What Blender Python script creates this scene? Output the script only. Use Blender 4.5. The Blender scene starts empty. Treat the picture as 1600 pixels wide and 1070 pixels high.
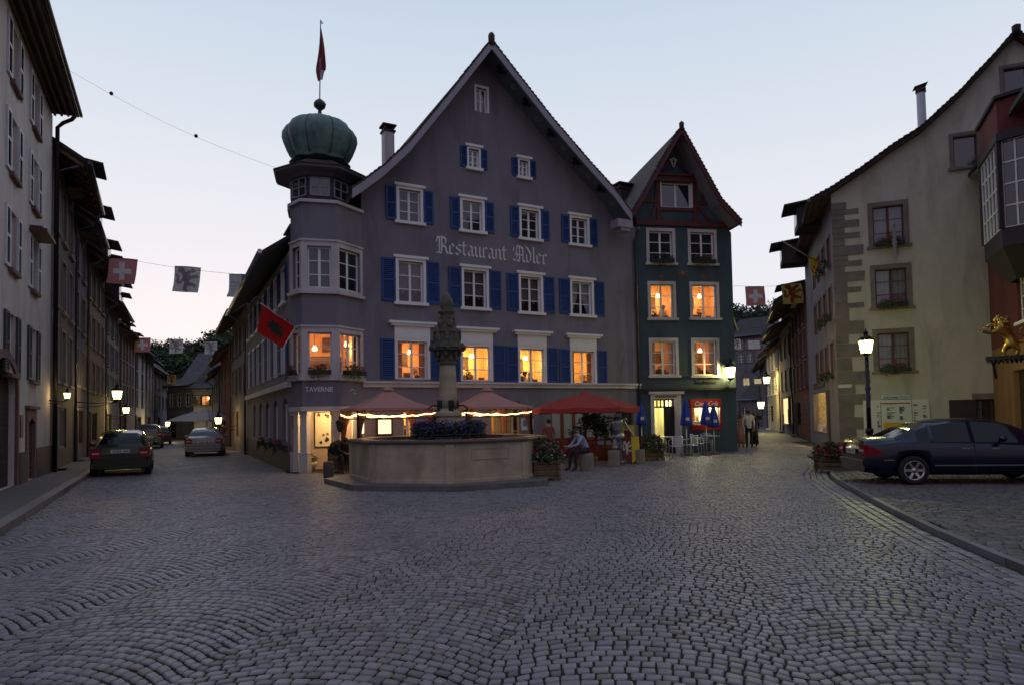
import bpy, math, random
from math import sin, cos, pi, radians, sqrt, atan2
from mathutils import Vector as V, Matrix as M
from mathutils.geometry import tessellate_polygon
random.seed(11)
S = bpy.context.scene; COL = S.collection
# ---------------- camera ----------------
F, CX, CY, EYE = 1024., 800., 612., 1.65
cd = bpy.data.cameras.new('camera'); CAM = bpy.data.objects.new('camera', cd); COL.objects.link(CAM)
cd.sensor_width = 36; cd.lens = F/1600*36; cd.shift_y = (CY-535)/1600; cd.clip_end = 3000; cd.clip_start = .05
CAM.matrix_world = M.Translation((0, 0, EYE)) @ M.Rotation(radians(92.2), 4, 'X') @ M.Rotation(-.018, 4, 'Z')
S.camera = CAM; R3 = CAM.matrix_world.to_3x3(); EY = V((0, 0, EYE))
# ---------------- sky, sun, exposure (clear dusk, brightest low behind the houses) ----------------
w = bpy.data.worlds.new('World'); S.world = w; w.use_nodes = True; nt = w.node_tree; nt.nodes.clear()
def N(t, ty, **k):
    n = t.nodes.new(ty)
    for a, b in k.items(): setattr(n, a, b)
    return n
wo = N(nt, 'ShaderNodeOutputWorld'); bg = N(nt, 'ShaderNodeBackground'); bg2 = N(nt, 'ShaderNodeBackground'); ad = N(nt, 'ShaderNodeAddShader')
sky = N(nt, 'ShaderNodeTexSky', sky_type='NISHITA', sun_disc=False); sky.sun_elevation = radians(1); sky.sun_rotation = radians(-25)
nt.links.new(sky.outputs[0], bg.inputs[0]); bg.inputs[1].default_value = .02
tc = N(nt, 'ShaderNodeTexCoord'); sx = N(nt, 'ShaderNodeSeparateXYZ'); nt.links.new(tc.outputs['Generated'], sx.inputs[0])
def ramp(t, stops):
    r = N(t, 'ShaderNodeValToRGB'); e = r.color_ramp.elements
    while len(e) < len(stops): e.new(.5)
    for x, (p, c) in zip(e, stops): x.position = p; x.color = (*c, 1)
    return r
front = ramp(nt, [(0, (.90, .885, .935)), (.12, (.93, .91, .97)), (.30, (.85, .87, .94)), (.50, (.65, .75, .87)), (.75, (.40, .52, .72)), (1, (.30, .40, .60))])
back = ramp(nt, [(0, (.27, .24, .30)), (.3, (.36, .33, .44)), (.7, (.36, .38, .53)), (1, (.33, .39, .57))])
yr = N(nt, 'ShaderNodeMapRange'); yr.inputs[1].default_value = -.35; yr.inputs[2].default_value = .55
nt.links.new(sx.outputs[1], yr.inputs[0]); mx = N(nt, 'ShaderNodeMix', data_type='RGBA')
nt.links.new(sx.outputs[2], front.inputs[0]); nt.links.new(sx.outputs[2], back.inputs[0])
nt.links.new(yr.outputs[0], mx.inputs[0]); nt.links.new(back.outputs[0], mx.inputs[6]); nt.links.new(front.outputs[0], mx.inputs[7])
nt.links.new(mx.outputs[2], bg2.inputs[0]); bg2.inputs[1].default_value = .93
nt.links.new(bg.outputs[0], ad.inputs[0]); nt.links.new(bg2.outputs[0], ad.inputs[1]); nt.links.new(ad.outputs[0], wo.inputs[0])
sd = bpy.data.lights.new('sun', 'SUN'); sd.energy = .05; sd.angle = radians(25); sd.color = (1, .8, .66)
so = bpy.data.objects.new('sun', sd); COL.objects.link(so); so.rotation_euler = (radians(86), 0, radians(155))
S.view_settings.view_transform = 'Standard'; S.view_settings.look = 'None'; S.view_settings.exposure = 0; S.view_settings.gamma = 1
S.cycles.use_denoising = True; S.cycles.max_bounces = 6; S.cycles.transparent_max_bounces = 12; S.cycles.sample_clamp_indirect = 3
# ---------------- helpers ----------------
def ray(px, py): return (R3 @ V(((px-CX)/F, -(py-CY)/F, -1))).normalized()
def gp(px, py, z=0):
    d = ray(px, py); p = EY + d*((z-EYE)/d.z); return V((p.x, p.y, z))
def at(px, py, Y):                       # point at depth Y seen at that place of the photograph
    d = ray(px, py); return EY + d*(Y/d.y)
def ang(a): return V((cos(radians(a)), sin(radians(a)), 0))
MW = {}
def tag(o, label=None, cat=None, group=None, kind=None):
    if label: o['label'] = label
    if cat: o['category'] = cat
    if group: o['group'] = group
    if kind: o['kind'] = kind
    return o
def thing(name, label, cat, loc=(0, 0, 0), rz=0, group=None, mat=None):
    o = bpy.data.objects.new(name, None); COL.objects.link(o); o.empty_display_size = .1
    o.matrix_world = m = mat or (M.Translation(V(loc)) @ M.Rotation(rz, 4, 'Z')); MW[o.name] = m.copy()
    return tag(o, label, cat, group)
def place(me, name, parent=None, mw=None):
    o = bpy.data.objects.new(name, me); COL.objects.link(o); m = (mw or M()).copy()
    MW[o.name] = m
    if parent is not None:
        o.parent = parent; o.matrix_parent_inverse = MW[parent.name].inverted()
    o.matrix_basis = m
    return o
def copy_tree(o, mat=None, parent=None, label=None):
    c = o.copy(); COL.objects.link(c)
    if parent is not None: c.parent = parent; c.matrix_parent_inverse = o.matrix_parent_inverse.copy()
    if mat is not None: c.matrix_world = mat; MW[c.name] = mat.copy()
    if label: c['label'] = label
    for ch in list(o.children): copy_tree(ch, None, c)
    return c
class MB:
    def __init__(s): s.v = []; s.f = []; s.mi = []; s.sm = []; s.m = M()
    def q(s, pts, mi=0, sm=False):
        b = len(s.v); s.v += [s.m @ V(p) for p in pts]; s.f.append(tuple(range(b, b+len(pts)))); s.mi.append(mi); s.sm.append(sm); return s
    def box(s, a, b, mi=0):
        (x0, y0, z0), (x1, y1, z1) = a, b
        x0, x1 = sorted((x0, x1)); y0, y1 = sorted((y0, y1)); z0, z1 = sorted((z0, z1))
        i = len(s.v); s.v += [s.m @ V((x, y, z)) for z in (z0, z1) for y in (y0, y1) for x in (x0, x1)]
        for f in ((0, 2, 3, 1), (4, 5, 7, 6), (0, 1, 5, 4), (2, 6, 7, 3), (0, 4, 6, 2), (1, 3, 7, 5)):
            s.f.append(tuple(i+k for k in f)); s.mi.append(mi); s.sm.append(False)
        return s
    def bar(s, p, q, w, h=None, mi=0, up=(0, 0, 1)):      # rectangular bar
        p, q = V(p), V(q); d = (q-p).normalized(); u = V(up)
        if abs(d.dot(u)) > .98: u = V((0, 1, 0)) if abs(d.y) < .9 else V((1, 0, 0))
        a = d.cross(u).normalized(); b = a.cross(d); h = h or w; a *= w/2; b *= h/2
        i = len(s.v); s.v += [s.m @ (c+e) for c in (p, q) for e in (-a-b, a-b, a+b, -a+b)]
        for f in ((0, 1, 2, 3), (7, 6, 5, 4), (0, 4, 5, 1), (1, 5, 6, 2), (2, 6, 7, 3), (3, 7, 4, 0)):
            s.f.append(tuple(i+k for k in f)); s.mi.append(mi); s.sm.append(False)
        return s
    def tube(s, pts, r, n=6, mi=0, caps=True, sm=True):
        pts = [V(p) for p in pts]; rs = r if isinstance(r, (list, tuple)) else [r]*len(pts); rings = []; a0 = None
        for k, p in enumerate(pts):
            d = (pts[min(k+1, len(pts)-1)]-pts[max(k-1, 0)]).normalized()
            if a0 is None: a = d.orthogonal().normalized()
            else: a = (a0-d*a0.dot(d)); a = a.normalized() if a.length > 1e-5 else d.orthogonal().normalized()
            a0 = a; b = d.cross(a); i = len(s.v); rings.append(i)
            s.v += [s.m @ (p+(a*cos(2*pi*j/n)+b*sin(2*pi*j/n))*rs[k]) for j in range(n)]
        for i, k in zip(rings, rings[1:]):
            for j in range(n):
                s.f.append((i+j, i+(j+1) % n, k+(j+1) % n, k+j)); s.mi.append(mi); s.sm.append(sm)
        if caps:
            s.f.append(tuple(rings[0]+j for j in reversed(range(n)))); s.f.append(tuple(rings[-1]+j for j in range(n)))
            s.mi += [mi, mi]; s.sm += [False, False]
        return s
    def lathe(s, prof, n=16, c=(0, 0, 0), mi=0, sm=True, rf=None, a0=0.):
        c = V(c); rings = []
        for r, z in prof:
            i = len(s.v); rings.append(i)
            for j in range(n):
                t = a0+2*pi*j/n; rr = r*(rf(t, z) if rf else 1); s.v.append(s.m @ (c+V((rr*cos(t), rr*sin(t), z))))
        for i, k in zip(rings, rings[1:]):
            for j in range(n):
                s.f.append((i+j, i+(j+1) % n, k+(j+1) % n, k+j)); s.mi.append(mi); s.sm.append(sm)
        for (r, z), i, rev in ((prof[0], rings[0], 1), (prof[-1], rings[-1], 0)):
            if r > 1e-4:
                l = [i+j for j in range(n)]; s.f.append(tuple(reversed(l) if rev else l)); s.mi.append(mi); s.sm.append(False)
        return s
    def ball(s, c, r, n=8, mi=0, sc=(1, 1, 1)):
        c = V(c); m0 = s.m; s.m = s.m @ M.Translation(c) @ M.Diagonal((*sc, 1))
        s.lathe([(max(r*sin(pi*k/n), 1e-5), -r*cos(pi*k/n)) for k in range(n+1)], n+2, (0, 0, 0), mi); s.m = m0; return s
    def prism(s, pts, y0, y1, mi=0, mside=None, holes=()):      # outline in x,z extruded over y, with holes
        loops = [[V((p[0], 0, p[1])) for p in pts]]+[[V((p[0], 0, p[1])) for p in h] for h in holes]
        fl = [p for l in loops for p in l]; tr = tessellate_polygon([[V((p.x, p.z, 0)) for p in l] for l in loops])
        i = len(s.v); n = len(fl); s.v += [s.m @ V((p.x, y0, p.z)) for p in fl]+[s.m @ V((p.x, y1, p.z)) for p in fl]
        for t in tr:
            a, b, c = [fl[k] for k in t]; cw = (b-a).cross(c-a).y > 0
            t = tuple(reversed(t)) if cw else tuple(t)
            s.f.append(tuple(i+k for k in t)); s.f.append(tuple(i+n+k for k in reversed(t))); s.mi += [mi, mi]; s.sm += [False]*2
        o = i
        for l in loops:
            m = len(l)
            for j in range(m):
                s.f.append((o+j, o+(j+1) % m, o+n+(j+1) % m, o+n+j)); s.mi.append(mi if mside is None else mside); s.sm.append(False)
            o += m
        return s
    def mesh(s, name, mats):
        me = bpy.data.meshes.new(name); me.from_pydata([tuple(p) for p in s.v], [], s.f)
        for m in (mats if isinstance(mats, (list, tuple)) else [mats]): me.materials.append(m)
        me.polygons.foreach_set('material_index', s.mi); me.polygons.foreach_set('use_smooth', s.sm); me.update(); return me
    def build(s, name, mats, parent=None, mw=None): return place(s.mesh(name, mats), name, parent, mw)
def grid_xy(a, b, n):
    return [a+(b-a)*i/n for i in range(n+1)]
class Wall:
    """a facade from p0 (left, seen from outside) to p1; local x along it, y inward, z up"""
    def __init__(s, p0, p1, z=0):
        s.p0 = V((p0[0], p0[1], z)); s.p1 = V((p1[0], p1[1], z)); d = s.p1-s.p0; s.L = d.length; s.u = d/s.L; s.n = V((s.u.y, -s.u.x, 0))
        s.m = M(((s.u.x, -s.n.x, 0, s.p0.x), (s.u.y, -s.n.y, 0, s.p0.y), (0, 0, 1, z), (0, 0, 0, 1)))
    def uv(s, px, py, off=0):
        d = ray(px, py); o = s.p0+s.n*off; t = (o-EY).dot(s.n)/d.dot(s.n); p = EY+d*t; return ((p-s.p0).dot(s.u), p.z-s.p0.z)
    def rect(s, x0, y0, x1, y1, off=0):
        xm, ym = (x0+x1)/2, (y0+y1)/2
        return (s.uv(x0, ym, off)[0], s.uv(xm, y1, off)[1], s.uv(x1, ym, off)[0], s.uv(xm, y0, off)[1])
    def P(s, u, z, off=0): return s.m @ V((u, -off, z))
# ---------------- materials ----------------
MT = {}
def mat(name, col, rough=.8, var=.12, scale=1.2, bump=.15, bs=30, metal=0, kind=None, emit=0, ior=1.45, col2=None, spec=None):
    if name in MT: return MT[name]
    m = bpy.data.materials.new(name); m.use_nodes = True; t = m.node_tree; b = t.nodes['Principled BSDF']; L = t.links.new
    b.inputs['Roughness'].default_value = rough; b.inputs['Metallic'].default_value = metal; b.inputs['IOR'].default_value = ior
    if spec is not None: b.inputs['Specular IOR Level'].default_value = spec
    g = N(t, 'ShaderNodeNewGeometry'); pos = g.outputs['Position']
    n1 = N(t, 'ShaderNodeTexNoise'); n1.inputs['Scale'].default_value = scale; n1.inputs['Detail'].default_value = 6; n1.inputs['Roughness'].default_value = .65; L(pos, n1.inputs['Vector'])
    hi = col2 or tuple(min(1, c*(1+var)) for c in col); lo = tuple(c*(1-var) for c in col)
    r = ramp(t, [(.3, lo), (.7, hi)]); L(n1.outputs[0], r.inputs[0]); out = r.outputs[0]
    n2 = N(t, 'ShaderNodeTexNoise'); n2.inputs['Scale'].default_value = bs; n2.inputs['Detail'].default_value = 3; L(pos, n2.inputs['Vector']); hgt = n2.outputs[0]
    dist = .01
    if kind in ('tile', 'stone', 'plank'):
        mp = N(t, 'ShaderNodeSeparateXYZ'); L(pos, mp.inputs[0])
        if kind == 'tile':
            a = N(t, 'ShaderNodeMath', operation='ADD'); L(mp.outputs[0], a.inputs[0]); L(mp.outputs[1], a.inputs[1])
            c = N(t, 'ShaderNodeCombineXYZ'); L(a.outputs[0], c.inputs[0]); L(mp.outputs[2], c.inputs[1])
            br = N(t, 'ShaderNodeTexBrick'); L(c.outputs[0], br.inputs[0]); br.inputs['Scale'].default_value = 1; br.inputs['Brick Width'].default_value = .2
            br.inputs['Row Height'].default_value = .15; br.inputs['Mortar Size'].default_value = .012; br.inputs['Mortar Smooth'].default_value = .6
        else:
            a = N(t, 'ShaderNodeMath', operation='ADD'); L(mp.outputs[0], a.inputs[0]); L(mp.outputs[1], a.inputs[1])
            c = N(t, 'ShaderNodeCombineXYZ'); L(a.outputs[0], c.inputs[0]); L(mp.outputs[2], c.inputs[1])
            br = N(t, 'ShaderNodeTexBrick'); L(c.outputs[0], br.inputs[0]); br.inputs['Scale'].default_value = 1
            br.inputs['Brick Width'].default_value = .6 if kind == 'stone' else 2.5; br.inputs['Row Height'].default_value = .3 if kind == 'stone' else .14; br.inputs['Mortar Size'].default_value = .012
        br.inputs['Color1'].default_value = (.75, .75, .75, 1); br.inputs['Color2'].default_value = (1.15, 1.15, 1.15, 1); br.inputs['Mortar'].default_value = (.35, .35, .35, 1)
        mm = N(t, 'ShaderNodeMix', data_type='RGBA', blend_type='MULTIPLY'); mm.inputs[0].default_value = 1; L(out, mm.inputs[6]); L(br.outputs[0], mm.inputs[7]); out = mm.outputs[2]
        sb = N(t, 'ShaderNodeMath', operation='SUBTRACT'); L(n2.outputs[0], sb.inputs[0]); L(br.outputs[1], sb.inputs[1]); hgt = sb.outputs[0]; dist = .02
    if kind == 'grime':      # weathered plaster: rain streaks and dirt of their own shape
        sp = N(t, 'ShaderNodeMapping'); sp.inputs['Scale'].default_value = (1.7, 1.7, .5); L(pos, sp.inputs[0])
        n3 = N(t, 'ShaderNodeTexNoise'); n3.inputs['Scale'].default_value = .9; n3.inputs['Detail'].default_value = 9; n3.inputs['Distortion'].default_value = .6; L(sp.outputs[0], n3.inputs['Vector'])
        r3 = ramp(t, [(.30, (.74, .73, .71)), (.50, (.97, .97, .97)), (.75, (1.06, 1.05, 1.04))]); L(n3.outputs[0], r3.inputs[0])
        mm = N(t, 'ShaderNodeMix', data_type='RGBA', blend_type='MULTIPLY'); mm.inputs[0].default_value = 1; L(out, mm.inputs[6]); L(r3.outputs[0], mm.inputs[7]); out = mm.outputs[2]
    if kind == 'island':
        rr = ramp(t, [(0, (.55, .54, .55)), (.12, (.80, .76, .70)), (.3, (.95, .96, 1.0)), (.7, (1.02, 1.0, 1.0)), (1, (1.30, 1.28, 1.27))]); L(g.outputs['Random Per Island'], rr.inputs[0])
        mm = N(t, 'ShaderNodeMix', data_type='RGBA', blend_type='MULTIPLY'); mm.inputs[0].default_value = 1; L(out, mm.inputs[6]); L(rr.outputs[0], mm.inputs[7]); out = mm.outputs[2]
    L(out, b.inputs['Base Color'])
    if bump:
        bp = N(t, 'ShaderNodeBump'); bp.inputs['Strength'].default_value = bump; bp.inputs['Distance'].default_value = dist; L(hgt, bp.inputs['Height']); L(bp.outputs[0], b.inputs['Normal'])
    if emit:
        L(out, b.inputs['Emission Color']); b.inputs['Emission Strength'].default_value = emit
    MT[name] = m; return m
def glassmat(name, tint, clear):
    m = bpy.data.materials.new(name); m.use_nodes = True; t = m.node_tree; t.nodes.clear(); L = t.links.new
    o = N(t, 'ShaderNodeOutputMaterial'); gl = N(t, 'ShaderNodeBsdfGlossy'); gl.inputs[1].default_value = .03 if clear else .06
    fr = N(t, 'ShaderNodeFresnel'); fr.inputs[0].default_value = clear if clear is not True and clear else (1.5 if clear else 2.1)
    g = N(t, 'ShaderNodeNewGeometry'); nz = N(t, 'ShaderNodeTexNoise'); nz.inputs['Scale'].default_value = 1.6
    k_ = fr.inputs[0].default_value; mr = N(t, 'ShaderNodeMapRange'); mr.inputs[3].default_value = k_; mr.inputs[4].default_value = 1/k_; L(g.outputs['Backfacing'], mr.inputs[0]); L(mr.outputs[0], fr.inputs[0]); L(g.outputs['Position'], nz.inputs['Vector'])
    bp = N(t, 'ShaderNodeBump'); bp.inputs['Strength'].default_value = .12; bp.inputs['Distance'].default_value = .05; L(nz.outputs[0], bp.inputs['Height']); L(bp.outputs[0], gl.inputs['Normal'])
    if clear: a = N(t, 'ShaderNodeBsdfTransparent'); a.inputs[0].default_value = (*tint, 1)
    else: a = N(t, 'ShaderNodeBsdfDiffuse'); a.inputs[0].default_value = (*tint, 1)
    mx = N(t, 'ShaderNodeMixShader'); L(fr.outputs[0], mx.inputs[0]); L(a.outputs[0], mx.inputs[1]); L(gl.outputs[0], mx.inputs[2]); L(mx.outputs[0], o.inputs[0]); return m
def emis(name, col, s):
    if name in MT: return MT[name]
    m = bpy.data.materials.new(name); m.use_nodes = True; t = m.node_tree; t.nodes.clear(); o = N(t, 'ShaderNodeOutputMaterial'); e = N(t, 'ShaderNodeEmission')
    e.inputs[0].default_value = (*col, 1); e.inputs[1].default_value = s; t.links.new(e.outputs[0], o.inputs[0]); MT[name] = m; return m
def lampglass(name, col, s):
    if name in MT: return MT[name]
    m = bpy.data.materials.new(name); m.use_nodes = True; t = m.node_tree; t.nodes.clear(); o = N(t, 'ShaderNodeOutputMaterial'); e = N(t, 'ShaderNodeEmission'); tr = N(t, 'ShaderNodeBsdfTransparent'); ad_ = N(t, 'ShaderNodeAddShader')
    e.inputs[0].default_value = (*col, 1); e.inputs[1].default_value = s; t.links.new(e.outputs[0], ad_.inputs[0]); t.links.new(tr.outputs[0], ad_.inputs[1]); t.links.new(ad_.outputs[0], o.inputs[0]); MT[name] = m; return m
G_SEMI = None
G_DARK = glassmat('dark window glass', (.012, .013, .016), False); G_CLEAR = glassmat('clear window glass', (.93, .94, .93), True)
G_SEMI = glassmat('reflecting window glass', (.8, .82, .85), 1.9)
WHITE = mat('white painted timber', (.80, .78, .78), .5, .05, bump=.05); OFFW = mat('pale sandstone trim', (.56, .51, .51), .8, .08, kind='grime')
BLUE = mat('blue shutter paint', (.02, .055, .20), .55, .15, 3); ADLER = mat('violet grey render', (.20, .185, .225), .9, .07, .5, .3, 60, kind='grime')
GREEN = mat('dark green render', (.056, .080, .104), .9, .12, .6, .25, 60, kind='grime'); TILE = mat('brown clay roof tiles', (.075, .05, .042), .8, .3, 2, .8, kind='tile')
TILED = mat('dark roof tiles', (.045, .036, .036), .8, .3, 2, .8, kind='tile'); COPPER = mat('verdigris copper', (.12, .205, .185), .6, .45, 2.6, .3, 14, kind='grime')
DWOOD = mat('dark stained wood', (.035, .024, .02), .7, .3, 5, .3, kind='plank'); BWOOD = mat('brown board wood', (.15, .085, .05), .7, .3, 5, .3, kind='plank')
REDBEAM = mat('oxblood beam paint', (.10, .02, .022), .6, .2, 4); IRON = mat('black iron', (.015, .015, .017), .45, .2, metal=.3)
STONE = mat('weathered fountain limestone', (.40, .335, .235), .85, .25, 1.6, .5, 25, kind='grime'); DSTONE = mat('dark wet stone', (.09, .075, .075), .6, .25, 2, .4)
CREAM = mat('cream render', (.47, .44, .37), .9, .1, .6, .3, 50, kind='grime'); QUOIN = mat('grey brown quoin stone', (.17, .145, .125), .85, .25, 2, .5)
REDR = mat('red render', (.14, .035, .032), .9, .12, .7, .25, 50, kind='grime'); OCHRE = mat('ochre render', (.26, .14, .06), .9, .1, .7, .25, kind='grime')
PINKF = mat('old red sandstone', (.16, .085, .08), .85, .2, 2, .3); GOLD = mat('gilded metal', (.50, .34, .09), .38, .15, 6, .1, metal=1)
ALU = mat('brushed aluminium', (.62, .64, .72), .35, .08, metal=.6, bump=.03); BLACKP = mat('black plastic', (.015, .015, .016), .5, .1); ZINC = mat('grey zinc gutter', (.10, .10, .12), .4, .2, metal=.6)
LEAF = mat('green leaves', (.045, .085, .03), .7, .4, 9, 0); LEAFD = mat('dark leaves', (.025, .05, .022), .7, .4, 5, 0)
FRED = mat('red geranium petals', (.45, .03, .04), .6, .3, 9, 0); FPUR = mat('violet petunia petals', (.07, .035, .20), .6, .3, 9, 0); FWHI = mat('pale petals', (.5, .42, .45), .6, .2, 9, 0)
PLASTERW = mat('inner plaster', (.62, .42, .24), .9, .08); SOFF = mat('blue grey painted soffit', (.13, .155, .175), .8, .1); VERGE = mat('lilac grey barge board', (.30, .28, .33), .7, .08)
SALMON = mat('salmon canvas', (.47, .24, .20), .85, .06, bump=.1); REDC = mat('red canvas', (.33, .04, .028), .8, .08, bump=.1); BLUEC = mat('blue canvas', (.02, .05, .30), .75, .1, bump=.1)
def light(loc, col, e, r=.08, spot=None):
    l = bpy.data.lights.new('lamp_light', 'SPOT' if spot else 'POINT'); l.energy = e; l.color = col; l.shadow_soft_size = r
    if spot: l.spot_size = spot; l.spot_blend = .6
    o = bpy.data.objects.new('lamp_light', l); COL.objects.link(o); o.location = loc; return o
# ---------------- windows and walls ----------------
CACHE = {}
def cached(key, fn):
    if key not in CACHE: CACHE[key] = fn()
    return CACHE[key]
def sashmesh(w, h, cols, rows, smat, open_=0):
    def f():
        b = MB(); t = .055; y0, y1 = .10, .15
        for x in (-w/2, w/2-t): b.box((x, y0, 0), (x+t, y1, h))
        b.box((-w/2+t, y0, 0), (w/2-t, y1, t)); b.box((-w/2+t, y0, h-t), (w/2-t, y1, h))
        for i in range(1, cols):
            tt = .08 if (i*2 == cols) else .03; x = -w/2+w*i/cols; b.box((x-tt/2, y0+.005, t), (x+tt/2, y1-.005, h-t))
        for j in range(1, rows):
            z = h*j/rows; b.box((-w/2+t, y0+.012, z-.014), (w/2-t, y1-.012, z+.014))
        return b.mesh('sash', smat)
    return cached(('sash', round(w, 2), round(h, 2), cols, rows, smat.name), f)
def surround(w, h, s, sm, cap, sill):
    def f():
        b = MB(); p = .035
        if s:
            b.box((-w/2-s, -p, 0), (-w/2, .02, h+s)); b.box((w/2, -p, 0), (w/2+s, .02, h+s)); b.box((-w/2, -p, h), (w/2, .02, h+s))
            b.box((-w/2, .02, 0), (-w/2+.004, .14, h)); b.box((w/2-.004, .02, 0), (w/2, .14, h))
        if sill: b.box((-w/2-s-.07, -.11, -.10), (w/2+s+.07, .10, 0))
        if cap == 1: b.box((-w/2-s-.08, -.10, h+s), (w/2+s+.08, .01, h+s+.09))
        if cap == 2:
            b.box((-w/2-s, -.05, h+s), (w/2+s, .01, h+s+.42)); b.box((-w/2-s-.14, -.14, h+s+.42), (w/2+s+.14, .01, h+s+.50)); b.box((-w/2-s-.22, -.20, h+s+.50), (w/2+s+.22, .01, h+s+.58))
        return b.mesh('window', sm)
    return cached(('sur', round(w, 2), round(h, 2), s, sm.name, cap, sill), f)
def shuttermesh(w, h, m, slats=True, border=None):
    def f():
        b = MB(); t = .07 if w > .35 else .04
        bi = 1 if border else 0
        for x in (0, w-t): b.box((x, -.05, 0), (x+t, 0, h), bi)
        for z in (0, h*.5-t/2, h-t): b.box((t, -.05, z), (w-t, 0, z+t), bi)
        if slats:
            n = max(6, int(h/.075))
            for i in range(n):
                z = t+(h-2*t)*(i+.5)/n; b.q([(t, -.048, z-.032), (w-t, -.048, z-.032), (w-t, -.012, z+.028), (t, -.012, z+.028)])
            b.box((t, -.010, t), (w-t, -.004, h-t))
        else: b.box((t, -.03, t), (w-t, -.008, h-t))
        return b.mesh('shutter', [m, border] if border else m)
    return cached(('sh', round(w, 2), round(h, 2), m.name, slats, border is None), f)
def panemesh(w, h, m):
    return cached(('pane', round(w, 2), round(h, 2), m.name), lambda: MB().q([(-w/2+.02, .125, .02), (w/2-.02, .125, .02), (w/2-.02, .125, h-.02), (-w/2+.02, .125, h-.02)]).mesh('glass', m))
def curtainmesh(w, h, m, kind):
    def f():
        b = MB(); n = 14
        def drape(x0, x1, z0, z1, y=.22):
            for i in range(n):
                a, c = x0+(x1-x0)*i/n, x0+(x1-x0)*(i+1)/n; b.q([(a, y+.03*(i % 2), z0), (c, y+.03*((i+1) % 2), z0), (c, y+.03*((i+1) % 2), z1), (a, y+.03*(i % 2), z1)])
        if kind == 'sides': drape(-w/2, -w*.28, 0, h); drape(w*.28, w/2, 0, h)
        elif kind == 'full': drape(-w/2, w/2, 0, h)
        elif kind == 'cafe':
            for s in (-1, 1):
                b.q([(min(0, s*w/2), .2, h), (max(0, s*w/2), .2, h), (max(0, s*w/2), .2, h*.42), (s*w/4, .2, h*.24), (min(0, s*w/2), .2, h*.42)])
        elif kind == 'vee':
            b.q([(-w/2, .2, h), (-.02, .2, h), (-.12*w, .2, h*.5), (-w*.42, .2, 0), (-w/2, .2, 0)]); b.q([(.02, .2, h), (w/2, .2, h), (w/2, .2, 0), (w*.42, .2, 0), (w*.12, .2, h*.5)])
        return b.mesh('curtain', m)
    return cached(('cur', round(w, 2), round(h, 2), m.name, kind), f)
ROOMS = {}
def room(parent, W4, w, h, col, e, wx=.45, deep=1.3, lampz=.78, lx=.0):
    """a lit room behind the opening: painted walls, a pendant lamp that lights it"""
    rm = mat('room paint %.2f %.2f %.2f' % col, col, .9, .15, 1.5, 0)
    b = MB(); x0, x1, z0, z1, y0, y1 = -w/2-wx, w/2+wx, -.7, h+.45, .22, .22+deep
    b.q([(x0, y1, z0), (x1, y1, z0), (x1, y1, z1), (x0, y1, z1)]); b.q([(x0, y0, z0), (x0, y1, z0), (x0, y1, z1), (x0, y0, z1)]); b.q([(x1, y1, z0), (x1, y0, z0), (x1, y0, z1), (x1, y1, z1)])
    b.q([(x0, y0, z0), (x1, y0, z0), (x1, y1, z0), (x0, y1, z0)], 1); b.q([(x0, y0, z1), (x0, y1, z1), (x1, y1, z1), (x1, y0, z1)])
    for (a, c, z) in ((x0, -w/2, None), (w/2, x1, None)): b.q([(a, y0, z0), (a, y0, z1), (c, y0, z1), (c, y0, z0)])
    b.q([(-w/2, y0, h), (-w/2, y0, z1), (w/2, y0, z1), (w/2, y0, h)]); b.q([(-w/2, y0, z0), (-w/2, y0, 0), (w/2, y0, 0), (w/2, y0, z0)])
    rx = random.uniform(-.25, .25); b.box((rx-.3, y1-.5, z0), (rx+.35, y1-.1, .30), 1); b.box((rx-.1, y1-.04, h*.45), (rx+.35, y1-.003, h*.8), 1)   # sideboard, picture
    b.build('lit_room', [rm, BWOOD], parent, W4)
    c = MB(); k_ = random.choice((0, 1, 2)); cx_ = random.uniform(-.3, .3)*w
    if k_ != 1: c.lathe([(.05, 0), (.07, .12), (.06, .16), (.001, .16)], 8, (cx_, .34, 0), 1); leafcloud(c, (cx_, .34, .30), .15, .1, .16, 70, .04, 0, int(w*50)+len(CACHE))
    if k_ != 2:
        for q_ in range(3): c.box((x0+.15+q_*.33, y1-.06, h*.2), (x0+.38+q_*.33, y1-.02, h*(.5+.1*(q_ % 2))), 1 if q_ % 2 else 2)
    c.bar((w*.28, .5, z0), (w*.28, .5, .16), .03, mi=1); c.bar((w*.45, .5, z0), (w*.45, .5, .16), .03, mi=1); c.box((w*.27, .49, .05), (w*.46, .52, .17), 1)
    c.box((x0, y0+.3, z1-.16), (x1, y0+.42, z1-.01), 1)
    c.build('room_furnishings', [LEAF, BWOOD, CURT], parent, W4)
    lx = lx or random.choice((-.18, .2))*w; p = V((lx, .22+deep*.55, h*lampz))
    q = MB(); q.tube([(p.x, p.y, z1), (p.x, p.y, p.z+.08)], .008, 4, 1); q.lathe([(.05, .09), (.10, -.05), (.06, -.08), (.001, -.085)], 10, p)
    q.build('pendant_lamp', [emis('lamp glow', (1, .68, .30), 9), BLACKP], parent, W4)
    light(W4 @ (p+V((0, -.02, -.2))), (1, .62, .26), e, .1)
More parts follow.
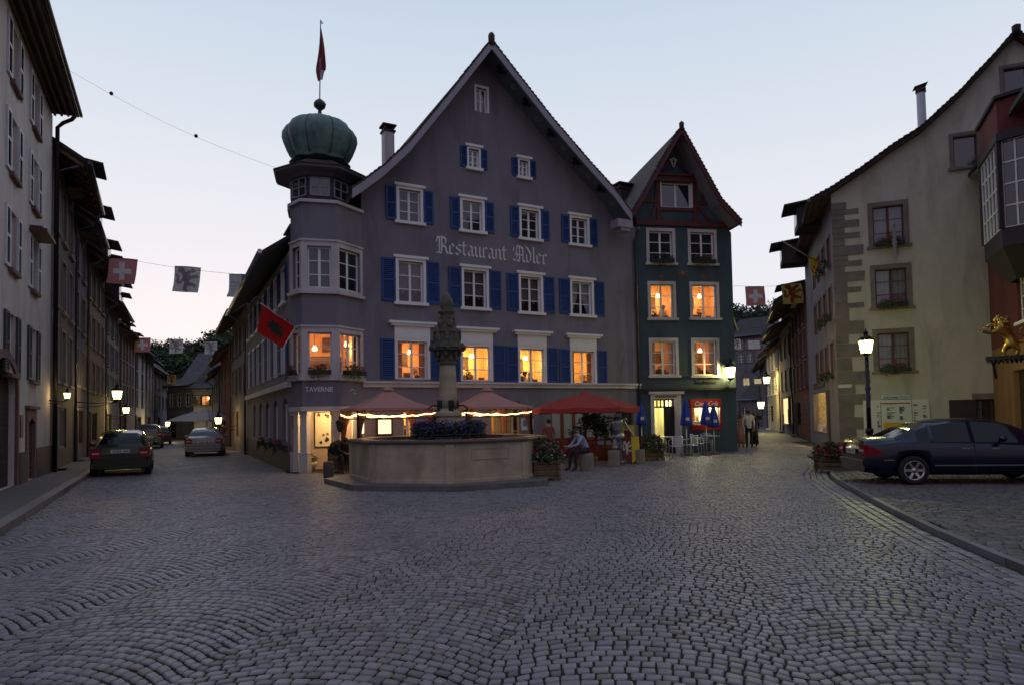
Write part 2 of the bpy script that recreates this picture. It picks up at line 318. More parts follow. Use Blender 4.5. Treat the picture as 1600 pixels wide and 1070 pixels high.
def window(house, W, r, sur=.10, sm=None, rows=3, cols=2, sash=None, shut=None, sill=True, cap=0, lit=None, e=14, cur=None, curm=None, outer=True, glass=None, border=None, slats=True, flowers=None, name='window', open2=None, lampz=.78, deep=1.3, noroom=False):
    """r = (u0, z0, u1, z1) of the surround (outer) or of the opening; returns the opening's rectangle"""
    u0, z0, u1, z1 = r
    if outer: u0, u1, z1 = u0+sur, u1-sur, z1-sur
    w, h = round(u1-u0, 2), round(z1-z0, 2); uc = (u0+u1)/2; m4 = W.m @ M.Translation((uc, 0, z0))
    wn = place(surround(w, h, sur, sm or WHITE, cap, sill), name, house, m4)
    place(sashmesh(w, h, cols, rows, sash or WHITE), 'sash', wn, m4)
    place(panemesh(w, h, glass or (G_CLEAR if lit else G_SEMI if cur else G_DARK)), 'glass', wn, m4)
    if not lit and (cur or glass):
        pass
    if shut:
        sw = shut[0]
        for s in (-1, 1):
            if len(shut) > 2 and s not in shut[2]: continue
            x = -w/2-sur-sw-.005 if s < 0 else w/2+sur+.005
            place(shuttermesh(sw, h+sur*.6, shut[1], slats, border), 'shutter', wn, m4 @ M.Translation((x, 0, 0)))
    if cur: place(curtainmesh(w, h, curm or CURT, cur), 'curtain', wn, m4)
    if lit and not noroom: room(wn, m4, w, h, lit, e, lampz=lampz, deep=deep)
    elif not lit and cur: place(cached(('back', w, h), lambda: MB().box((-w/2, .4, 0), (w/2, .41, h)).mesh('dark_interior', mat('dark interior', (.03, .027, .03), .9))), 'dark_interior', wn, m4)
    if flowers: flowerbox(wn, m4 @ M.Translation((0, -.2, -.02)), w*.95, flowers)
    return (u0, z0, u1, z1)
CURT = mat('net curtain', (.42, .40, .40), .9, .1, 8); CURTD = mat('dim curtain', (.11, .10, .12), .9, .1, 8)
def leafcloud(b, c, rx, ry, rz, n, size=.05, mi=0, seed=0, flat=False):
    rd = random.Random(seed*7919+n)
    for _ in range(n):
        while 1:
            p = V((rd.uniform(-1, 1), rd.uniform(-1, 1), rd.uniform(-1, 1)))
            if .25 < p.length < 1: break
        p = V(c)+V((p.x*rx, p.y*ry, p.z*rz)); a = V((rd.gauss(0, 1), rd.gauss(0, 1), rd.gauss(0, .6))).normalized()*size*rd.uniform(.6, 1.4)
        d = a.orthogonal().normalized()*size*.55; d.rotate(M.Rotation(rd.uniform(0, 6), 3, a)); b.q([p-a, p+d, p+a, p-d], mi)
def flowerbox(parent, m4, w, kind='red', name='flower_box'):
    def f():
        b = MB(); b.box((-w/2, -.08, 0), (w/2, .08, .14), 2)
        leafcloud(b, (0, -.02, .2), w*.5, .13, .14, int(130*w), .05, 0, 3); leafcloud(b, (-w*.15, -.12, 0), w*.36, .07, .22, int(50*w), .045, 0, 4)
        leafcloud(b, (0, -.05, .26), w*.5, .13, .14, int(60*w), .035, 1, 5); return b.mesh(name, [LEAF, {'red': FRED, 'white': FWHI, 'purple': FPUR}[kind], BLACKP])
    o = place(cached(('fb', round(w, 1), kind), f), name, parent, m4); return o
def rh(r): return [(r[0], r[1]), (r[2], r[1]), (r[2], r[3]), (r[0], r[3])]
def wallmesh(house, W, outline, holes, m, name='wall', thick=.22, y0=0.):
    return MB().prism(outline, y0, y0+thick, holes=[h if isinstance(h, list) else rh(h) for h in holes]).build(name, m, house, W.m)
def archhole(u0, z0, u1, z1, n=8):
    r = (u1-u0)/2; c = (u0+u1)/2; zs = z1-r*.55
    return [(u0, z0), (u1, z0)]+[(c+r*cos(pi*i/n), zs+(z1-zs)*sin(pi*i/n)) for i in range(n+1)]
def roofslab(b, prof, y0, y1, t=.16, mi=0, under=1, edge=0):
    """prof (u,z) polyline swept from y0 to y1 with thickness t measured downward"""
    for (a, az), (c, cz) in zip(prof, prof[1:]):
        b.q([(a, y0, az), (c, y0, cz), (c, y1, cz), (a, y1, az)], mi); b.q([(a, y0, az-t), (a, y1, az-t), (c, y1, cz-t), (c, y0, cz-t)], under)
        b.q([(a, y0, az), (a, y0, az-t), (c, y0, cz-t), (c, y0, cz)], edge); b.q([(a, y1, az), (c, y1, cz), (c, y1, cz-t), (a, y1, az-t)], edge)
    for (a, az) in (prof[0], prof[-1]): b.q([(a, y0, az), (a, y1, az), (a, y1, az-t), (a, y0, az-t)], edge)
def vergetiles(b, prof, y, mi=0, step=.17):
    """ends of the tile courses along a verge, each a little proud: a ragged roof edge"""
    for (a, az), (c, cz) in zip(prof, prof[1:]):
        p, q = V((a, 0, az)), V((c, 0, cz)); d = q-p; n = max(1, int(d.length/step)); e = d.normalized(); nn = V((-e.z, 0, e.x)); nn = nn if nn.z > 0 else -nn
        s = 1 if d.z < 0 else -1
        for i in range(n):
            p0 = p+d*(i/n); p1 = p+d*((i+1)/n); j = random.uniform(-.012, .012)
            h0, h1 = (.02, .06+j) if s > 0 else (.06+j, .02)
            o = len(b.v); b.v += [b.m @ V((x.x+nn.x*h, yy, x.z+nn.z*h)) for yy in (y-.05+j, y+.35) for x, h in ((p0, 0), (p1, 0), (p1, h1), (p0, h0))]
            for f in ((0, 1, 2, 3), (7, 6, 5, 4), (0, 4, 5, 1), (2, 6, 7, 3), (1, 5, 6, 2), (3, 7, 4, 0)): b.f.append(tuple(o+k for k in f)); b.mi.append(mi); b.sm.append(False)
def beamline(b, pts, w, y0, y1, mi=0):
    for p, q in zip(pts, pts[1:]):
        p, q = V((p[0], (y0+y1)/2, p[1])), V((q[0], (y0+y1)/2, q[1])); b.bar(p, q, abs(y1-y0), w, mi, up=(0, 0, 1) if abs((q-p).normalized().z) < .98 else (1, 0, 0))
# ================= THE GROUND =================
import numpy as np
rng = np.random.default_rng(5)
EARTH = mat('dark joint earth', (.035, .033, .024), .95, .3, 6, .5, 30); SETT = mat('granite sett', (.188, .176, .182), .46, .16, .35, .35, 45, kind='island')
SETT2 = mat('rough granite sett', (.115, .105, .095), .6, .2, .6, .5, 40, kind='island'); ASPH = mat('worn pavement', (.095, .088, .088), .8, .15, 1, .4, 50)
KERB = mat('granite kerb', (.15, .14, .145), .6, .15, 2, .3, kind='island')
gb = MB(); gb.q([(-900, -300, -.03), (900, -300, -.03), (900, 1500, -.03), (-900, 1500, -.03)]); tag(gb.build('ground', EARTH), 'bare ground under the paving of the old town', kind='structure')
def inside(P, poly):
    x, y = P[:, 0], P[:, 1]; r = np.zeros(len(P), bool); n = len(poly)
    for i in range(n):
        (x0, y0), (x1, y1) = poly[i], poly[(i+1) % n]
        c = ((y0 > y) != (y1 > y)) & (x < (x1-x0)*(y-y0)/((y1-y0) if y1 != y0 else 1e-9)+x0); r ^= c
    return r
def stones(name, Q, m, z=0., gap=.0098, jit=.0034, dome=.007, label=None):
    """Q: n x 4 x 2 cells, each becomes one stone with a worn rounded top"""
    n = len(Q); C = Q.mean(1, keepdims=True); Q = Q+rng.normal(0, jit, Q.shape)
    uu_ = Q[:, 1]-Q[:, 0]; vv_ = Q[:, 3]-Q[:, 0]; uu_ /= np.linalg.norm(uu_, axis=1, keepdims=True); vv_ /= np.linalg.norm(vv_, axis=1, keepdims=True)
    gu = gap*.62*rng.uniform(.7, 1.5, (n, 1)); gv = gap*1.15*rng.uniform(.8, 1.3, (n, 1)); Q = np.stack([Q[:, 0]+uu_*gu+vv_*gv, Q[:, 1]-uu_*gu+vv_*gv, Q[:, 2]-uu_*gu-vv_*gv, Q[:, 3]+uu_*gu-vv_*gv], 1)
    nx = np.roll(Q, -1, 1); O = np.stack([Q*.90+nx*.10, Q*.10+nx*.90], 2).reshape(n, 8, 2)
    I = C+(O-C)*.93; J = C+(O-C)*.6
    zt = rng.normal(0, .0022, (n, 1)); tl = rng.normal(0, .016, (n, 1, 2))
    def lift(P, h): return np.concatenate([P, (z+h+zt+((P-C)*tl).sum(2))[:, :, None]], 2)
    vv = np.concatenate([lift(O, -dome-.006), lift(I, -dome*.16), lift(J, 0)], 1).reshape(-1, 3)
    k = np.arange(8); k1 = (k+1) % 8
    f = np.concatenate([np.stack([k, k1, k1+8, k+8], 1), np.stack([k+8, k1+8, k1+16, k+16], 1)]).ravel()
    base = (np.arange(n)*24)[:, None]; loops = np.concatenate([base+f[None], base+16+k[None]], 1).ravel()
    ls = np.concatenate([np.arange(16)*4, [64]]); starts = ((np.arange(n)*72)[:, None]+ls[None]).ravel(); tot = np.tile(np.array([4]*16+[8]), n)
    me = bpy.data.meshes.new(name); me.vertices.add(len(vv)); me.vertices.foreach_set('co', vv.astype('f').ravel())
    me.loops.add(len(loops)); me.loops.foreach_set('vertex_index', loops.astype('i')); me.polygons.add(len(starts)); me.polygons.foreach_set('loop_start', starts.astype('i')); me.polygons.foreach_set('loop_total', tot.astype('i'))
    me.polygons.foreach_set('use_smooth', np.ones(len(starts), bool)); me.materials.append(m); me.update(calc_edges=True); me.validate()
    o = place(me, name); return tag(o, label, kind='structure')
KN = [(11.2, 24.), (10.3, 21.5), (9.35, 19.3), (8.45, 17.6), (7.85, 16.2), (7.3, 14.5), (6.85, 13.), (6.35, 11.4), (5.95, 10.), (5.6, 8.7), (5.35, 7.6), (5.12, 6.5), (5.0, 5.5), (4.92, 4.), (4.9, 2.)]   # kerb curve of the parking place
def offs(pts, d):
    out = []
    for i, p in enumerate(pts):
        a = V(pts[max(i-1, 0)]); b = V(pts[min(i+1, len(pts)-1)]); t = (b-a).normalized(); out.append((p[0]+t.y*d, p[1]-t.x*d))
    return out
def resample(pts, step):
    P = [V(p) for p in pts]; o = [P[0].copy()]; acc = 0
    for a, b in zip(P, P[1:]):
        L = (b-a).length; d = step-acc
        while d <= L: o.append(a+(b-a)*(d/L)); d += step
        acc = L-(d-step)
    return o
KL0, KL1 = V((-7.7, 9.85)), V((-13.9, 21.7)); kd = (KL1-KL0).normalized()     # kerb of the pavement on the left
KLa, KLb = KL0-kd*9, KL0+kd*75
main = [(p[0], p[1]) for p in offs(KN, .62)]
region = [(KLa.x+.0, KLa.y)]+[tuple(KL1), tuple(KL0+kd*40)]+[(-15.6, 38.5), (-8.1, 23.4), (-7.3, 21.0), (-5.4, 20.6), (-4.7, 22.3), (5.4, 27.6), (9.2, 28.2), (10.3, 33), (12.5, 39.5), (15.6, 37.), (13.2, 27.5), (11.0, 24.)]+main+[(4.2, 1.2), (-5, 1.2)]
W_, p_ = 1.95, .103; ta = radians(12); cells = []; sg = np.arange(-30, 30, .01)
us = (np.arange(-200, 1200)*.01) % W_-W_/2; rr_ = np.sqrt(1.36**2-us**2); kk_ = np.exp(-.5*(np.arange(-40, 41)*.01/.085)**2); rr_ = np.convolve(rr_, kk_/kk_.sum(), 'same')
i0 = 200+int(2*W_/.01); prof_ = rr_[i0-5:i0+int(W_/.01)+6]; pu = (np.arange(len(prof_))-5)*.01+(i0-200)*.01-2*W_-W_/2
def hh_(s, ph): return np.interp((s+ph+W_/2) % W_-W_/2, pu, prof_)
for k in range(-55, 450):
    t0 = k*p_; ph = .10*sin(k*.05)+.04*sin(k*.13+1); ph2 = .10*sin((k+1)*.05)+.04*sin((k+1)*.13+1)
    y_ = hh_(sg, ph); al = np.concatenate([[0], np.cumsum(np.hypot(np.diff(sg), np.diff(y_)))]); st = np.cumsum(rng.uniform(.086, .128, int(al[-1]/.107)-4))+rng.uniform(0, .1); st = st[st < al[-1]]
    s = np.interp(st, al, sg); a0 = t0+hh_(s, ph); sl = np.clip(-(np.gradient(hh_(s, ph), s)), -.8, .8)*.04; s2 = s+sl; a1 = (k+1)*p_+hh_(s2, ph2)
    x = s*cos(ta)+a0*sin(ta); y = -s*sin(ta)+a0*cos(ta); lo = np.stack([x, y], 1); hi = np.stack([s2*cos(ta)+a1*sin(ta), -s2*sin(ta)+a1*cos(ta)], 1)
    m_ = (y > 1.5) & (y < 41) & (x > -25) & (x < 17); idx = np.nonzero(m_[:-1] & m_[1:])[0]
    if len(idx): cells.append(np.stack([lo[idx], lo[idx+1], hi[idx+1], hi[idx]], 1))
Q = np.concatenate(cells); cc = Q.mean(1); FC = (-1.75, 17.9)
plinth_xy = [(-5.0, 17.35), (-3.75, 15.4), (-1.35, 14.78), (.75, 15.75), (1.05, 18.1), (.6, 20.6), (-1.8, 21.2), (-4.2, 20.4)]
view = (np.abs(cc[:, 0]) < .86*cc[:, 1]+1.0)
Q = Q[inside(cc, region) & ~inside(cc, plinth_xy) & view]
rb = MB(); [rb.q([(cx[0], cx[1], -.0145) for cx in [region[i] for i in t]]) for t in tessellate_polygon([[V((x, y, 0)) for x, y in region]])]; tag(rb.build('road_bed', mat('joint sand', (.018, .017, .012), .95, .35, 5, .5, 40)), 'sandy joints between the granite setts', kind='structure')
stones('cobbled_road', Q, SETT, label='grey granite setts laid in arcs across the square')
rows = []
for r in range(4):
    a = resample(offs(KN, .06+.14*r), .17); b = resample(offs(KN, .06+.14*(r+1)), .17); n = min(len(a), len(b))
    a = [V(p) for p in offs(resample(KN, .155), .06+.14*r)]; b = [V(p) for p in offs(resample(KN, .155), .06+.14*(r+1))]
    for i in range(len(a)-1): rows.append([a[i], a[i+1], b[i+1], b[i]])
stones('gutter_setts', np.array([[tuple(p) for p in q] for q in rows]), SETT, z=-.012, jit=.004, label='curved rows of granite setts along the parking kerb')
a = resample(KN, .9); kb = MB()
for i in range(len(a)-1):
    q0, q1 = offs([a[i], a[i+1]], -.10)
    j = (a[i+1]-a[i])*.006; x0, x1 = a[i]+j, a[i+1]-j
    kb.q([(*x0, .055), (*x1, .055), (*q1, .055), (*q0, .055)]); kb.q([(*x0, -.03), (*x1, -.03), (*x1, .055), (*x0, .055)])
tag(kb.build('parking_kerb', KERB), 'curved granite kerb round the parking place', kind='structure')
g = []
pk = [(p[0], p[1]) for p in offs(KN, -.11)]+[(30, 2), (30, 24.2), (19, 24.4), (13.6, 26.3), (12, 25)]
for j in range(-100, 160):
    y0 = j*.125; sh = rng.uniform(0, .17)
    for i in range(0, 170):
        x0 = i*.17+sh
        if True: g.append([(x0, y0), (x0+.17, y0), (x0+.17, y0+.125), (x0, y0+.125)])
g = np.array(g); th = radians(-14); Rm = np.array([[cos(th), -sin(th)], [sin(th), cos(th)]]); g = g@Rm.T; g[:, :, 1] += 6; cc = g.mean(1)
g = g[inside(cc, pk) & (cc[:, 0] < .86*cc[:, 1]+1)]
stones('parking_setts', g, SETT2, z=.055, jit=.013, dome=.02, label='rough setts of the raised parking place')
pb = MB(); pts = [KLa, KLb, KLb+V((-6, -3)), KLa+V((-12, -4))]; pb.q([(p.x, p.y, .12) for p in pts]); tag(pb.build('pavement', ASPH), 'raised pavement along the houses of the left street', kind='structure')
kb = MB(); L = (KLb-KLa).length; nrm = V((kd.y, -kd.x)); i = 0.
while i < L-1:
    a, b = KLa+kd*(i+.01), KLa+kd*(i+.99); kb.q([(*a, -.03), (*b, -.03), (*b, .125), (*a, .125)]); c, d = a-nrm*.22, b-nrm*.22; kb.q([(*a, .125), (*b, .125), (*d, .125), (*c, .125)]); i += 1
tag(kb.build('pavement_kerb', KERB), 'granite kerb of the left pavement', kind='structure')
# street surfaces further back, outside the setts
STREET = mat('distant setts', (.12, .115, .125), .6, .2, 3, .6, 22)
sb = MB(); z = -.012
sb.q([(-30, 36, z), (-12, 36, z), (-20, 75, z), (-45, 75, z)]); sb.q([(8, 37, z), (20, 37, z), (34, 90, z), (14, 90, z)]); tag(sb.build('street', STREET), 'paved streets running on between the houses', kind='structure')
# ================= RESTAURANT HOUSE =================
P0, P1, P2, P3 = V((-7.19, 21.33)), V((-6.66, 20.8)), V((-5.61, 21.06)), V((-5.03, 22.1))
dA = ang(27.8); P3v = V((*P3, 0)); PE = P3v+dA*11.75
A = Wall((P3.x, P3.y), (PE.x, PE.y)); OV = .95
inn = -A.n                                           # inward
AH = thing('restaurant_house', 'violet grey gabled house with blue shutters, onion domed corner turret and gothic lettering', 'house', P3v, 0)
AM = A.m
def apx(*p, off=0): return [A.uv(x, y, off) for x, y in p]
vr = apx((768, 63), (700, 149), (640, 222), (600, 259), (566, 284), (530, 307), off=OV)[::-1]+apx((800, 105), (860, 182), (920, 252), (960, 296), (987, 333), off=OV)
top = vr
ridge = vr[5]
# wall outline follows the roof, lowered
def zroof(u, prof):
    for (a, az), (c, cz) in zip(prof, prof[1:]):
        if a <= u <= c: return az+(cz-az)*(u-a)/(c-a)
    return prof[0][1] if u < prof[0][0] else prof[-1][1]
holes = []; wins = []
def W2(rect, **k): wins.append((A.rect(*rect), k))
sh = (.40, BLUE)
W2((741, 135, 763.5, 176), sur=.08, cols=2, rows=2, sill=False)
for r in ((729.4, 231, 750.8, 263), (809, 249, 827.5, 277)): W2(r, sur=.07, shut=(.26, BLUE), cap=1)
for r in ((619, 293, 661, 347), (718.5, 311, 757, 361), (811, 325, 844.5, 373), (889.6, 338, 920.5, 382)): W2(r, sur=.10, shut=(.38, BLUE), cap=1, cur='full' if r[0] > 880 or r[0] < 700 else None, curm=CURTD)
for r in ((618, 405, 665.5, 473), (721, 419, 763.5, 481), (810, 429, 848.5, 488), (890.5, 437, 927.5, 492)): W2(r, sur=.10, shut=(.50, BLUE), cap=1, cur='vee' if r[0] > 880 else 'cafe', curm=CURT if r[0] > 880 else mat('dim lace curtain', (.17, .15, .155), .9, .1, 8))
LR = (.85, .42, .18); LY = (.95, .62, .26)
for i, r in enumerate(((616.5, 529, 672, 592), (719, 536.5, 770, 595), (809, 541, 854, 597.5), (890.5, 545, 932, 599.5))): W2(r, sur=.10, shut=(.50, BLUE), cap=2, lit=(LR, LY, LY, LY)[i], e=(26, 45, 50, 50)[i], cur=('sides', None, None, 'sides')[i], curm=mat('warm curtain', (.75, .35, .16), .9), sill=False)
zc = A.uv(780, 600)[1]                               # string course
# ground floor doors and windows
gfl = [(A.rect(630, 640, 646, 679), 'win'), (A.rect(768, 640, 788, 700), 'door'), (A.rect(792, 640, 813, 700), 'door')]
for r, k in wins:
    s = k.get('sur', .1); holes.append((r[0]+s, r[1], r[2]-s, r[3]-s))
holes.append((gfl[0][0][0], 1.0, gfl[0][0][2], 2.15)); holes.append((gfl[1][0][0], 0.02, gfl[1][0][2], 2.25)); holes.append((gfl[2][0][0], .02, gfl[2][0][2], 2.25))
rd = A.uv(862, 690)[0], A.uv(934, 690)[0]; da = A.uv(972, 690)[0], A.uv(990, 690)[0]
holes.append((rd[0], .02, rd[1], 2.2)); holes.append(archhole(da[0], .02, da[1], 2.0))
LA = A.L
out = [(0, 0), (LA, 0), (LA, zroof(LA, top)-.2)]+[(u, z-.16) for u, z in top[::-1] if 0 < u < LA]+[(0, zroof(0, top)-.2)]
wallmesh(AH, A, out, holes, ADLER)
for r, k in wins: window(AH, A, r, **k)
b = MB(); b.box((-.02, -.10, zc-.13), (LA, 0, zc+.0)); b.box((-.02, -.16, zc), (LA, 0, zc+.07)); b.build('string_course', OFFW, AH, A.m)
# roof
b = MB(); DEP = 14
iL = max(i for i, p in enumerate(top) if p[0] <= 0)
cut = -.55; full = [(-3.15, 7.25)]+top
roofslab(b, [(cut, zroof(cut, full))]+[p for p in full if p[0] > cut], -OV, 0, .16, 0, 1, 2)
roofslab(b, [p for p in full if p[0] <= ridge[0]], .9, DEP, .16, 0, 1, 2); roofslab(b, [(cut, zroof(cut, full))]+[p for p in full if cut < p[0] <= ridge[0]], 0, .9, .16, 0, 1, 2)
roofslab(b, [p for p in full if p[0] >= ridge[0]], 0, DEP, .16, 0, 1, 2)
vergetiles(b, [(cut, zroof(cut, full))]+[p for p in full if p[0] > cut], -OV)
b.lathe([(.12, -.25), (.13, .1), (.08, .2), (.001, .25)], 8, (ridge[0], -OV, ridge[1]+.05))
b.build('roof', [TILE, SOFF, TILED], AH, A.m)
b = MB(); vp = [(cut, zroof(cut, full))]+[p for p in full if p[0] > cut]
for (a, az), (c, cz) in zip(vp, vp[1:]): b.q([(a, -OV-.03, az-.02), (a, -OV-.03, az-.34), (c, -OV-.03, cz-.34), (c, -OV-.03, cz-.02)]); b.q([(a, -OV+.03, az-.02), (c, -OV+.03, cz-.02), (c, -OV+.03, cz-.34), (a, -OV+.03, az-.34)]); b.q([(a, -OV-.03, az-.34), (a, -OV+.03, az-.34), (c, -OV+.03, cz-.34), (c, -OV-.03, cz-.34)])
b.build('barge_board', VERGE, AH, A.m)
# little flat ornaments painted on the soffit of the right slope: dark eagles, pale rosettes
rp = [p for p in full if p[0] >= ridge[0]]; eag = MB(); ros = MB()
def along(pr, f):
    Ls = [sqrt((c[0]-a[0])**2+(c[1]-a[1])**2) for a, c in zip(pr, pr[1:])]; t = f*sum(Ls)
    for (a, c), l in zip(zip(pr, pr[1:]), Ls):
        if t <= l: return a[0]+(c[0]-a[0])*t/l, a[1]+(c[1]-a[1])*t/l, atan2(c[1]-a[1], c[0]-a[0])
        t -= l
    return pr[-1][0], pr[-1][1], -.8
EAG = [(0, .20), (.04, .12), (.14, .17), (.20, .05), (.12, .06), (.17, -.04), (.08, -.02), (.06, -.10), (.10, -.2), (0, -.14), (-.10, -.2), (-.06, -.10), (-.08, -.02), (-.17, -.04), (-.12, .06), (-.20, .05), (-.14, .17), (-.04, .12)]
for i in range(10):
    u, z, t = along(rp, .10+.088*i); m0 = M.Translation((u, -OV*.48, z-.165-.012)) @ M.Rotation(-t, 4, 'Y') @ M.Rotation(radians(90), 4, 'X')
    tgt = MB(); tgt.m = m0
    if i % 2 == 0: tgt.prism([(x*1.25, y*1.25) for x, y in EAG], 0, .006)
    else:
        for k in range(6):
            a = k*pi/3; tgt.prism([(.03*cos(a), .03*sin(a)), (.1*cos(a-.35), .1*sin(a-.35)), (.13*cos(a), .13*sin(a)), (.1*cos(a+.35), .1*sin(a+.35))], 0, .006)
    tgt.build('painted_eagle' if i % 2 == 0 else 'painted_rosette', IRON if i % 2 == 0 else mat('pale ornament paint', (.33, .33, .3)), AH, A.m)

# eave end bracket right
b = MB(); ue, ze = full[-1]; b.box((ue-.7, -OV, ze-.62), (ue+.05, -OV+.5, ze-.30)); b.box((ue-.5, -OV+.05, ze-.75), (ue-.05, -OV+.4, ze-.62)); b.build('eave_end', VERGE, AH, A.m)
# chimneys
def chimney(parent, p, w, d, z0, z1, m, m2, name='chimney', cap=True):
    b = MB(); b.box((p[0]-w/2, p[1]-d/2, z0), (p[0]+w/2, p[1]+d/2, z1)); b.box((p[0]-w/2-.05, p[1]-d/2-.05, z1), (p[0]+w/2+.05, p[1]+d/2+.05, z1+.08), 1)
    if cap:
        for x in (-1, 1): b.box((p[0]+x*(w/2-.06)-.05, p[1]-d/2, z1+.08), (p[0]+x*(w/2-.06)+.05, p[1]+d/2, z1+.24), 1)
        b.box((p[0]-w/2-.08, p[1]-d/2-.08, z1+.24), (p[0]+w/2+.08, p[1]+d/2+.08, z1+.30), 1)
    return b.build(name, [m, m2], parent, MW[parent.name] if False else A.m)
cu = A.uv(606, 205, -4); chimney(AH, (cu[0], 4), .42, .42, 9, cu[1]-.1, OFFW, TILED)
cu = A.uv(970, 292, -3); chimney(AH, (cu[0]+.15, 3), .85, .6, 8, cu[1]-.2, TILED, TILED)
# down pipe
b = MB(); b.tube([(LA-.12, -.12, 0), (LA-.12, -.12, zroof(LA, top)-.8), (LA-.35, -OV+.25, zroof(LA, top)-.5)], .055, 8); b.build('downpipe', ZINC, AH, A.m)
# ---- left side of the house, along the street ----
LP1 = P0+V((-.462, .887))*14.0; LW = Wall((LP1.x, LP1.y), (P0.x, P0.y)); LL = LW.L
lo = [(0, 0), (LL, 0), (LL, 7.3), (0, 7.3)]; lh = []; lw = []
for k in range(7):
    u = LL-1.5-k*1.85; lw.append(((u-.55, 3.3, u+.55, 5.1), 1)); lw.append(((u-.5, 5.75, u+.5, 7.0), 2)); lh += [(u-.45, 3.3, u+.45, 5.0), (u-.42, 5.75, u+.42, 6.92)]
arch = []
for k in range(5): u = LL-1.35-k*2.3; arch.append((u-.55, .95, u+.55, 2.45)); lh.append(archhole(*arch[-1]))
wallmesh(AH, LW, lo, lh, ADLER)
for i, (r, f) in enumerate(lw): window(AH, LW, r, sur=.10 if f == 1 else .08, shut=(.38, BLUE), sill=(f == 2), cur='full' if i % 5 == 2 else None, curm=CURT)
for r in arch:
    b = MB(); u0, z0, u1, z1 = r; b.box((u0+.03, .10, z0), (u0+.08, .15, z1-.2)); b.box((u1-.08, .10, z0), (u1-.03, .15, z1-.2)); b.box((u0+.03, .1, z0), (u1-.03, .15, z0+.07)); b.box(((u0+u1)/2-.03, .1, z0), ((u0+u1)/2+.03, .15, z1-.02))
    wn = b.build('arched_window', WHITE, AH, LW.m)
    MB().box((u0, .16, z0), (u1, .17, z1)).build('glass', G_DARK, wn, LW.m)
    c = MB()
    for s, a in ((1, u0), (-1, u1)): c.prism([(a, z0), (a+s*.25, z0), (a+s*.3, z0+.7), (a+s*.45, z1-.1), (a, z1-.1)], .152, .158)
    c.build('curtain', mat('cream curtain', (.62, .52, .40), .9), wn, LW.m)
    if r[0] > LL-7.5: flowerbox(wn, LW.m @ M.Translation(((u0+u1)/2, -.22, z0-.25)), .95, 'red' if r[0] > LL-3 else 'white')
b = MB(); b.box((0, -.14, zc-.13), (LL+.1, 0, zc+.07)); b.build('string_course', OFFW, AH, LW.m)
b = MB(); b.box((0, -.05, 0), (LL-.1, 0, .85)); b.build('plinth', DSTONE, AH, LW.m)
b = MB(); b.tube([(-.1, -.95, 7.12), (LL+.0, -.95, 7.12)], .08, 8); b.build('gutter', mat('pale gutter', (.38, .38, .42), .3, .1, metal=.7), AH, LW.m)
b = MB(); b.tube([(.2, -.12, 0), (.2, -.12, 6.6), (.2, -.9, 7.05)], .05, 8); b.build('downpipe', ZINC, AH, LW.m)
# dormer on the street side slope
def dormer(parent, m4, w=1.3, h=1.2, d=1.9, m=TILED, wm=BWOOD, lit=False, over=.35):
    b = MB(); b.box((-w/2, 0, 0), (w/2, d, h), 1); b.q([(-w/2-over*.4, -over, h-.1), (w/2+over*.4, -over, h-.1), (w/2+over*.4, d+.4, h+.38), (-w/2-over*.4, d+.4, h+.38)], 0)
    b.q([(-w/2-over*.4, -over, h-.18), (-w/2-over*.4, d+.4, h+.30), (w/2+over*.4, d+.4, h+.30), (w/2+over*.4, -over, h-.18)], 1); b.q([(-w/2-over*.4, -over, h-.18), (w/2+over*.4, -over, h-.18), (w/2+over*.4, -over, h-.1), (-w/2-over*.4, -over, h-.1)], 0)
    for s in (-1, 1): x = s*(w/2+over*.4); b.q([(x, -over, h-.18), (x, -over, h-.1), (x, d+.4, h+.38), (x, d+.4, h+.30)], 0)
    o = b.build('dormer', [m, wm], parent, m4); c = MB(); c.box((-w/2+.2, -.012, .25), (w/2-.2, -.004, h-.2)); c.build('dormer_window', G_DARK, o, m4); return o
for u, dz in ((9.5, 0), (3.5, 0)): dormer(AH, LW.m @ M.Translation((u, .9, 8.0)), 1.3, 1.3)
# back wall and far side so that the house is closed
b = MB(); x0, x1 = -2.27, LA; b.box((x0+.2, DEP-.3, 0), (x1, DEP, 7.2)); b.prism([(x0+.2, 7.2), (x1, 7.2), (x1, zroof(x1, full)-.2), (ridge[0], ridge[1]-.25), (x0+.2, zroof(x0, full)-.2)], DEP-.3, DEP); b.box((x1-.25, .25, 0), (x1, DEP-.3, 8.6)); b.build('rear_wall', ADLER, AH, A.m)
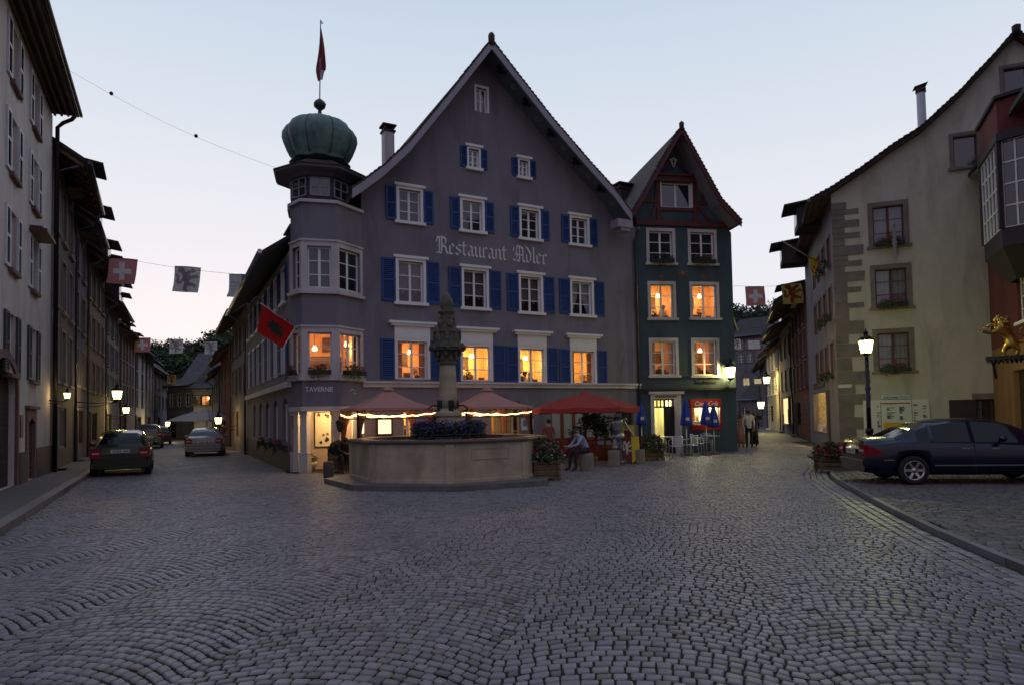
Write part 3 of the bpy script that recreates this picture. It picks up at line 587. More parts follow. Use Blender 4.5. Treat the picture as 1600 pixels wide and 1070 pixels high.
# ---- turret ----
def rp3(p, z): return V((p.x, p.y, z))
TW = [Wall(P0, P1), Wall(P1, P2), Wall(P2, P3)]
ztop = 8.72; cen = V((-6.45, 22.2))
zband = (zc+.02, TW[1].uv(500, 516)[1]+.02, TW[1].uv(500, 455)[1], TW[1].uv(500, 379)[1])
z_w1 = (TW[1].uv(500, 584)[1], TW[1].uv(500, 519)[1]); z_w2 = (TW[1].uv(500, 450)[1], TW[1].uv(500, 385)[1]); zp = TW[1].uv(500, 632)[1]
wx = [(.14, .62), (.22, None), (.12, None)]
for i, w_ in enumerate(TW):
    a, c = (.15, w_.L-.10) if i == 0 else (.17, w_.L-.17) if i == 1 else (.10, w_.L-.10)
    wallmesh(AH, w_, [(0, zp-.05), (w_.L, zp-.05), (w_.L, ztop), (0, ztop)], [(a, z_w1[0], c, z_w1[1]), (a, z_w2[0], c, z_w2[1])], ADLER, thick=.16)
    b = MB()
    for (za, zb_) in (z_w1, z_w2):
        b = MB(); b.prism([(-.012, za-.10), (w_.L+.012, za-.10), (w_.L+.012, zb_+.16), (-.012, zb_+.16)], -.03, .01, holes=[rh((a, za, c, zb_))]); b.box((-.03, -.12, za-.2), (w_.L+.03, 0, za-.10)); b.box((-.02, -.07, zb_+.16), (w_.L+.02, 0, zb_+.22)); b.build('window_band', OFFW, AH, w_.m)
    MB().box((-.03, -.09, ztop-.06), (w_.L+.03, .1, ztop+.04)).build('top_moulding', OFFW, AH, w_.m); MB().box((-.03, -.08, zp-.2), (w_.L+.03, .16, zp-.05)).build('porch_beam', OFFW, AH, w_.m)
    for k, (za, zb_) in enumerate((z_w1, z_w2)):
        window(AH, w_, (a, za, c, zb_), sur=0, outer=False, rows=3, cols=(1, 2, 2)[i] if k else (1, 1, 4)[i], sill=False, glass=G_CLEAR if k == 0 else None, noroom=True, flowers=('red' if k == 0 else None), cur='full' if (k == 1 and i != 2) else None, curm=CURTD)
# lit bay room on the first floor
RB = mat('bay room paint', (.9, .50, .27), .9, .15, 1.5, 0); b = MB(); z0, z1 = zc+.05, z_w1[1]+.35
ib = [P0+V((.5, .62)), P1+V((.14, .55)), P2+V((-.18, .42)), P3+V((-.5, .1))]; bk = [V((-5.9, 24.0)), V((-7.9, 23.6))]
ring = [P0+V((.28, .05)), P1+V((.09, .28)), P2+V((-.13, .25)), P3+V((-.3, -.02)), V((-6.12, 24.1)), V((-8.3, 23.7))]
for k in (3, 4, 5): p, q = ring[k], ring[(k+1) % 6]; b.q([(p.x, p.y, z0), (q.x, q.y, z0), (q.x, q.y, z1), (p.x, p.y, z1)])
b.q([(p.x, p.y, z1) for p in ring]); b.q([(p.x, p.y, z0) for p in ring], 1); b.box((-7.3, 23.35, z0), (-6.2, 23.8, z0+1.0), 1); b.box((-6.9, 23.85, z0+1.2), (-6.4, 23.9, z0+1.7), 1); b.build('lit_room', [RB, BWOOD], AH)
for p in (V((-6.62, 22.0, z1-.75)), V((-5.72, 22.7, z1-.55)), V((-7.45, 22.7, z1-.6))):
    q = MB(); q.lathe([(.05, .09), (.09, -.04), (.05, -.08), (.001, -.085)], 10, p); q.tube([(p.x, p.y, z1), (p.x, p.y, p.z+.08)], .01, 4, 1); q.build('pendant_lamp', [emis('lamp glow', (1, .68, .30), 9), BLACKP], AH)
    light(p+V((0, 0, -.2)), (1, .62, .26), 16, .1)
# porch: piers with bases, recessed wall, ceiling
piers = [P0, P1, P2, P3+V((-.1, 0.1))]
for i, p in enumerate(piers):
    w_ = .15 if i else .11; c = cen-p; c = p+c.normalized()*.18; m4 = M.Translation((c.x, c.y, 0)) @ M.Rotation(radians((-10, -12, 35, 28)[i]), 4, 'Z'); b = MB()
    b.box((-.14, -.14, 0), (.14, .14, .60)); b.box((-.115, -.115, .62), (.115, .115, zp-.32)); b.box((-.14, -.14, zp-.32), (.14, .14, zp-.2)); b.box((-.155, -.155, .60), (.155, .155, .64)); b.build('porch_pier', OFFW, AH, m4)
ringp = [P0, P1, P2, P3, P3+V((-1.4, 1.6)), P0+V((.0, 1.3))]
b = MB(); b.q([(p.x, p.y, zp-.06) for p in ringp]); b.build('porch_ceiling', mat('porch ceiling', (.55, .45, .35)), AH)
bw = [P0+V((-.05, .9)), V((-6.0, 22.55)), P3+V((-.05, .28))]
for p, q in zip(bw, bw[1:]):
    w_ = Wall(p, q); MB().box((0, 0, 0), (w_.L, .15, zp)).build('porch_wall', mat('warm porch render', (.42, .30, .26), .9), AH, w_.m)
w_ = Wall(bw[0], bw[1]); bb = MB(); bb.box((.5, -.04, .75), (1.12, -.005, 1.95)); o = bb.build('picture_frame', IRON, AH, w_.m)
pc = MB(); pc.box((.53, -.05, .78), (1.09, -.041, 1.92)); pic = pc.build('picture', mat('pale poster paper', (.62, .52, .40), .6, .1, 4), o, w_.m); pd = MB(); rq_ = random.Random(6)
for q_ in range(9):
    x_ = .56+rq_.random()*.42; z_ = .86+rq_.random()*.35 if q_ < 6 else 1.72+rq_.random()*.1; s_ = .05+rq_.random()*.06; pd.prism([(x_, z_), (x_+s_, z_), (x_+s_, z_+s_*.8), (x_+s_/2, z_+s_*1.3), (x_, z_+s_*.8)], -.056, -.052, q_ % 2)
pd.build('printed_houses', [BWOOD, DWOOD], o, w_.m)
b = MB()
for k, (x, z) in enumerate(((-.02, 0), (.12, .01), (.24, 0), (-.12, .01))): b.ball((P1.x+.55+x, P1.y+.75, zp-.12), .05, 6)
b.build('porch_spotlight', emis('warm bulb', (1, .80, .50), 14), AH); light((P1.x+.6, P1.y+.8, zp-.25), (1, .66, .24), 48, .08); light((P1.x+1.0, P1.y+1.0, zp-.3), (1, .70, .30), 26, .08)
# lantern storey, eave, dome, finial
def octo(r, a0=0): return [(cen.x+r*cos(a0+k*pi/4), cen.y+r*sin(a0+k*pi/4)) for k in range(8)]
oa = radians(15.5-90+22.5); zl = ztop+.04
ez0 = at(495, 272, cen.y-1.0).z; ez1 = ez0+.34
C3 = (cen.x, cen.y, 0)
b = MB(); b.lathe([(1.14, ztop-.1), (1.14, zl), (1.0, zl+.12)], 8, C3, 0, False, a0=oa); b.build('turret_ledge', VERGE, AH)
b = MB(); b.lathe([(1.0, zl), (1.0, ez0+.3)], 8, C3, 0, False, a0=oa); lan = b.build('lantern_storey', mat('dark slate cladding', (.04, .042, .05), .6, .2, 4, .3, kind='plank'), AH)
for k in range(8):
    a = oa+pi/8+k*pi/4; ap = 1.0*cos(pi/8); c = V((cen.x+ap*cos(a), cen.y+ap*sin(a), zl+.28)); m4 = M.Translation(c) @ M.Rotation(a+pi/2, 4, 'Z'); hh = ez0-zl-.38
    b = MB(); w2 = .30
    for x in (-w2, 0, w2): b.box((x-.02, -.04, 0), (x+.02, 0, hh))
    for z in (0, hh/2, hh): b.box((-w2, -.035, z-.02), (w2, -.003, z+.02))
    o = b.build('lantern_window', VERGE, lan, m4); MB().box((-w2, -.012, 0), (w2, -.004, hh)).build('glass', G_DARK, lan, m4)
b = MB(); b.lathe([(1.02, ez0-.02), (1.10, ez0+.02), (1.12, ez0+.08), (1.56, ez0+.10), (1.58, ez0+.16)], 8, C3, 1, False, a0=oa); b.lathe([(1.60, ez0+.16), (1.60, ez0+.21), (1.05, ez0+.50), (.8, ez0+.54)], 8, C3, 0, False, a0=oa); b.build('turret_eave', [TILED, mat('dim lilac soffit', (.15, .135, .16), .8)], AH)
zb = at(500, 252, cen.y).z; zt = at(500, 191, cen.y).z; Hd = zt-zb
prof = [(.92, 0), (1.0, .05), (1.09, .18), (1.20, .38), (1.255, .52), (1.24, .65), (1.13, .79), (.92, .91), (.66, .985), (.40, 1.0), (.15, .97), (.06, .96)]
prof = [(1.02, -.10)]+prof
rf = lambda t, z: 1-.10*abs(cos((t-oa)*4))**2.5*min(1., max(0, (zt-z)/Hd*4+.15))-0*z
b = MB(); b.lathe([(r, zb+Hd*h) for r, h in prof], 96, C3, 0, True, rf)
for k in range(8):
    a = oa+k*pi/4; b.tube([(cen.x+(r*rf(a, zb+Hd*h)+.006)*cos(a), cen.y+(r*rf(a, zb+Hd*h)+.006)*sin(a), zb+Hd*h) for r, h in prof[1:-1]], .016, 5, 1)
b.build('onion_dome', [COPPER, mat('dark copper seam', (.035, .06, .05), .6)], AH)
b = MB(); zq = zb+Hd*.95; b.lathe([(.16, 0), (.09, .12), (.06, .30), (.07, .42), (.05, .46)], 10, (cen.x, cen.y, zq)); b.lathe([(.05, .46), (.2, .60), (.22, .68), (.16, .78), (.03, .88)], 8, (cen.x, cen.y, zq), 0, False); b.build('finial', mat('dark lead', (.05, .045, .05), .5), AH)
ftop = at(503, 32, cen.y).z
FP = thing('flagpole', 'tall white pole with a limp red and white flag above the green onion dome', 'flagpole', (cen.x, cen.y, zq+.88))
pt = V((cen.x+.05, cen.y, ftop)); MB().tube([(cen.x, cen.y, zq+.85), pt], .022, 6).tube([pt, pt+V((.05, 0, -.12)), pt+V((.09, 0, -.1))], .02, 5).build('pole', mat('pale metal pole', (.4, .4, .45), .4, metal=.5), FP)
fb = MB(); f0, f1 = at(503, 45, cen.y).z, at(505, 129, cen.y).z; nr = 14
for i in range(nr):
    for j in range(6):
        def fp(i, j):
            t = i/nr; wd = (.03+.34*min(1, t*1.4))*(1 if t < .8 else (1-(t-.8)*2.6)); x = (j/6-.45)*wd; return (cen.x+.05+x+.02*sin(t*5), cen.y+.05*sin(j*2.4+t*3)-.03, f0+(f1-f0)*t+(.10*j/6 if t > .8 else 0))
        fb.q([fp(i, j), fp(i, j+1), fp(i+1, j+1), fp(i+1, j)], 1 if (i > 10 and j > 2) else 0, True)
fb.build('flag', [mat('faded red flag cloth', (.22, .035, .05), .8), mat('white flag cloth', (.45, .42, .5), .8)], FP)
# ---- lettering ----
def strokes(b, glyph, x, z, s, nib=(.085, .075), sl=.0):
    for ln in glyph:
        for p, q in zip(ln, ln[1:]):
            P_, Q_ = V((x+s*p[0], z+s*p[1])), V((x+s*q[0], z+s*q[1])); n = V((nib[0]*s, nib[1]*s))/2
            pts = [P_-n, P_+n, Q_+n, Q_-n]; ar = sum(pts[i].x*pts[(i+1) % 4].y-pts[(i+1) % 4].x*pts[i].y for i in range(4))
            if ar < 0: pts.reverse()
            b.q([(p.x, -.012, p.y) for p in pts])
GL = {'R': (.78, [[(.12, 0), (.22, .12), (.22, .85), (.08, .95)], [(.0, .0), (.16, .06), (.36, .0)], [(.36, .1), (.36, .92)], [(.02, .62), (.1, .92), (.36, .98), (.6, .86), (.62, .62), (.38, .5)], [(.4, .5), (.62, .34), (.64, .12), (.78, .0)], [(.0, .35), (.14, .46)]]),
 'A': (.86, [[(.02, .62), (.06, .84), (.28, .98), (.56, .92), (.68, .82), (.68, .1), (.84, .0)], [(.3, .95), (.22, .6), (.28, .3), (.12, .06), (.0, .1)], [(.12, .42), (.68, .42)], [(.44, .92), (.44, .1)], [(.1, .0), (.3, .1), (.42, .0)]]),
 'e': (.44, [[(.08, .1), (.08, .5), (.22, .62), (.36, .48), (.1, .3)], [(.08, .1), (.2, 0), (.38, .1)]]),
 's': (.40, [[(.34, .54), (.2, .62), (.06, .5), (.06, .4), (.3, .26), (.3, .12), (.16, 0), (.02, .1)]]),
 't': (.34, [[(.12, .82), (.12, .1), (.22, 0), (.32, .08)], [(.0, .6), (.3, .6)]]),
 'a': (.46, [[(.06, .5), (.18, .62), (.32, .52), (.32, .1), (.42, .0)], [(.32, .36), (.08, .24), (.08, .1), (.18, 0), (.32, .12)]]),
 'u': (.50, [[(.02, .58), (.1, .52), (.1, .1), (.22, 0), (.36, .12)], [(.36, .62), (.36, .1), (.46, 0)]]),
 'r': (.38, [[(.02, .54), (.1, .6), (.1, .06), (.18, 0)], [(.1, .46), (.24, .62), (.34, .54)], [(.0, .0), (.1, .06)]]),
 'n': (.50, [[(.02, .54), (.1, .6), (.1, .04)], [(.1, .46), (.26, .62), (.36, .52), (.36, .1), (.46, 0)], [(.02, .02), (.12, .06)]]),
 'd': (.48, [[(.06, .96), (.16, .86), (.36, .56), (.36, .12), (.22, 0), (.08, .12), (.08, .48), (.22, .62)]]),
 'l': (.26, [[(.04, .94), (.1, .98), (.1, .1), (.2, 0)]]), ' ': (.42, [])}
def gothic(wl, txt, pa, pb, name, parent, m, capz):
    u0, z0 = wl.uv(*pa); u1, z1 = wl.uv(*pb); tw = sum(GL[c][0] for c in txt); s = (u1-u0)/tw; b = MB(); x = 0; m4 = wl.m @ M.Translation((u0, 0, z0)) @ M.Rotation(-atan2(z1-z0, u1-u0), 4, 'Y')
    for c in txt+' ':
        if c == ' ' and b.v: b.build(name, m, parent, m4); b = MB()
        strokes(b, GL[c][1], x*s, 0, s); x += GL[c][0]
gothic(A, 'Restaurant Adler', (681, 395), (855, 414), 'wall_lettering', AH, mat('pale letter paint', (.68, .67, .68), .8, .1), .5)
def text(s, m4, size, m, name, parent, align='CENTER', ext=.004, sx=1., shear=0.):
    c = bpy.data.curves.new('t', 'FONT'); c.body = s; c.size = size; c.extrude = ext; c.offset = size*.018; c.align_x = align; c.resolution_u = 2; c.shear = shear; o = bpy.data.objects.new('t', c); COL.objects.link(o)
    dg = bpy.context.evaluated_depsgraph_get(); me = bpy.data.meshes.new_from_object(o.evaluated_get(dg)); bpy.data.objects.remove(o)
    me.materials.clear(); me.materials.append(m); return place(me, name, parent, m4 @ M.Rotation(pi/2, 4, 'X') @ M.Diagonal((sx, 1, 1, 1)))
LET = MT['pale letter paint']; w_ = TW[1]
text('TAVERNE', w_.m @ M.Translation((w_.L/2-.03, -.012, w_.uv(500, 611)[1])), .21, LET, 'wall_lettering', AH, sx=.95)
b = MB(); b.m = TW[2].m @ M.Translation((TW[2].L*.55, -.02, TW[2].uv(540, 611)[1])); b.tube([(-.16, 0, 0), (0, 0, .08), (.15, 0, .02), (.05, 0, -.05), (.2, 0, -.06)], .016, 5); b.build('wall_scroll', LET, AH)
# ---- ground floor of the front ----
for (r, kd_) in gfl:
    u0, u1 = r[0], r[2]; doorz = (1.0, 2.15) if kd_ == 'win' else (.02, 2.25)
    n = window(AH, A, (u0, doorz[0], u1, doorz[1]), sur=0, outer=False, rows=3 if kd_ == 'win' else 4, cols=2, sill=False, lit=(.9, .62, .25), e=30, sash=OFFW if kd_ == 'win' else mat('yellowish door paint', (.5, .42, .2)), deep=1.2)
RD = mat('dark red door paint', (.16, .02, .02), .5, .1); b = MB(); n = 4; wdt = (rd[1]-rd[0])
for i in range(n+1): x = rd[0]+wdt*i/n; b.box((max(rd[0], x-.07), .06, .02), (min(rd[1], x+.07), .12, 2.2))
b.box((rd[0], .065, .02), (rd[1], .115, .8)); b.box((rd[0], .065, 2.05), (rd[1], .115, 2.2)); dd = b.build('folding_door', RD, AH, A.m)
MB().box((rd[0], .09, .8), (rd[1], .10, 2.05)).build('door_pane', mat('frosted door pane', (.30, .32, .33), .4, .1), dd, A.m)
MB().box((da[0], .12, .02), (da[1], .15, 2.0)).build('arched_door', DWOOD, AH, A.m)
r = A.rect(814.5, 653, 833, 671); b = MB(); b.box((r[0], -.02, r[1]), (r[2], -.002, r[3])); pn = b.build('wall_notice', mat('white board', (.6, .62, .66), .5, .05), AH, A.m)
MB().box((r[0]+.06, -.026, r[1]+.14), (r[0]+.06+(r[2]-r[0])*.4, -.021, r[3]-.06)).build('notice_picture', mat('notice blue', (.08, .20, .35)), pn, A.m)
for px in ((547.5, 561), (591, 611)):
    a_, c_ = A.rect(px[0], 655, px[1], 677, .1), None
    u0, z0, u1, z1 = a_; u0 = max(u0, .0)
    b = MB(); b.box((u0-.06, -.1, z0-.06), (u1+.06, -.01, z1+.06)); f = b.build('menu_case', DWOOD, AH, A.m); MB().box((u0, -.108, z0), (u1, -.101, z1)).build('menu_page', emis('lit menu', (1, .72, .42), 1.6), f, A.m)
# ================= GREEN HOUSE =================
G0 = PE; G1 = V((PE.x, PE.y, 0))+ang(9.7)*4.38; GW = Wall((G0.x+.02, G0.y+.01), (G1.x, G1.y)); GL_ = GW.L
GH = thing('green_house', 'narrow dark green house with pointed half timbered gable above a snack shop', 'house', (G0.x, G0.y, 0))
go = 1.0
gpf = [GW.uv(x, y, go) for x, y in ((984, 340), (1022, 274), (1065, 198), (1100, 262), (1127, 311), (1158.5, 345))]
gh = []; gw = []
for r, k in (((1009.5, 357, 1055, 411), dict(flowers='purple')), ((1074.5, 359, 1119.5, 412), dict(flowers='red')), ((1012, 440, 1056, 497), dict(lit=(.9, .55, .28), e=28)), ((1077.5, 441, 1123.5, 497), dict(lit=(.85, .50, .26), e=24)), ((1014, 528, 1060, 586), dict(lit=(.75, .45, .30), e=16, cur='full', curm=None)), ((1080, 528, 1124, 586), dict(lit=(.7, .35, .32), e=15, cur='full', curm=None))):
    q = GW.rect(*r); gw.append((q, k)); gh.append((q[0]+.13, q[1], q[2]-.13, q[3]-.13))
aw = GW.rect(1031.5, 284, 1081.5, 324.5); gh.append((aw[0]+.05, aw[1], aw[2]-.05, aw[3]-.05))
dr = GW.rect(1022, 623, 1054, 700); dr = (dr[0], .02, dr[2], dr[3]); sr = GW.rect(1080, 624, 1125, 670)
gh += [dr, sr]; zE = zroof(.0, gpf)
out = [(0, 0), (GL_, 0), (GL_, zroof(GL_, gpf)-.22)]+[(u, z-.18) for u, z in gpf[::-1] if 0 < u < GL_]+[(0, zroof(0, gpf)-.22)]
wallmesh(GH, GW, out, gh, GREEN)
sheer = mat('sheer warm curtain', (.8, .6, .45), .9)
for q, k in gw:
    if k.get('cur'):
        k = dict(k); k['cur'] = 'sides'; k['curm'] = sheer
    window(GH, GW, q, sur=.13, sm=OFFW, **k)
window(GH, GW, aw, sur=.05, rows=1, cols=2, sill=False, glass=G_DARK)
b = MB(); gd = 9.
roofslab(b, [p for p in gpf if p[0] <= gpf[2][0]], -go, gd, .14, 0, 1, 0); roofslab(b, [p for p in gpf if p[0] >= gpf[2][0]], -go, gd, .14, 0, 1, 0); vergetiles(b, gpf, -go)
b.lathe([(.10, -.2), (.11, .1), (.001, .2)], 8, (gpf[2][0], -go, gpf[2][1]+.04)); b.build('roof', [TILE, mat('lilac soffit', (.27, .24, .26), .8), TILE], GH, GW.m)
b = MB(); vp = gpf
for (a, az), (c, cz) in zip(vp, vp[1:]):
    for y, fl in ((-go-.02, 0), (-go+.04, 1)):
        q = [(a, y, az-.02), (a, y, az-.26), (c, y, cz-.26), (c, y, cz-.02)]; b.q(q[::-1] if fl else q)
    b.q([(a, -go-.02, az-.26), (a, -go+.04, az-.26), (c, -go+.04, cz-.26), (c, -go-.02, cz-.26)])
b.build('barge_board', REDBEAM, GH, GW.m)
def gl(*ps): return [GW.uv(*p) for p in ps]
b = MB(); y0, y1 = -.05, .02; zb_ = GW.uv(1065, 350)[1]
b.box((0, -.09, zb_-.12), (GL_, .0, zb_+.10)); hz = GW.uv(1056, 276)[1]
b.box((aw[0]-.35, -.14, hz-.28), (aw[2]+.35, 0, hz-.04)); b.box((aw[0]-.25, -.22, hz-.04), (aw[2]+.25, 0, hz+.06))
for u in (aw[0]-.10, aw[2]+.10): b.box((u-.09, -.06, zb_+.1), (u+.09, 0, hz-.28))
b.box((aw[0]-.01, -.06, aw[1]-.16), (aw[2]+.01, 0, aw[1]-.03))
zm = (zb_+hz)/2-.1
for s, u0, u1 in ((-1, .35, aw[0]-.19), (1, aw[2]+.19, GL_-.35)):
    b.box((u0, -.05, zm-.06), (u1, 0, zm+.06)); um = (u0+u1)/2
    beamline(b, [((u1, zm-.1) if s < 0 else (u0, zm-.1), (um, zb_+.1))[0], (um, zb_+.1)], .12, -.05, .0)
    b.box((um-.3*s-.06, -.045, zm), (um-.3*s+.06, 0, zm+.55))
pk = gpf[2]; beamline(b, [(pk[0]-.75, hz+.1), (pk[0], pk[1]-1.0), (pk[0]+.75, hz+.1)], .11, -.05, 0); b.build('timber_frame', REDBEAM, GH, GW.m)
b = MB(); b.prism([(pk[0]-.17, pk[1]-1.05), (pk[0], pk[1]-1.42), (pk[0]+.17, pk[1]-1.05), (pk[0], pk[1]-.95)], -.10, -.05); o = b.build('gable_shield', OFFW, GH, GW.m)
MB().box((pk[0]-.02, -.108, pk[1]-1.3), (pk[0]+.02, -.102, pk[1]-1.02)).box((pk[0]-.09, -.1081, pk[1]-1.15), (pk[0]+.09, -.1021, pk[1]-1.11)).build('shield_cross', IRON, o, GW.m)
zc2 = GW.uv(1065, 607)[1]; b = MB(); b.box((0, -.12, zc2-.06), (GL_+.02, 0, zc2+.03)); b.build('string_course', TILED, GH, GW.m)
# painted ornaments (ochre) over the second floor windows
OCP = mat('faded ochre ornament', (.22, .13, .06), .8, .2)
for px, py, s in ((1033, 434, .8), (1066, 428, 1.25), (1099, 434, .8)):
    u, z = GW.uv(px, py); b = MB(); b.m = GW.m @ M.Translation((u, -.004, z))
    for k in range(7): a = k*pi/3.5+.3; b.tube([(0, 0, 0), (.12*s*cos(a), 0, .09*s*sin(a)+.03), (.22*s*cos(a+.4), 0, .16*s*sin(a+.4))], .016*s, 4)
    b.ball((0, -.0, .02), .06*s, 5, 0, (1, .3, 1.2)); b.build('wall_ornament', OCP, GH)
r = GW.rect(1086, 588, 1122, 602); text('Rathaus', GW.m @ M.Translation(((r[0]+r[2])/2, -.01, r[1]+.08)), .26, mat('faded sign paint', (.10, .075, .03)), 'sign_lettering', GH) if False else None
b = MB(); b.m = GW.m @ M.Translation((r[0], -.008, r[1]+.06))
for k in range(8):                                   # faded illegible old lettering
    x = k*.125; b.tube([(x, 0, 0), (x+.03, 0, .17 if k in (0, 3) else .11), (x+.08, 0, .02), (x+.1, 0, .1)], .010, 4)
b.build('faded_lettering', mat('faded sign paint', (.09, .06, .03)), GH)
# shop door
def GB(b, r, y0, y1, mi=0): b.box((r[0], y0, r[1]), (r[2], y1, r[3]), mi)
b = MB(); s0 = GW.rect(1016.5, 616, 1064, 700); us0, us1 = s0[0], s0[2]; zt_ = s0[3]
b.box((us0, -.08, 0), (dr[0], .02, dr[3])); b.box((dr[2], -.08, 0), (us1, .02, dr[3])); b.box((us0, -.08, dr[3]), (us1, .02, zt_+.02)); b.box((us0-.10, -.18, zt_+.02), (us1+.10, 0, zt_+.13)); b.build('door_surround', OFFW, GH, GW.m)
MB().box((us0+.2, -.085, zt_-.12), (us1-.2, -.081, zt_-.04)).build('door_frieze', OCP, GH, GW.m)
def shoproom(u0, u1, z0, z1, col, nm, e, dp=2.2):
    W_ = GW.m; b = MB(); x0, x1, y0, y1 = u0-.5, u1+.15, .23, dp; z0 = .03
    b.q([(x0, y1, z0), (x1, y1, z0), (x1, y1, z1), (x0, y1, z1)]); b.q([(x0, y0, z0), (x0, y1, z0), (x0, y1, z1), (x0, y0, z1)]); b.q([(x1, y1, z0), (x1, y0, z0), (x1, y0, z1), (x1, y1, z1)]); b.q([(x0, y0, z0), (x1, y0, z0), (x1, y1, z0), (x0, y1, z0)], 1); b.q([(x0, y0, z1), (x0, y1, z1), (x1, y1, z1), (x1, y0, z1)])
    b.build(nm, [mat('shop wall', col, .8), mat('shop floor', (.3, .28, .24), .4)], GH, W_); light(W_ @ V(((u0+u1)/2, 1.1, z1-.35)), (1, .90, .60), e, .15)
    q = MB(); q.box(((u0+u1)/2-.4, 1.0, z1-.06), ((u0+u1)/2+.4, 1.15, z1-.02)); q.build('ceiling_tube', emis('shop tube', (1, .95, .62), 9), GH, W_)
b = MB(); zz_ = sr[1]
b.box((dr[0]+.02, .9, .03), (dr[0]+.36, 1.2, .42), 1); b.box((dr[0]+.40, .8, .03), (dr[0]+.62, 1.05, .55), 2); b.box((dr[0]-.3, 1.5, .03), (dr[2]-.3, 1.9, 1.0), 0); b.box((dr[0]+.05, 1.45, 1.0), (dr[0]+.45, 1.7, 1.35), 3); b.box((dr[0]-.1, 2.12, 1.5), (dr[0]+.3, 2.18, 2.0), 2); b.box((sr[0]+.15, 1.2, zz_+.5), (sr[0]+.5, 1.5, zz_+.95), 3); b.box((sr[0]+.6, 2.1, zz_+.5), (sr[0]+.95, 2.18, zz_+1.1), 2); b.box((sr[0]+1.1, 1.9, .03), (sr[0]+1.5, 2.1, 2.1), 0); b.box((sr[2]-.5, 1.4, .03), (sr[2]-.3, 1.8, 1.9), 3)
for q_ in range(5): b.lathe([(.05, 0), (.06, .1), (.03, .16), (.03, .2)], 8, (sr[0]+.25+q_*.25, .5, zz_+.35), 1 if q_ % 2 else 2)
b.build('shop_furnishings', [WHITE, mat('yellow crate', (.6, .4, .03)), mat('green tub', (.03, .22, .10)), BWOOD], GH, GW.m)
shoproom(dr[0], dr[2], 0, 2.35, (.70, .66, .38), 'shop_interior', 60); shoproom(sr[0]+.45, sr[2]-.02, 0, 2.25, (.80, .74, .55), 'shop_interior', 130)
b = MB(); b.box((dr[0], .1, dr[1]), (dr[0]+.06, .16, dr[3])); b.box((dr[2]-.42, .1, dr[1]), (dr[2]-.34, .16, dr[3])); b.box((dr[0], .1, dr[3]-.36), (dr[2], .15, dr[3]-.30)); b.box((dr[0], .1, dr[3]-.05), (dr[2], .15, dr[3])); b.box((dr[2]-.34, .1, dr[1]), (dr[2], .14, dr[3]-.36))
for i in range(6): x = dr[0]+.12+i*.17; b.box((x+.05, .11, dr[3]-.3), (x+.1, .13, dr[3]-.05))
b.build('shop_door', DWOOD, GH, GW.m)
SR = mat('red sign plastic', (.50, .02, .02), .35, .05, bump=0); b = MB(); zs_, hs_ = sr[3], sr[3]-sr[1]
b.box((sr[0]-.04, -.06, sr[3]-.34), (sr[2]+.04, .0, sr[3]+.03)); b.box((sr[0]-.04, -.05, sr[1]-.02), (sr[2]+.04, 0, sr[1]+.20)); b.box((sr[0]-.04, -.05, sr[1]), (sr[0]+.03, 0, sr[3])); b.box((sr[2]-.03, -.05, sr[1]), (sr[2]+.04, 0, sr[3])); swf = b.build('shop_window', SR, GH, GW.m)
MB().box((sr[0], .05, sr[1]), (sr[2], .056, sr[3])).build('glass', G_CLEAR, swf, GW.m)
MB().box((sr[0]+.1, .3, sr[1]+.2), (sr[2]-.1, .7, sr[1]+.34)).build('shop_counter', mat('counter', (.5, .5, .48)), swf, GW.m)
text('Coca-Cola', GW.m @ M.Translation(((sr[0]+sr[2])/2, -.068, sr[3]-.25)), .27, mat('white sign letters', (.75, .7, .7), .4), 'sign_lettering', swf, shear=.35, sx=.92)
b = MB(); b.box((GL_-.2, .22, 0), (GL_, 7, zroof(GL_, gpf)-.45)); b.box((0, gd-.3, 0), (GL_-.2, gd, 8)); b.build('side_wall', mat('side wall render', (.20, .165, .15), .9, .15, kind='grime'), GH, GW.m)
b = MB(); ue, ze = gpf[-1]; b.tube([(ue-.02, -go, ze-.08), (ue-.02, 7, ze-.08)], .07, 8); b.tube([(GL_-.05, -.14, 0), (GL_-.05, -.14, 2)], .001, 4); b.build('gutter', ZINC, GH, GW.m)
# ================= WHITE CORNER HOUSE =================
CW0 = at(1313, 700, 26.4); CW0 = V((CW0.x, CW0.y)); wd = V((2700, -1024)).normalized(); CW1 = CW0+wd*12.
WW = Wall(CW0, CW1); WH = thing('corner_house', 'tall cream gabled corner house with stone quoins and dark framed windows with flower boxes', 'house', (CW0.x, CW0.y, 0))
wo_ = .35
WAPX = at(1588, 46, 24.3)
wpf = [WW.uv(x, y, wo_) for x, y in ((1266, 311), (1298, 294), (1345, 263), (1396, 226), (1440, 198), (1500, 143), (1545, 95), (1588, 47))]
pk = wpf[-1]; wpf2 = wpf+[(pk[0]*2-u, z) for u, z in wpf[::-1][1:] if pk[0]*2-u < 12.6]
wh = []; ww = []
for r, k in (((1356, 315, 1420, 384), dict(flowers='red', cur='full')), ((1360, 413, 1425, 480), dict(flowers='red', cur='full')), ((1364, 513, 1429, 579), dict(flowers='red', cur='full')), ((1483, 207, 1533.5, 261), dict(glass=G_DARK, rows=1, cols=1)), ((1562, 100, 1612, 150), dict(glass=G_DARK, rows=1, cols=1))):
    q = WW.rect(*r); s = .17 if r[0] < 1480 else .13; ww.append((q, s, k)); wh.append((q[0]+s, q[1], q[2]-s, q[3]-s))
lwq = WW.rect(1525, 623, 1552, 668); lwq = (lwq[0], lwq[1], lwq[0]+1.1, lwq[3]); wh.append(lwq)
RW = WW.L
out = [(0, 0), (RW, 0), (RW, zroof(RW, wpf2)-.2)]+[(u, z-.16) for u, z in wpf2[::-1] if 0 < u < RW]+[(0, zroof(0, wpf2)-.18)]
wallmesh(WH, WW, out, wh, CREAM, thick=.3)
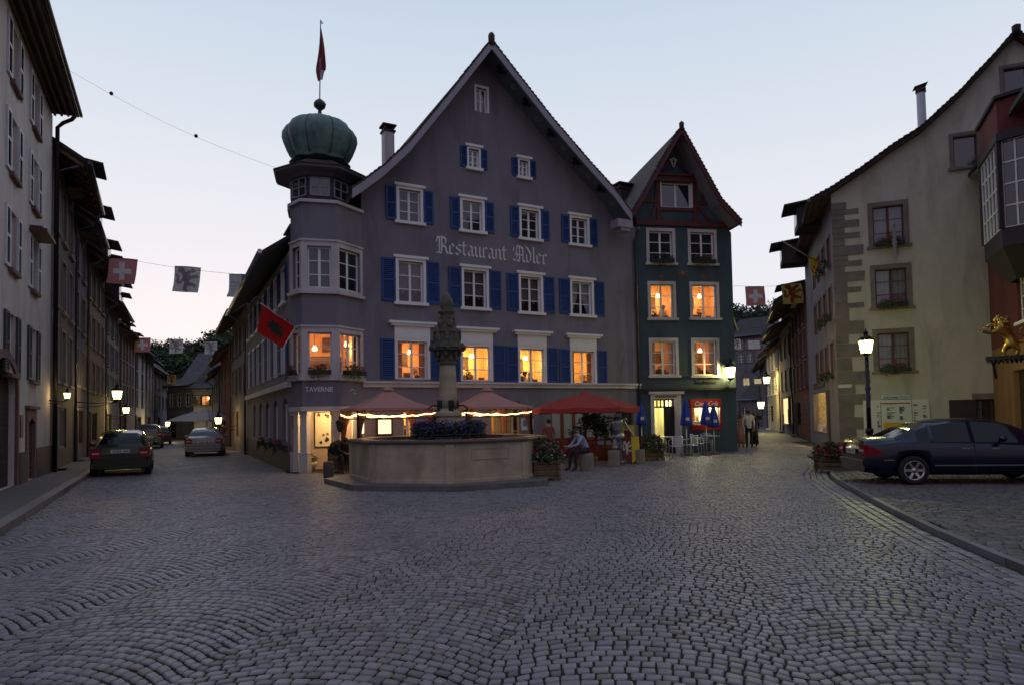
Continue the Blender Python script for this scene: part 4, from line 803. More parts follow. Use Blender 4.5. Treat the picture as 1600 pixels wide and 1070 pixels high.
DRED = mat('dark red brown frame', (.075, .03, .03), .6, .15)
for q, s, k in ww: window(WH, WW, q, sur=s, sm=QUOIN, sash=DRED, curm=mat('lace curtain', (.33, .33, .36), .9), **k)
window(WH, WW, lwq, sur=0, outer=False, sash=DRED, sill=False, cur='sides', curm=mat('lace curtain', (.33, .33, .36), .9), shut=(.85, mat('dark violet shutter', (.045, .025, .035), .6), (-1,)), slats=False)
MB().box((lwq[0]-.1, -.06, lwq[3]), (lwq[2]+.3, 0, lwq[3]+.22)).build('lintel', QUOIN, WH, WW.m)
b = MB(); roofslab(b, wpf, -wo_, 9, .14, 0, 1, 0); roofslab(b, wpf2[len(wpf)-1:], -wo_, 9, .14, 0, 1, 0); vergetiles(b, wpf2, -wo_, step=.19); b.lathe([(.14, -.2), (.15, .12), (.001, .2)], 8, (pk[0], -wo_, pk[1]+.03)); b.build('roof', [TILED, BWOOD], WH, WW.m)
# quoins
b = MB(); z = 0; i = 0; qz = [600, 570, 545, 520, 497, 478, 462, 440, 424, 405, 390, 372, 356, 340, 326, 318]
random.seed(3); zmax = zroof(0, wpf2)-.5
while z < zmax-.3:
    h = random.choice((.42, .5, .36, .55)) if z < 6.5 else random.choice((.22, .3, .4)); long_ = i % 2 == 0; wq = random.uniform(.85, 1.12) if long_ else random.uniform(.38, .55)
    if z < 3.2: wq += .12
    if long_ and z > 4.5: h = .22 if random.random() < .6 else h
    b.prism([(-.005, z+.008), (wq, z+.008+random.uniform(-.01, .02)), (wq+random.uniform(-.03, .03), z+h-.01), (-.005, z+h-.01)], -.03+random.uniform(-.006, .006), .05); z += h; i += 1
b.build('quoins', QUOIN, WH, WW.m)
c = WW.uv(1441, 200, -2.5); b = MB(); b.lathe([(.17, c[1]-2.5), (.17, c[1]+1.5)], 12, (c[0], 2.5, 0)); b.lathe([(.2, c[1]+1.5), (.2, c[1]+1.66)], 12, (c[0], 2.5, 0), 1); b.q([(c[0]-.27, 2.25, c[1]+1.72), (c[0]+.24, 2.25, c[1]+1.84), (c[0]+.24, 2.75, c[1]+1.84), (c[0]-.27, 2.75, c[1]+1.72)], 1); b.box((c[0]-.16, 2.36, c[1]+1.66), (c[0]+.16, 2.64, c[1]+1.75), 1); b.build('flue_pipe', [mat('pale flue metal', (.42, .40, .45), .5), TILED], WH, WW.m)
random.seed(12)
# street side of the corner house
sdir = V((345, 1024)).normalized(); CS1 = CW0+sdir*10.6; SW = Wall(CS1, CW0); zEv = zroof(-.05, wpf2)
so_ = MW[WH.name]
LILAC = mat('lilac grey render', (.26, .23, .24), .9, .12, kind='grime'); shr = [(3.0, 4.55), (5.6, 7.1), (8.1, 9.55)]
sh_, sw_ = [], []
zz = [SW.uv(1285, y)[1] for y in (586, 560)]
for z0, z1 in ((3.05, 4.6), (5.45, 6.95), (7.75, 9.05)):
    for k in range(4): u = 10.6-1.15-k*1.75; sw_.append((u-.5, z0, u+.5, z1)); sh_.append((u-.4, z0, u+.4, z1-.1))
shop = (SW.uv(1273, 660)[0], .62, SW.uv(1293, 660)[0], 2.6); sh_.append(shop)
wallmesh(WH, SW, [(0, 0), (SW.L, 0), (SW.L, zEv-.3), (0, zEv-.3)], sh_, LILAC, name='street_wall')
for i, q in enumerate(sw_): window(WH, SW, q, sur=.10, sm=mat('rose trim', (.22, .14, .13)), sash=DRED, sill=False, flowers='red' if q[0] > 6 else None, glass=G_DARK)
def shopwin(parent, W, r, col, e, nm='shop_window', fr=None):
    u0, z0, u1, z1 = r; b = MB(); t = .07
    b.box((u0, -.03, z0), (u0+t, .1, z1)); b.box((u1-t, -.03, z0), (u1, .1, z1)); b.box((u0+t, -.03, z0), (u1-t, .1, z0+t)); b.box((u0+t, -.03, z1-t), (u1-t, .1, z1)); o = b.build(nm, fr or QUOIN, parent, W.m)
    MB().box((u0+t, .05, z0+t), (u1-t, .056, z1-t)).build('glass', G_CLEAR, o, W.m); rm = mat('shop back %.2f' % col[1], col, .9, .3, 3); b = MB(); y1 = 1.0
    b.q([(u0, y1, z0), (u1, y1, z0), (u1, y1, z1), (u0, y1, z1)]); b.q([(u0, .11, z0), (u0, y1, z0), (u0, y1, z1), (u0, .11, z1)]); b.q([(u1, y1, z0), (u1, .11, z0), (u1, .11, z1), (u1, y1, z1)]); b.q([(u0, .11, z0), (u1, .11, z0), (u1, y1, z0), (u0, y1, z0)], 1); b.q([(u0, .11, z1), (u0, y1, z1), (u1, y1, z1), (u1, .11, z1)]); b.build('display_case', [rm, BWOOD], o, W.m)
    b = MB(); rd = random.Random(4)
    for k in range(5): x = u0+.25+(u1-u0-.5)*k/4; hh = rd.uniform(.15, .6); b.lathe([(.10, 0), (.13, hh*.4), (.06, hh*.8), (.09, hh)], 8, (x, .5+rd.uniform(-.1, .2), z0+.01), rd.randint(0, 1))
    b.build('display_ware', [REDC, GOLD], o, W.m); light(W.m @ V(((u0+u1)/2, .45, z1-.2)), (1, .72, .36), e, .08); return o
shopwin(WH, SW, shop, (.9, .68, .40), 260)
b = MB(); b.box((shop[0]+.4, -.05, 2.85), (shop[2]-.4, -.005, 3.0)); 
for k in range(6): b.box((shop[0]+.5+k*.22, -.05, 2.86), (shop[0]+.6+k*.22, -.005, 3.06))
b.build('shop_lettering', DRED, WH, SW.m)
b = MB(); b.box((shop[2]+.35, -.02, .02), (shop[2]+1.0, .0, 2.6)); b.build('street_door', DRED, WH, SW.m)
# eave on the street side: soffit, gutter and hoist dormers
e0 = wpf[0]
b = MB(); b.m = WW.m; b.tube([(e0[0]-.05, -wo_, e0[1]-.05), (e0[0]-.05+.0, 9, e0[1]-.05)], .08, 8); b.build('gutter', ZINC, WH)
# ---------------- generic town house in a row ----------------
def row_house(label, p0, p1, hE, m, rm=None, slope=48, depth=9, over=.85, cols=3, rows=3, ww_=.95, wh_=1.45, ground=3.0, sur=.09, sm=None, shut=None, lit=(), door=True, group=None, dorm=(), soff=None, flat=False, sash=None, shopfr=None, pitchrow=None, cols_pos=None, name='town_house', near_wall=True, cur=.3, dh=1.3):
    W = Wall(p0, p1); H = thing(name, label, 'house', (W.p0.x, W.p0.y, 0), group=group); L = W.L
    holes = []; ws = []; step = (hE-ground-.35)/rows
    for r in range(rows):
        for c in range(cols):
            u = L*(c+.5)/cols if not cols_pos else cols_pos[c]; z0 = ground+step*r+(step-wh_)*.45; ws.append(((u-ww_/2-sur, z0, u+ww_/2+sur, z0+wh_+sur), (r, c))); holes.append((u-ww_/2, z0, u+ww_/2, z0+wh_))
    dr_ = (L*.12, .12, L*.12+1.0, 2.3) if door else None
    if dr_: holes.append(dr_)
    sw = (L*.12+1.5, .8, min(L-.4, L*.12+3.6), 2.3) if L > 4.2 else None
    if sw and sw[2]-sw[0] < .8: sw = None
    if sw: holes.append(sw)
    wallmesh(H, W, [(0, 0), (L, 0), (L, hE), (0, hE)], holes, m, thick=.2)
    for q, (r, c) in ws:
        l_ = (r, c) in lit
        window(H, W, q, sur=sur, sm=sm or QUOIN, rows=3, cols=2, sash=sash, shut=shut, cur='sides' if (random.random() < cur and not l_) else None, curm=CURTD, lit=(.8, .5, .2) if l_ else None, e=30)
    if dr_:
        b = MB(); b.box((dr_[0], .10, dr_[1]), (dr_[2], .15, dr_[3])); b.box((dr_[0]+.1, .085, .5), (dr_[2]-.1, .1, 1.1)); b.box((dr_[0]+.1, .085, 1.3), (dr_[2]-.1, .1, 2.1)); b.build('door', DWOOD, H, W.m)
        b = MB(); b.box((dr_[0]-.16, -.04, 0), (dr_[0], .02, dr_[3]+.16)); b.box((dr_[2], -.04, 0), (dr_[2]+.16, .02, dr_[3]+.16)); b.box((dr_[0], -.04, dr_[3]), (dr_[2], .02, dr_[3]+.16)); b.box((dr_[0]-.2, -.35, 0), (dr_[2]+.2, -.045, .12)); b.build('door_surround', sm or QUOIN, H, W.m)
    if sw:
        b = MB(); n = 3
        for i in range(n+1): x = sw[0]+(sw[2]-sw[0])*i/n; b.box((max(sw[0], x-.04), .06, sw[1]), (min(sw[2], x+.04), .12, sw[3]))
        b.box((sw[0]+.04, .065, sw[1]), (sw[2]-.04, .115, sw[1]+.08)); b.box((sw[0]+.04, .065, sw[3]-.08), (sw[2]-.04, .115, sw[3])); o = b.build('shop_window', shopfr or DWOOD, H, W.m); MB().box((sw[0], .12, sw[1]), (sw[2], .125, sw[3])).build('glass', G_DARK, o, W.m)
    tn = math.tan(radians(slope)); b = MB()
    for u in (0, L-.2): b.prism([(.25, 0), (depth, 0), (depth, hE), (depth/2, hE+depth/2*tn-.3), (.25, hE+.1)], -u-.2, -u) if False else None
    yr_ = depth/2; k = .62
    pr = [(-over, hE-over*tn*k+.25), (.3, hE+.3*tn+.15), (yr_, hE+yr_*tn), (depth+.6, hE-.5)]
    o_ = 0
    b.m = M(((0, 1, 0, 0), (1, 0, 0, 0), (0, 0, 1, 0), (0, 0, 0, 1)))       # profile along y, swept along x
    b2 = MB()
    for (a, az), (c, cz) in zip(pr, pr[1:]):
        b2.q([(0, a, az), (L, a, az), (L, c, cz), (0, c, cz)]); b2.q([(0, a, az-.16), (0, c, cz-.16), (L, c, cz-.16), (L, a, az-.16)], 1)
        for x in (0, L): b2.q([(x, a, az), (x, c, cz), (x, c, cz-.16), (x, a, az-.16)], 0)
    b2.q([(0, -over, pr[0][1]), (0, -over, pr[0][1]-.16), (L, -over, pr[0][1]-.16), (L, -over, pr[0][1])]); rf_ = b2.build('roof', [rm or TILED, soff or BWOOD], H, W.m)
    b = MB()
    for x0 in (0, L-.15): b.q([(x0, .2, 0), (x0, depth, 0), (x0, depth, hE-.4), (x0, yr_, hE+yr_*tn-.2), (x0, .2, hE+.1)]); b.q([(x0+.15, .2, 0), (x0+.15, .2, hE+.1), (x0+.15, yr_, hE+yr_*tn-.2), (x0+.15, depth, hE-.4), (x0+.15, depth, 0)])
    b.box((0.15, depth-.2, 0), (L-.15, depth, hE-.5)); b.build('gable_wall', m, H, W.m)
    b = MB(); b.tube([(0, -over-.05, pr[0][1]-.08), (L, -over-.05, pr[0][1]-.08)], .075, 6); b.build('gutter', ZINC, H, W.m)
    b = MB(); b.tube([(.1, -.1, 0), (.1, -.1, pr[0][1]-.5), (.1, -over, pr[0][1]-.12)], .05, 6); b.build('downpipe', ZINC, H, W.m)
    b = MB(); n = max(3, int(L/.75))
    for i in range(n+1): x = .08+(L-.16)*i/n; b.bar((x, -over+.12, pr[0][1]-.21), (x, .0, hE-.02+.0), .10, .12)
    b.build('rafter_ends', soff or BWOOD, H, W.m)
    b = MB(); b.box((.02, -.04, 0), (L-.02, 0, .5)); b.build('plinth', DSTONE, H, W.m) if not dr_ else None
    for d in dorm:
        u, yy = d[0], d[1]; zz_ = pr[0][1]+(yy+over)*(pr[1][1]-pr[0][1])/(pr[1][0]-pr[0][0]) if yy < .3 else hE+yy*tn
        dormer(H, W.m @ M.Translation((u, yy, zz_-.15)), d[2], d[3], 2.2, rm or TILED, DWOOD, over=d[4] if len(d) > 4 else .4)
    return H, W
# ================= LEFT STREET =================
def wpt(px, Z): p = at(px, 660, Z); return V((p.x, p.y))
lp = [wpt(78, 21.7), wpt(113, 27.3), wpt(133, 31.4), wpt(162, 38), wpt(185, 45.5), wpt(209, 54), wpt(226, 60), wpt(240, 66), wpt(262, 76)]
u01 = (lp[1]-lp[0]).normalized(); kd3 = V((-.461, .887)); q0 = lp[0]-kd3*12
GREYW = mat('warm grey render', (.56, .50, .47), .9, .1, .6, .3, 50, kind='grime')
# first house, built by hand
HW = Wall(q0, lp[0]); H1 = thing('town_house', 'nearest house of the left row, grey render, white edged shutters, broad boarded eave', 'house', (q0.x, q0.y, 0)); hL = HW.L; hE = 12.05
WSH = mat('dark grey shutter', (.04, .04, .05), .6, .15); WBR = mat('white shutter edge', (.6, .6, .65), .6)
hw = []; hh = []
for i, (pxr, k) in enumerate((((45, 105, 63, 220), 1), ((44, 240, 64, 335), 1), ((44, 375, 63, 455), 2), ((38, 512, 58, 590), 3), ((14, 40, 30, 150), 0), ((8, 190, 24, 285), 0), ((2, 345, 12, 430), 0))):
    q = HW.rect(*pxr); uc = (q[0]+q[2])/2; zc_ = (q[1]+q[3])/2; w_ = .95; h_ = 1.55; hw.append(((uc-w_/2, zc_-h_/2, uc+w_/2, zc_+h_/2), k))
uc1 = hw[1][0][0]+.475; rowz = [h[0][1] for h in hw[:4]]
hw = []
for j, z0 in enumerate(rowz):
    for k in range(4): u = uc1-k*2.9; hw.append(((u-.45, z0, u+.45, z0+1.5), j))
doorr = HW.rect(34, 652, 58, 740); dc = (doorr[0]+doorr[2])/2; doorr = (dc-.5, .13, dc+.5, doorr[3]); hh = [q for q, j in hw]+[doorr]
ar = (doorr[0]-4.3, .13, doorr[0]-1.45, 3.3); hh.append(archhole(*ar, 10))
wallmesh(H1, HW, [(0, 0), (hL, 0), (hL, hE), (0, hE)], hh, GREYW)
for q, j in hw:
    window(H1, HW, q, sur=.0, outer=False, sm=PINKF, shut=(.46, WSH) if True else None, border=None if j == 3 else WBR, slats=True, rows=3, cur='sides' if j % 2 else None, curm=CURT, cap=0)
b = MB(); q = hw[8][0] if hw[8][1] == 2 else [q for q, j in hw if j == 2][0]; b.box((q[0]-.35, -.42, q[3]+.12), (q[2]+.35, 0, q[3]+.2)); b.box((q[0]-.25, -.3, q[3]+.2), (q[2]+.25, 0, q[3]+.28)); b.build('window_hood', REDBEAM, H1, HW.m)
b = MB(); d = doorr; b.box((d[0]-.2, -.05, 0), (d[0], .1, d[3]+.25)); b.box((d[2], -.05, 0), (d[2]+.2, .1, d[3]+.25)); b.prism([(d[0], d[3]-.15), ((d[0]+d[2])/2, d[3]), (d[2], d[3]-.15), (d[2], d[3]+.25), (d[0], d[3]+.25)], -.05, .1); b.box((d[0]-.3, -.12, d[3]+.25), (d[2]+.3, .02, d[3]+.33)); b.build('door_surround', PINKF, H1, HW.m)
MB().box((d[0], .14, d[1]), (d[2], .19, d[3])).box((d[0]+.12, .12, .4), (d[2]-.12, .14, 1.0)).box((d[0]+.12, .12, 1.2), (d[2]-.12, .14, 2.0)).build('door', mat('dark maroon door', (.05, .02, .02), .5), H1, HW.m)
b = MB(); b.prism([(p[0]+(p[0]-(ar[0]+ar[2])/2)*.12, p[1]*1.06) for p in archhole(*ar, 10)], -.05, .02, holes=[archhole(*ar, 10)]); b.build('arch_surround', PINKF, H1, HW.m); MB().box((ar[0], .15, .1), (ar[2], .2, ar[3])).build('gate', DWOOD, H1, HW.m)
MB().box((ar[2]+.3, -.06, 0), (doorr[0]-.22, 0, .95)).build('plinth', DSTONE, H1, HW.m); MB().box((doorr[2]+.22, -.06, 0), (hL, 0, 1.0)).build('plinth', DSTONE, H1, HW.m)
b = MB(); b.box((doorr[0]-.95, -.03, 1.35), (doorr[0]-.62, 0, 1.95)); b.build('wall_plaque', DSTONE, H1, HW.m)
EO = .62; b = MB()
zt_ = hE+.45
tip = HW.uv(116, 166, EO)
ez = 12.22
b.q([(0, -EO, ez+.12), (hL+.1, -EO, ez+.12), (hL+.1, 5, ez+5.6), (0, 5, ez+5.6)]); b.q([(0, -EO, ez-.02), (0, .2, hE+.1), (hL+.1, .2, hE+.1), (hL+.1, -EO, ez-.02)], 1); b.q([(0, -EO, ez-.02), (hL+.1, -EO, ez-.02), (hL+.1, -EO, ez+.12), (0, -EO, ez+.12)])
b.q([(hL+.1, -EO, ez-.02), (hL+.1, .2, hE+.1), (hL+.1, 5, ez+5.4), (hL+.1, 5, ez+5.6), (hL+.1, -EO, ez+.12)], 1); b.build('roof', [TILED, DWOOD], H1, HW.m)
b = MB()
for k in range(5): y = -.06-k*.19; z = hE+.1+(ez-hE-.12)*((.2-y)/(EO+.2)); b.box((0, y-.04, z-.10), (hL+.02-.03*k, y+.03, z-.0))
b.build('eave_mouldings', BWOOD, H1, HW.m)
b = MB(); b.tube([(0, -EO-.07, ez+.04), (hL+.1, -EO-.07, ez+.04)], .09, 8); b.tube([(hL-.02, -EO-.05, ez), (hL-.02, -EO+.08, ez-.20), (hL-.02, -.30, ez-.36), (hL-.02, -.14, ez-.55), (hL-.02, -.14, 0)], .065, 8); b.build('gutter', IRON, H1, HW.m)
b = MB(); b.box((0, .3, 0), (.2, 9, hE)); b.box((hL-.2, .25, 0), (hL, 9, hE+.1)); b.prism([(.3, hE), (5, hE), (5, ez+5.3)], -hL, -hL+.2) if False else None; b.build('gable_wall', GREYW, H1, HW.m)
BR1 = mat('brown render', (.12, .085, .07), .9, .2, kind='grime'); VIO = mat('dark violet render', (.10, .075, .10), .9, .2, kind='grime'); OCH2 = mat('ochre brown render', (.17, .115, .07), .9, .2, kind='grime'); PNK = mat('pink render', (.36, .23, .22), .9, .15, kind='grime'); WHT = mat('pale render', (.40, .37, .38), .9, .12, kind='grime'); GRY = mat('slate grey render', (.17, .16, .18), .9, .2, kind='grime'); GRB = mat('grey beige render', (.24, .20, .18), .9, .15, kind='grime')
dk = wpt(126, 30)
H2, W2_ = row_house('brown narrow house with tall bright reflecting windows beside the drain pipe', lp[0]+kd3*.02, lp[1], 11.1, BR1, cols=3, rows=3, ww_=1.05, wh_=1.9, over=1.0, slope=45, sm=GRB, shopfr=GRB, dorm=((4.1, -.75, 1.5, 1.15, .5),), cur=.6, ground=2.9)
row_house('narrow dark violet house, third in the left row', lp[1], lp[2], 10.7, VIO, cols=2, rows=3, ww_=.95, wh_=1.6, over=.85, dorm=((2.6, -.75, 1.6, 1.25, .5),), soff=GRY)
row_house('ochre brown house with small plain windows beside the first street lamp', lp[2], lp[3], 10.2, OCH2, cols=4, rows=3, ww_=.95, wh_=1.5, over=.85, dorm=((2.0, -.75, 1.6, 1.2, .5), (5.9, -.6, 1.6, 1.2, .5)))
row_house('grey house with blue green shutters behind the two street lamps', lp[3], lp[4], 9.2, GRB, cols=3, rows=3, ww_=.9, wh_=1.4, over=.85, shut=(.4, mat('blue green shutter', (.10, .15, .17), .6)), dorm=((2.2, -.6, 1.6, 1.5, .6), (6, -.4, 1.4, 1.3, .5)))
row_house('pink rendered house with grey windows in the left row', lp[4], lp[5], 8.5, PNK, cols=5, rows=3, ww_=.95, wh_=1.4, over=.75, dorm=((3, .3, 2.2, 1.0, .4), (7.5, .5, 1.8, 1.0, .4)))
row_house('narrow pale house in the left row behind a small flag', lp[5], lp[6], 8.2, WHT, cols=2, rows=3, ww_=.9, wh_=1.3, over=.75, dorm=((3, .8, 2.0, 1.4, .4),))
row_house('lilac grey house in the left row under the small red flag', lp[6], lp[7], 7.9, LILAC, cols=3, rows=3, ww_=.9, wh_=1.3, over=.8, dorm=((3, 1, 2.5, 1.4, .4),))
row_house('farthest grey house of the left row', lp[7], lp[8], 7.2, GRY, cols=4, rows=2, ww_=.95, wh_=1.3, over=.8, dorm=((5, .8, 3, 1.5, .3),))
# right hand side of the left street, beyond the restaurant house
r0 = LP1+V((-.462, .887))*.05; rps = [(r0, wpt(362, 42)), (wpt(362, 42.1), wpt(345, 52)), (wpt(345, 52.1), wpt(334, 62))]
row_house('dark half shaded house next behind the restaurant house', rps[0][1], rps[0][0], 7.8, GRY, cols=4, rows=2, ww_=.9, wh_=1.4, over=.85, dorm=((4, 0, 1.5, 1.4, .5),), lit=())
row_house('red brown house behind the pale parasols', rps[1][1], rps[1][0], 6.6, mat('brick red render', (.23, .075, .05), .9, .15), cols=3, rows=2, ww_=.9, wh_=1.2, over=.85, dorm=())
row_house('small grey house at the end of the left street', rps[2][1], rps[2][0], 6.0, GRY, cols=3, rows=1, over=.8)
# houses closing the left street
ea, eb = wpt(300, 64), wpt(342, 64); row_house('pale lilac house with one lit window closing the left street', ea, eb, 5.1, WHT, cols=3, rows=1, ww_=.8, wh_=.9, ground=3.0, over=.6, slope=35, depth=7, lit=((0, 1),), door=False, group=None)
ea, eb = wpt(262, 70), wpt(300, 68); row_house('grey house with a low pitched roof left of the pale lilac house', ea, eb, 5.6, GRY, cols=3, rows=1, over=.6, slope=30, depth=6, ground=3)
ea, eb = wpt(272, 84), wpt(342, 84); row_house('broad house with a big dark slate roof below the wooded hill', ea, eb, 5.8, GRY, cols=4, rows=1, ground=3, over=.8, slope=40, depth=13, rm=mat('slate roof', (.075, .07, .085), .8, .2, kind='tile'))
# ================= RIGHT STREET =================
def rpt(px, Z): p = at(px, 650, Z); return V((p.x, p.y))
rp = [CS1, rpt(1241, 46), rpt(1221, 55), rpt(1200, 66), rpt(1189, 82)]
BRK = mat('red brick render', (.22, .06, .04), .9, .2, kind='stone'); SAND = mat('yellow sand render', (.42, .33, .18), .9, .12, kind='grime')
row_house('brick red house next to the corner house in the right street', rp[1], rp[0]+sdir*.02, 8.7, BRK, cols=4, rows=3, ww_=.95, wh_=1.5, over=1.5, slope=42, sm=mat('rose trim', (.22, .14, .13)), dorm=((4.2, -.6, 1.8, 1.3, .6),))
H_, W_r = row_house('dark narrow house in the right street with a lit shop window', rp[2], rp[1], 8.2, VIO, cols=3, rows=2, ww_=1.0, wh_=1.5, over=1.4, slope=42, dorm=((5, -.3, 2.4, 1.5, .7),))
q_ = (W_r.uv(1228, 660)[0], .8, W_r.uv(1238, 660)[0], 2.7); b = MB(); 
for nm_ in ('x',):
    m_ = Wall((W_r.P(0, 0, .25).x, W_r.P(0, 0, .25).y), (W_r.P(W_r.L, 0, .25).x, W_r.P(W_r.L, 0, .25).y))
    f_ = MB().box((q_[0]-.1, -.0, q_[1]-.1), (q_[2]+.1, .2, q_[1])).box((q_[0]-.1, 0, q_[3]), (q_[2]+.1, .2, q_[3]+.1)).box((q_[0]-.1, 0, q_[1]), (q_[0], .2, q_[3])).box((q_[2], 0, q_[1]), (q_[2]+.1, .2, q_[3])).build('lit_showcase', QUOIN, H_, m_.m); MB().box((q_[0], .12, q_[1]), (q_[2], .16, q_[3])).build('showcase_light', emis('showcase glow', (1, .72, .34), 1.3), f_, m_.m); MB().box((q_[0]+.2, .02, q_[1]+.05), (q_[0]+.5, .1, q_[1]+.7)).box((q_[2]-.6, .02, q_[1]+.05), (q_[2]-.3, .1, q_[1]+1.1)).build('showcase_figures', REDBEAM, f_, m_.m)
row_house('sand coloured house lit by the wall lamp in the right street', rp[3], rp[2], 7.7, SAND, cols=4, rows=2, ww_=.9, wh_=1.4, over=.85, dorm=((4, 0, 2.4, 1.4, .6),), sm=WHITE)
row_house('last dark house of the right street', rp[4], rp[3], 7.2, VIO, cols=3, rows=2, over=.85)
ea, eb = rpt(1156, 84), rpt(1199, 80); row_house('low house with a broad dark roof at the end of the right street', ea, eb, 3.4, GRY, cols=3, rows=1, wh_=1.0, ground=.9, over=.5, slope=42, depth=7, door=False, cur=0)
ea, eb = rpt(1140, 100), rpt(1196, 96); row_house('house with a wide tiled roof on the slope behind the green house', ea, eb, 13.2, GRY, cols=4, rows=2, ground=9, over=.8, slope=35, depth=9, door=False, cur=0)
ea, eb = rpt(1146, 58), rpt(1160, 66); row_house('narrow brown house wall right behind the green house', rpt(1138, 42), rpt(1149, 52), 8.3, BR1, cols=2, rows=2, over=.3)
# hoist dormers over the right street eave
for pxy, Z in (((1250, 338), 30.5), ((1226, 395), 36)):
    p = at(*pxy, Z); m4 = M.Translation((p.x, p.y, p.z-.75)) @ M.Rotation(atan2(sdir.y, sdir.x)-pi/2-pi/2, 4, 'Z')
    o = dormer(WH, m4 @ M.Translation((0, -.2, 0)), 1.5, 1.2, 3.0, TILED, DWOOD, over=.55)
# ================= RED HOUSE ON THE RIGHT =================
K0 = WW.P(WW.uv(1552, 600)[0], 0); K1 = V((K0.x, K0.y, 0))+V((-.42, -.907, 0)).normalized()*14
RWW = Wall((K0.x, K0.y), (K1.x, K1.y)); RH = thing('red_house', 'red and ochre house with a dark bay window, right of the cream corner house', 'house', (K0.x, K0.y, 0))
zev = RWW.uv(1534, 285, .5)[1]; rq = RWW.rect(1589, 415, 1614, 500); rwn = (rq[0], rq[1], rq[0]+1.3, rq[3]); dq = RWW.uv(1582, 560)
hE = 10.7; dh_ = (dq[0], .02, dq[0]+2.2, 2.9)
zsp = RWW.uv(1570, 540)[1]
wallmesh(RH, RWW, [(0, zsp), (14, zsp), (14, hE), (0, hE)], [rwn] if rwn[1] > zsp else [], REDR); wallmesh(RH, RWW, [(0, 0), (14, 0), (14, zsp), (0, zsp)], [dh_], OCHRE, name='lower_wall')
window(RH, RWW, rwn, sur=0, outer=False, rows=4, cols=4, sash=WHITE, sill=True)
MB().box((dh_[0], .16, 0), (dh_[2], .2, dh_[3])).build('door', DWOOD, RH, RWW.m)
b = MB(); b.q([(0, -.5, hE-.1), (14, -.5, hE-.1), (14, 5, hE+5.5), (0, 5, hE+5.5)]); b.q([(0, -.5, hE-.25), (0, 5, hE+5.3), (14, 5, hE+5.3), (14, -.5, hE-.25)], 1); b.q([(0, -.5, hE-.25), (14, -.5, hE-.25), (14, -.5, hE-.1), (0, -.5, hE-.1)]); b.q([(0, -.5, hE-.1), (0, 5, hE+5.5), (0, 5, hE+5.3), (0, -.5, hE-.25)]); b.build('roof', [TILED, DWOOD], RH, RWW.m)
b = MB(); b.box((0, .25, 0), (.2, 8, hE)); b.box((13.8, .25, 0), (14, 8, hE)); b.build('gable_wall', REDR, RH, RWW.m)
# bay window
ba = RWW.uv(1568, 300, .0)[0]; by0, by1 = 6.65, 9.75; u0 = ba+.35; u1 = u0+3.0
b = MB(); pl = [(u0, 0), (u0+.35, -.75), (u1-.35, -.75), (u1, 0)]
def ringq(b, pl, za, zb_, k0=1, k1=1, mi=0, c=None):
    c = c or (sum(p[0] for p in pl)/len(pl), 0); A_ = [(c[0]+(x-c[0])*k0, y*k0, za) for x, y in pl]; B_ = [(c[0]+(x-c[0])*k1, y*k1, zb_) for x, y in pl]
    for i in range(len(pl)-1): b.q([A_[i], A_[i+1], B_[i+1], B_[i]], mi)
ringq(b, pl, by0-1.0, by0-.1, .35, 1); ringq(b, pl, by0-.1, by0+.45); ringq(b, pl, by1, by1+.25, 1.1, 1.1);  b.q([(x, y, by1+.25) for x, y in pl]); b.q([(x*1.0, y*1.1, by1) for x, y in pl])
for (x, y) in pl: b.box((x-.09, y-.06, by0+.45), (x+.09, y+.06, by1))
up = MB(); ringq(up, pl, by1+.25, 11.05, 1, 1); up.q([(x, y, 11.05) for x, y in pl]); up.build('oriel_head', REDR, RH, RWW.m); cp = MB(); ringq(cp, pl, 11.05, 11.15, 1.12, 1.12); cp.q([(x*1., y*1.12, 11.16) for x, y in pl]); cp.q([(x*1., y*1.12, 11.05) for x, y in pl]); cp.build('oriel_roof', TILED, RH, RWW.m)
bay = b.build('bay_window', mat('dark bay timber', (.03, .024, .028), .6), RH, RWW.m)
for i in range(3):
    p, q = V((*pl[i], 0)), V((*pl[i+1], 0)); d = (q-p); L_ = d.length; bw_ = Wall(p, q); h_ = by1-by0-.45; b = MB(); n = 2 if i != 1 else 5
    for k in range(n+1): x = .09+(L_-.18)*k/n; b.box((x-.022, -.02, 0), (x+.022, .02, h_))
    for k in range(5): z = h_*k/4; b.box((.09, -.018, z-.02 if k else 0), (L_-.09, .018, z+.02 if k < 4 else h_))
    m4 = RWW.m @ bw_.m @ M.Translation((0, 0, by0+.45)); o = b.build('sash', WHITE, bay, m4); MB().box((.09, .022, 0), (L_-.09, .03, h_)).build('glass', G_DARK, bay, m4)
# bracket canopy with the gilded lion
lp0 = at(1540, 557, 19.4); lp1 = at(1625, 560, 18.4)
uu = RWW.uv(1575, 560)[0]
can = thing('porch_canopy', 'dark scalloped iron canopy under the gilded lion', 'canopy', lp0); d = (V((lp1.x, lp1.y, 0))-V((lp0.x, lp0.y, 0))).normalized(); b = MB(); cz = lp0.z
Pc = [V((lp0.x, lp0.y, cz)), V((lp0.x, lp0.y, cz))+d*1.6, V((lp0.x, lp0.y, cz))+d*1.75+V((.2, .9, 0)), V((lp0.x, lp0.y, cz))+V((.75, .75, 0))]
b.q(Pc); b.q([p-V((0, 0, .06)) for p in Pc][::-1]); 
for p, q in zip(Pc, Pc[1:]+Pc[:1]):
    b.q([p, q, q-V((0, 0, .1)), p-V((0, 0, .1))]); n = int((q-p).length/.12)
    for i in range(n): c = p+(q-p)*((i+.5)/n)-V((0, 0, .1)); e = (q-p).normalized()*.05; b.q([c-e, c+e, c+e*.4-V((0, 0, .09)), c-e*.4-V((0, 0, .09))])
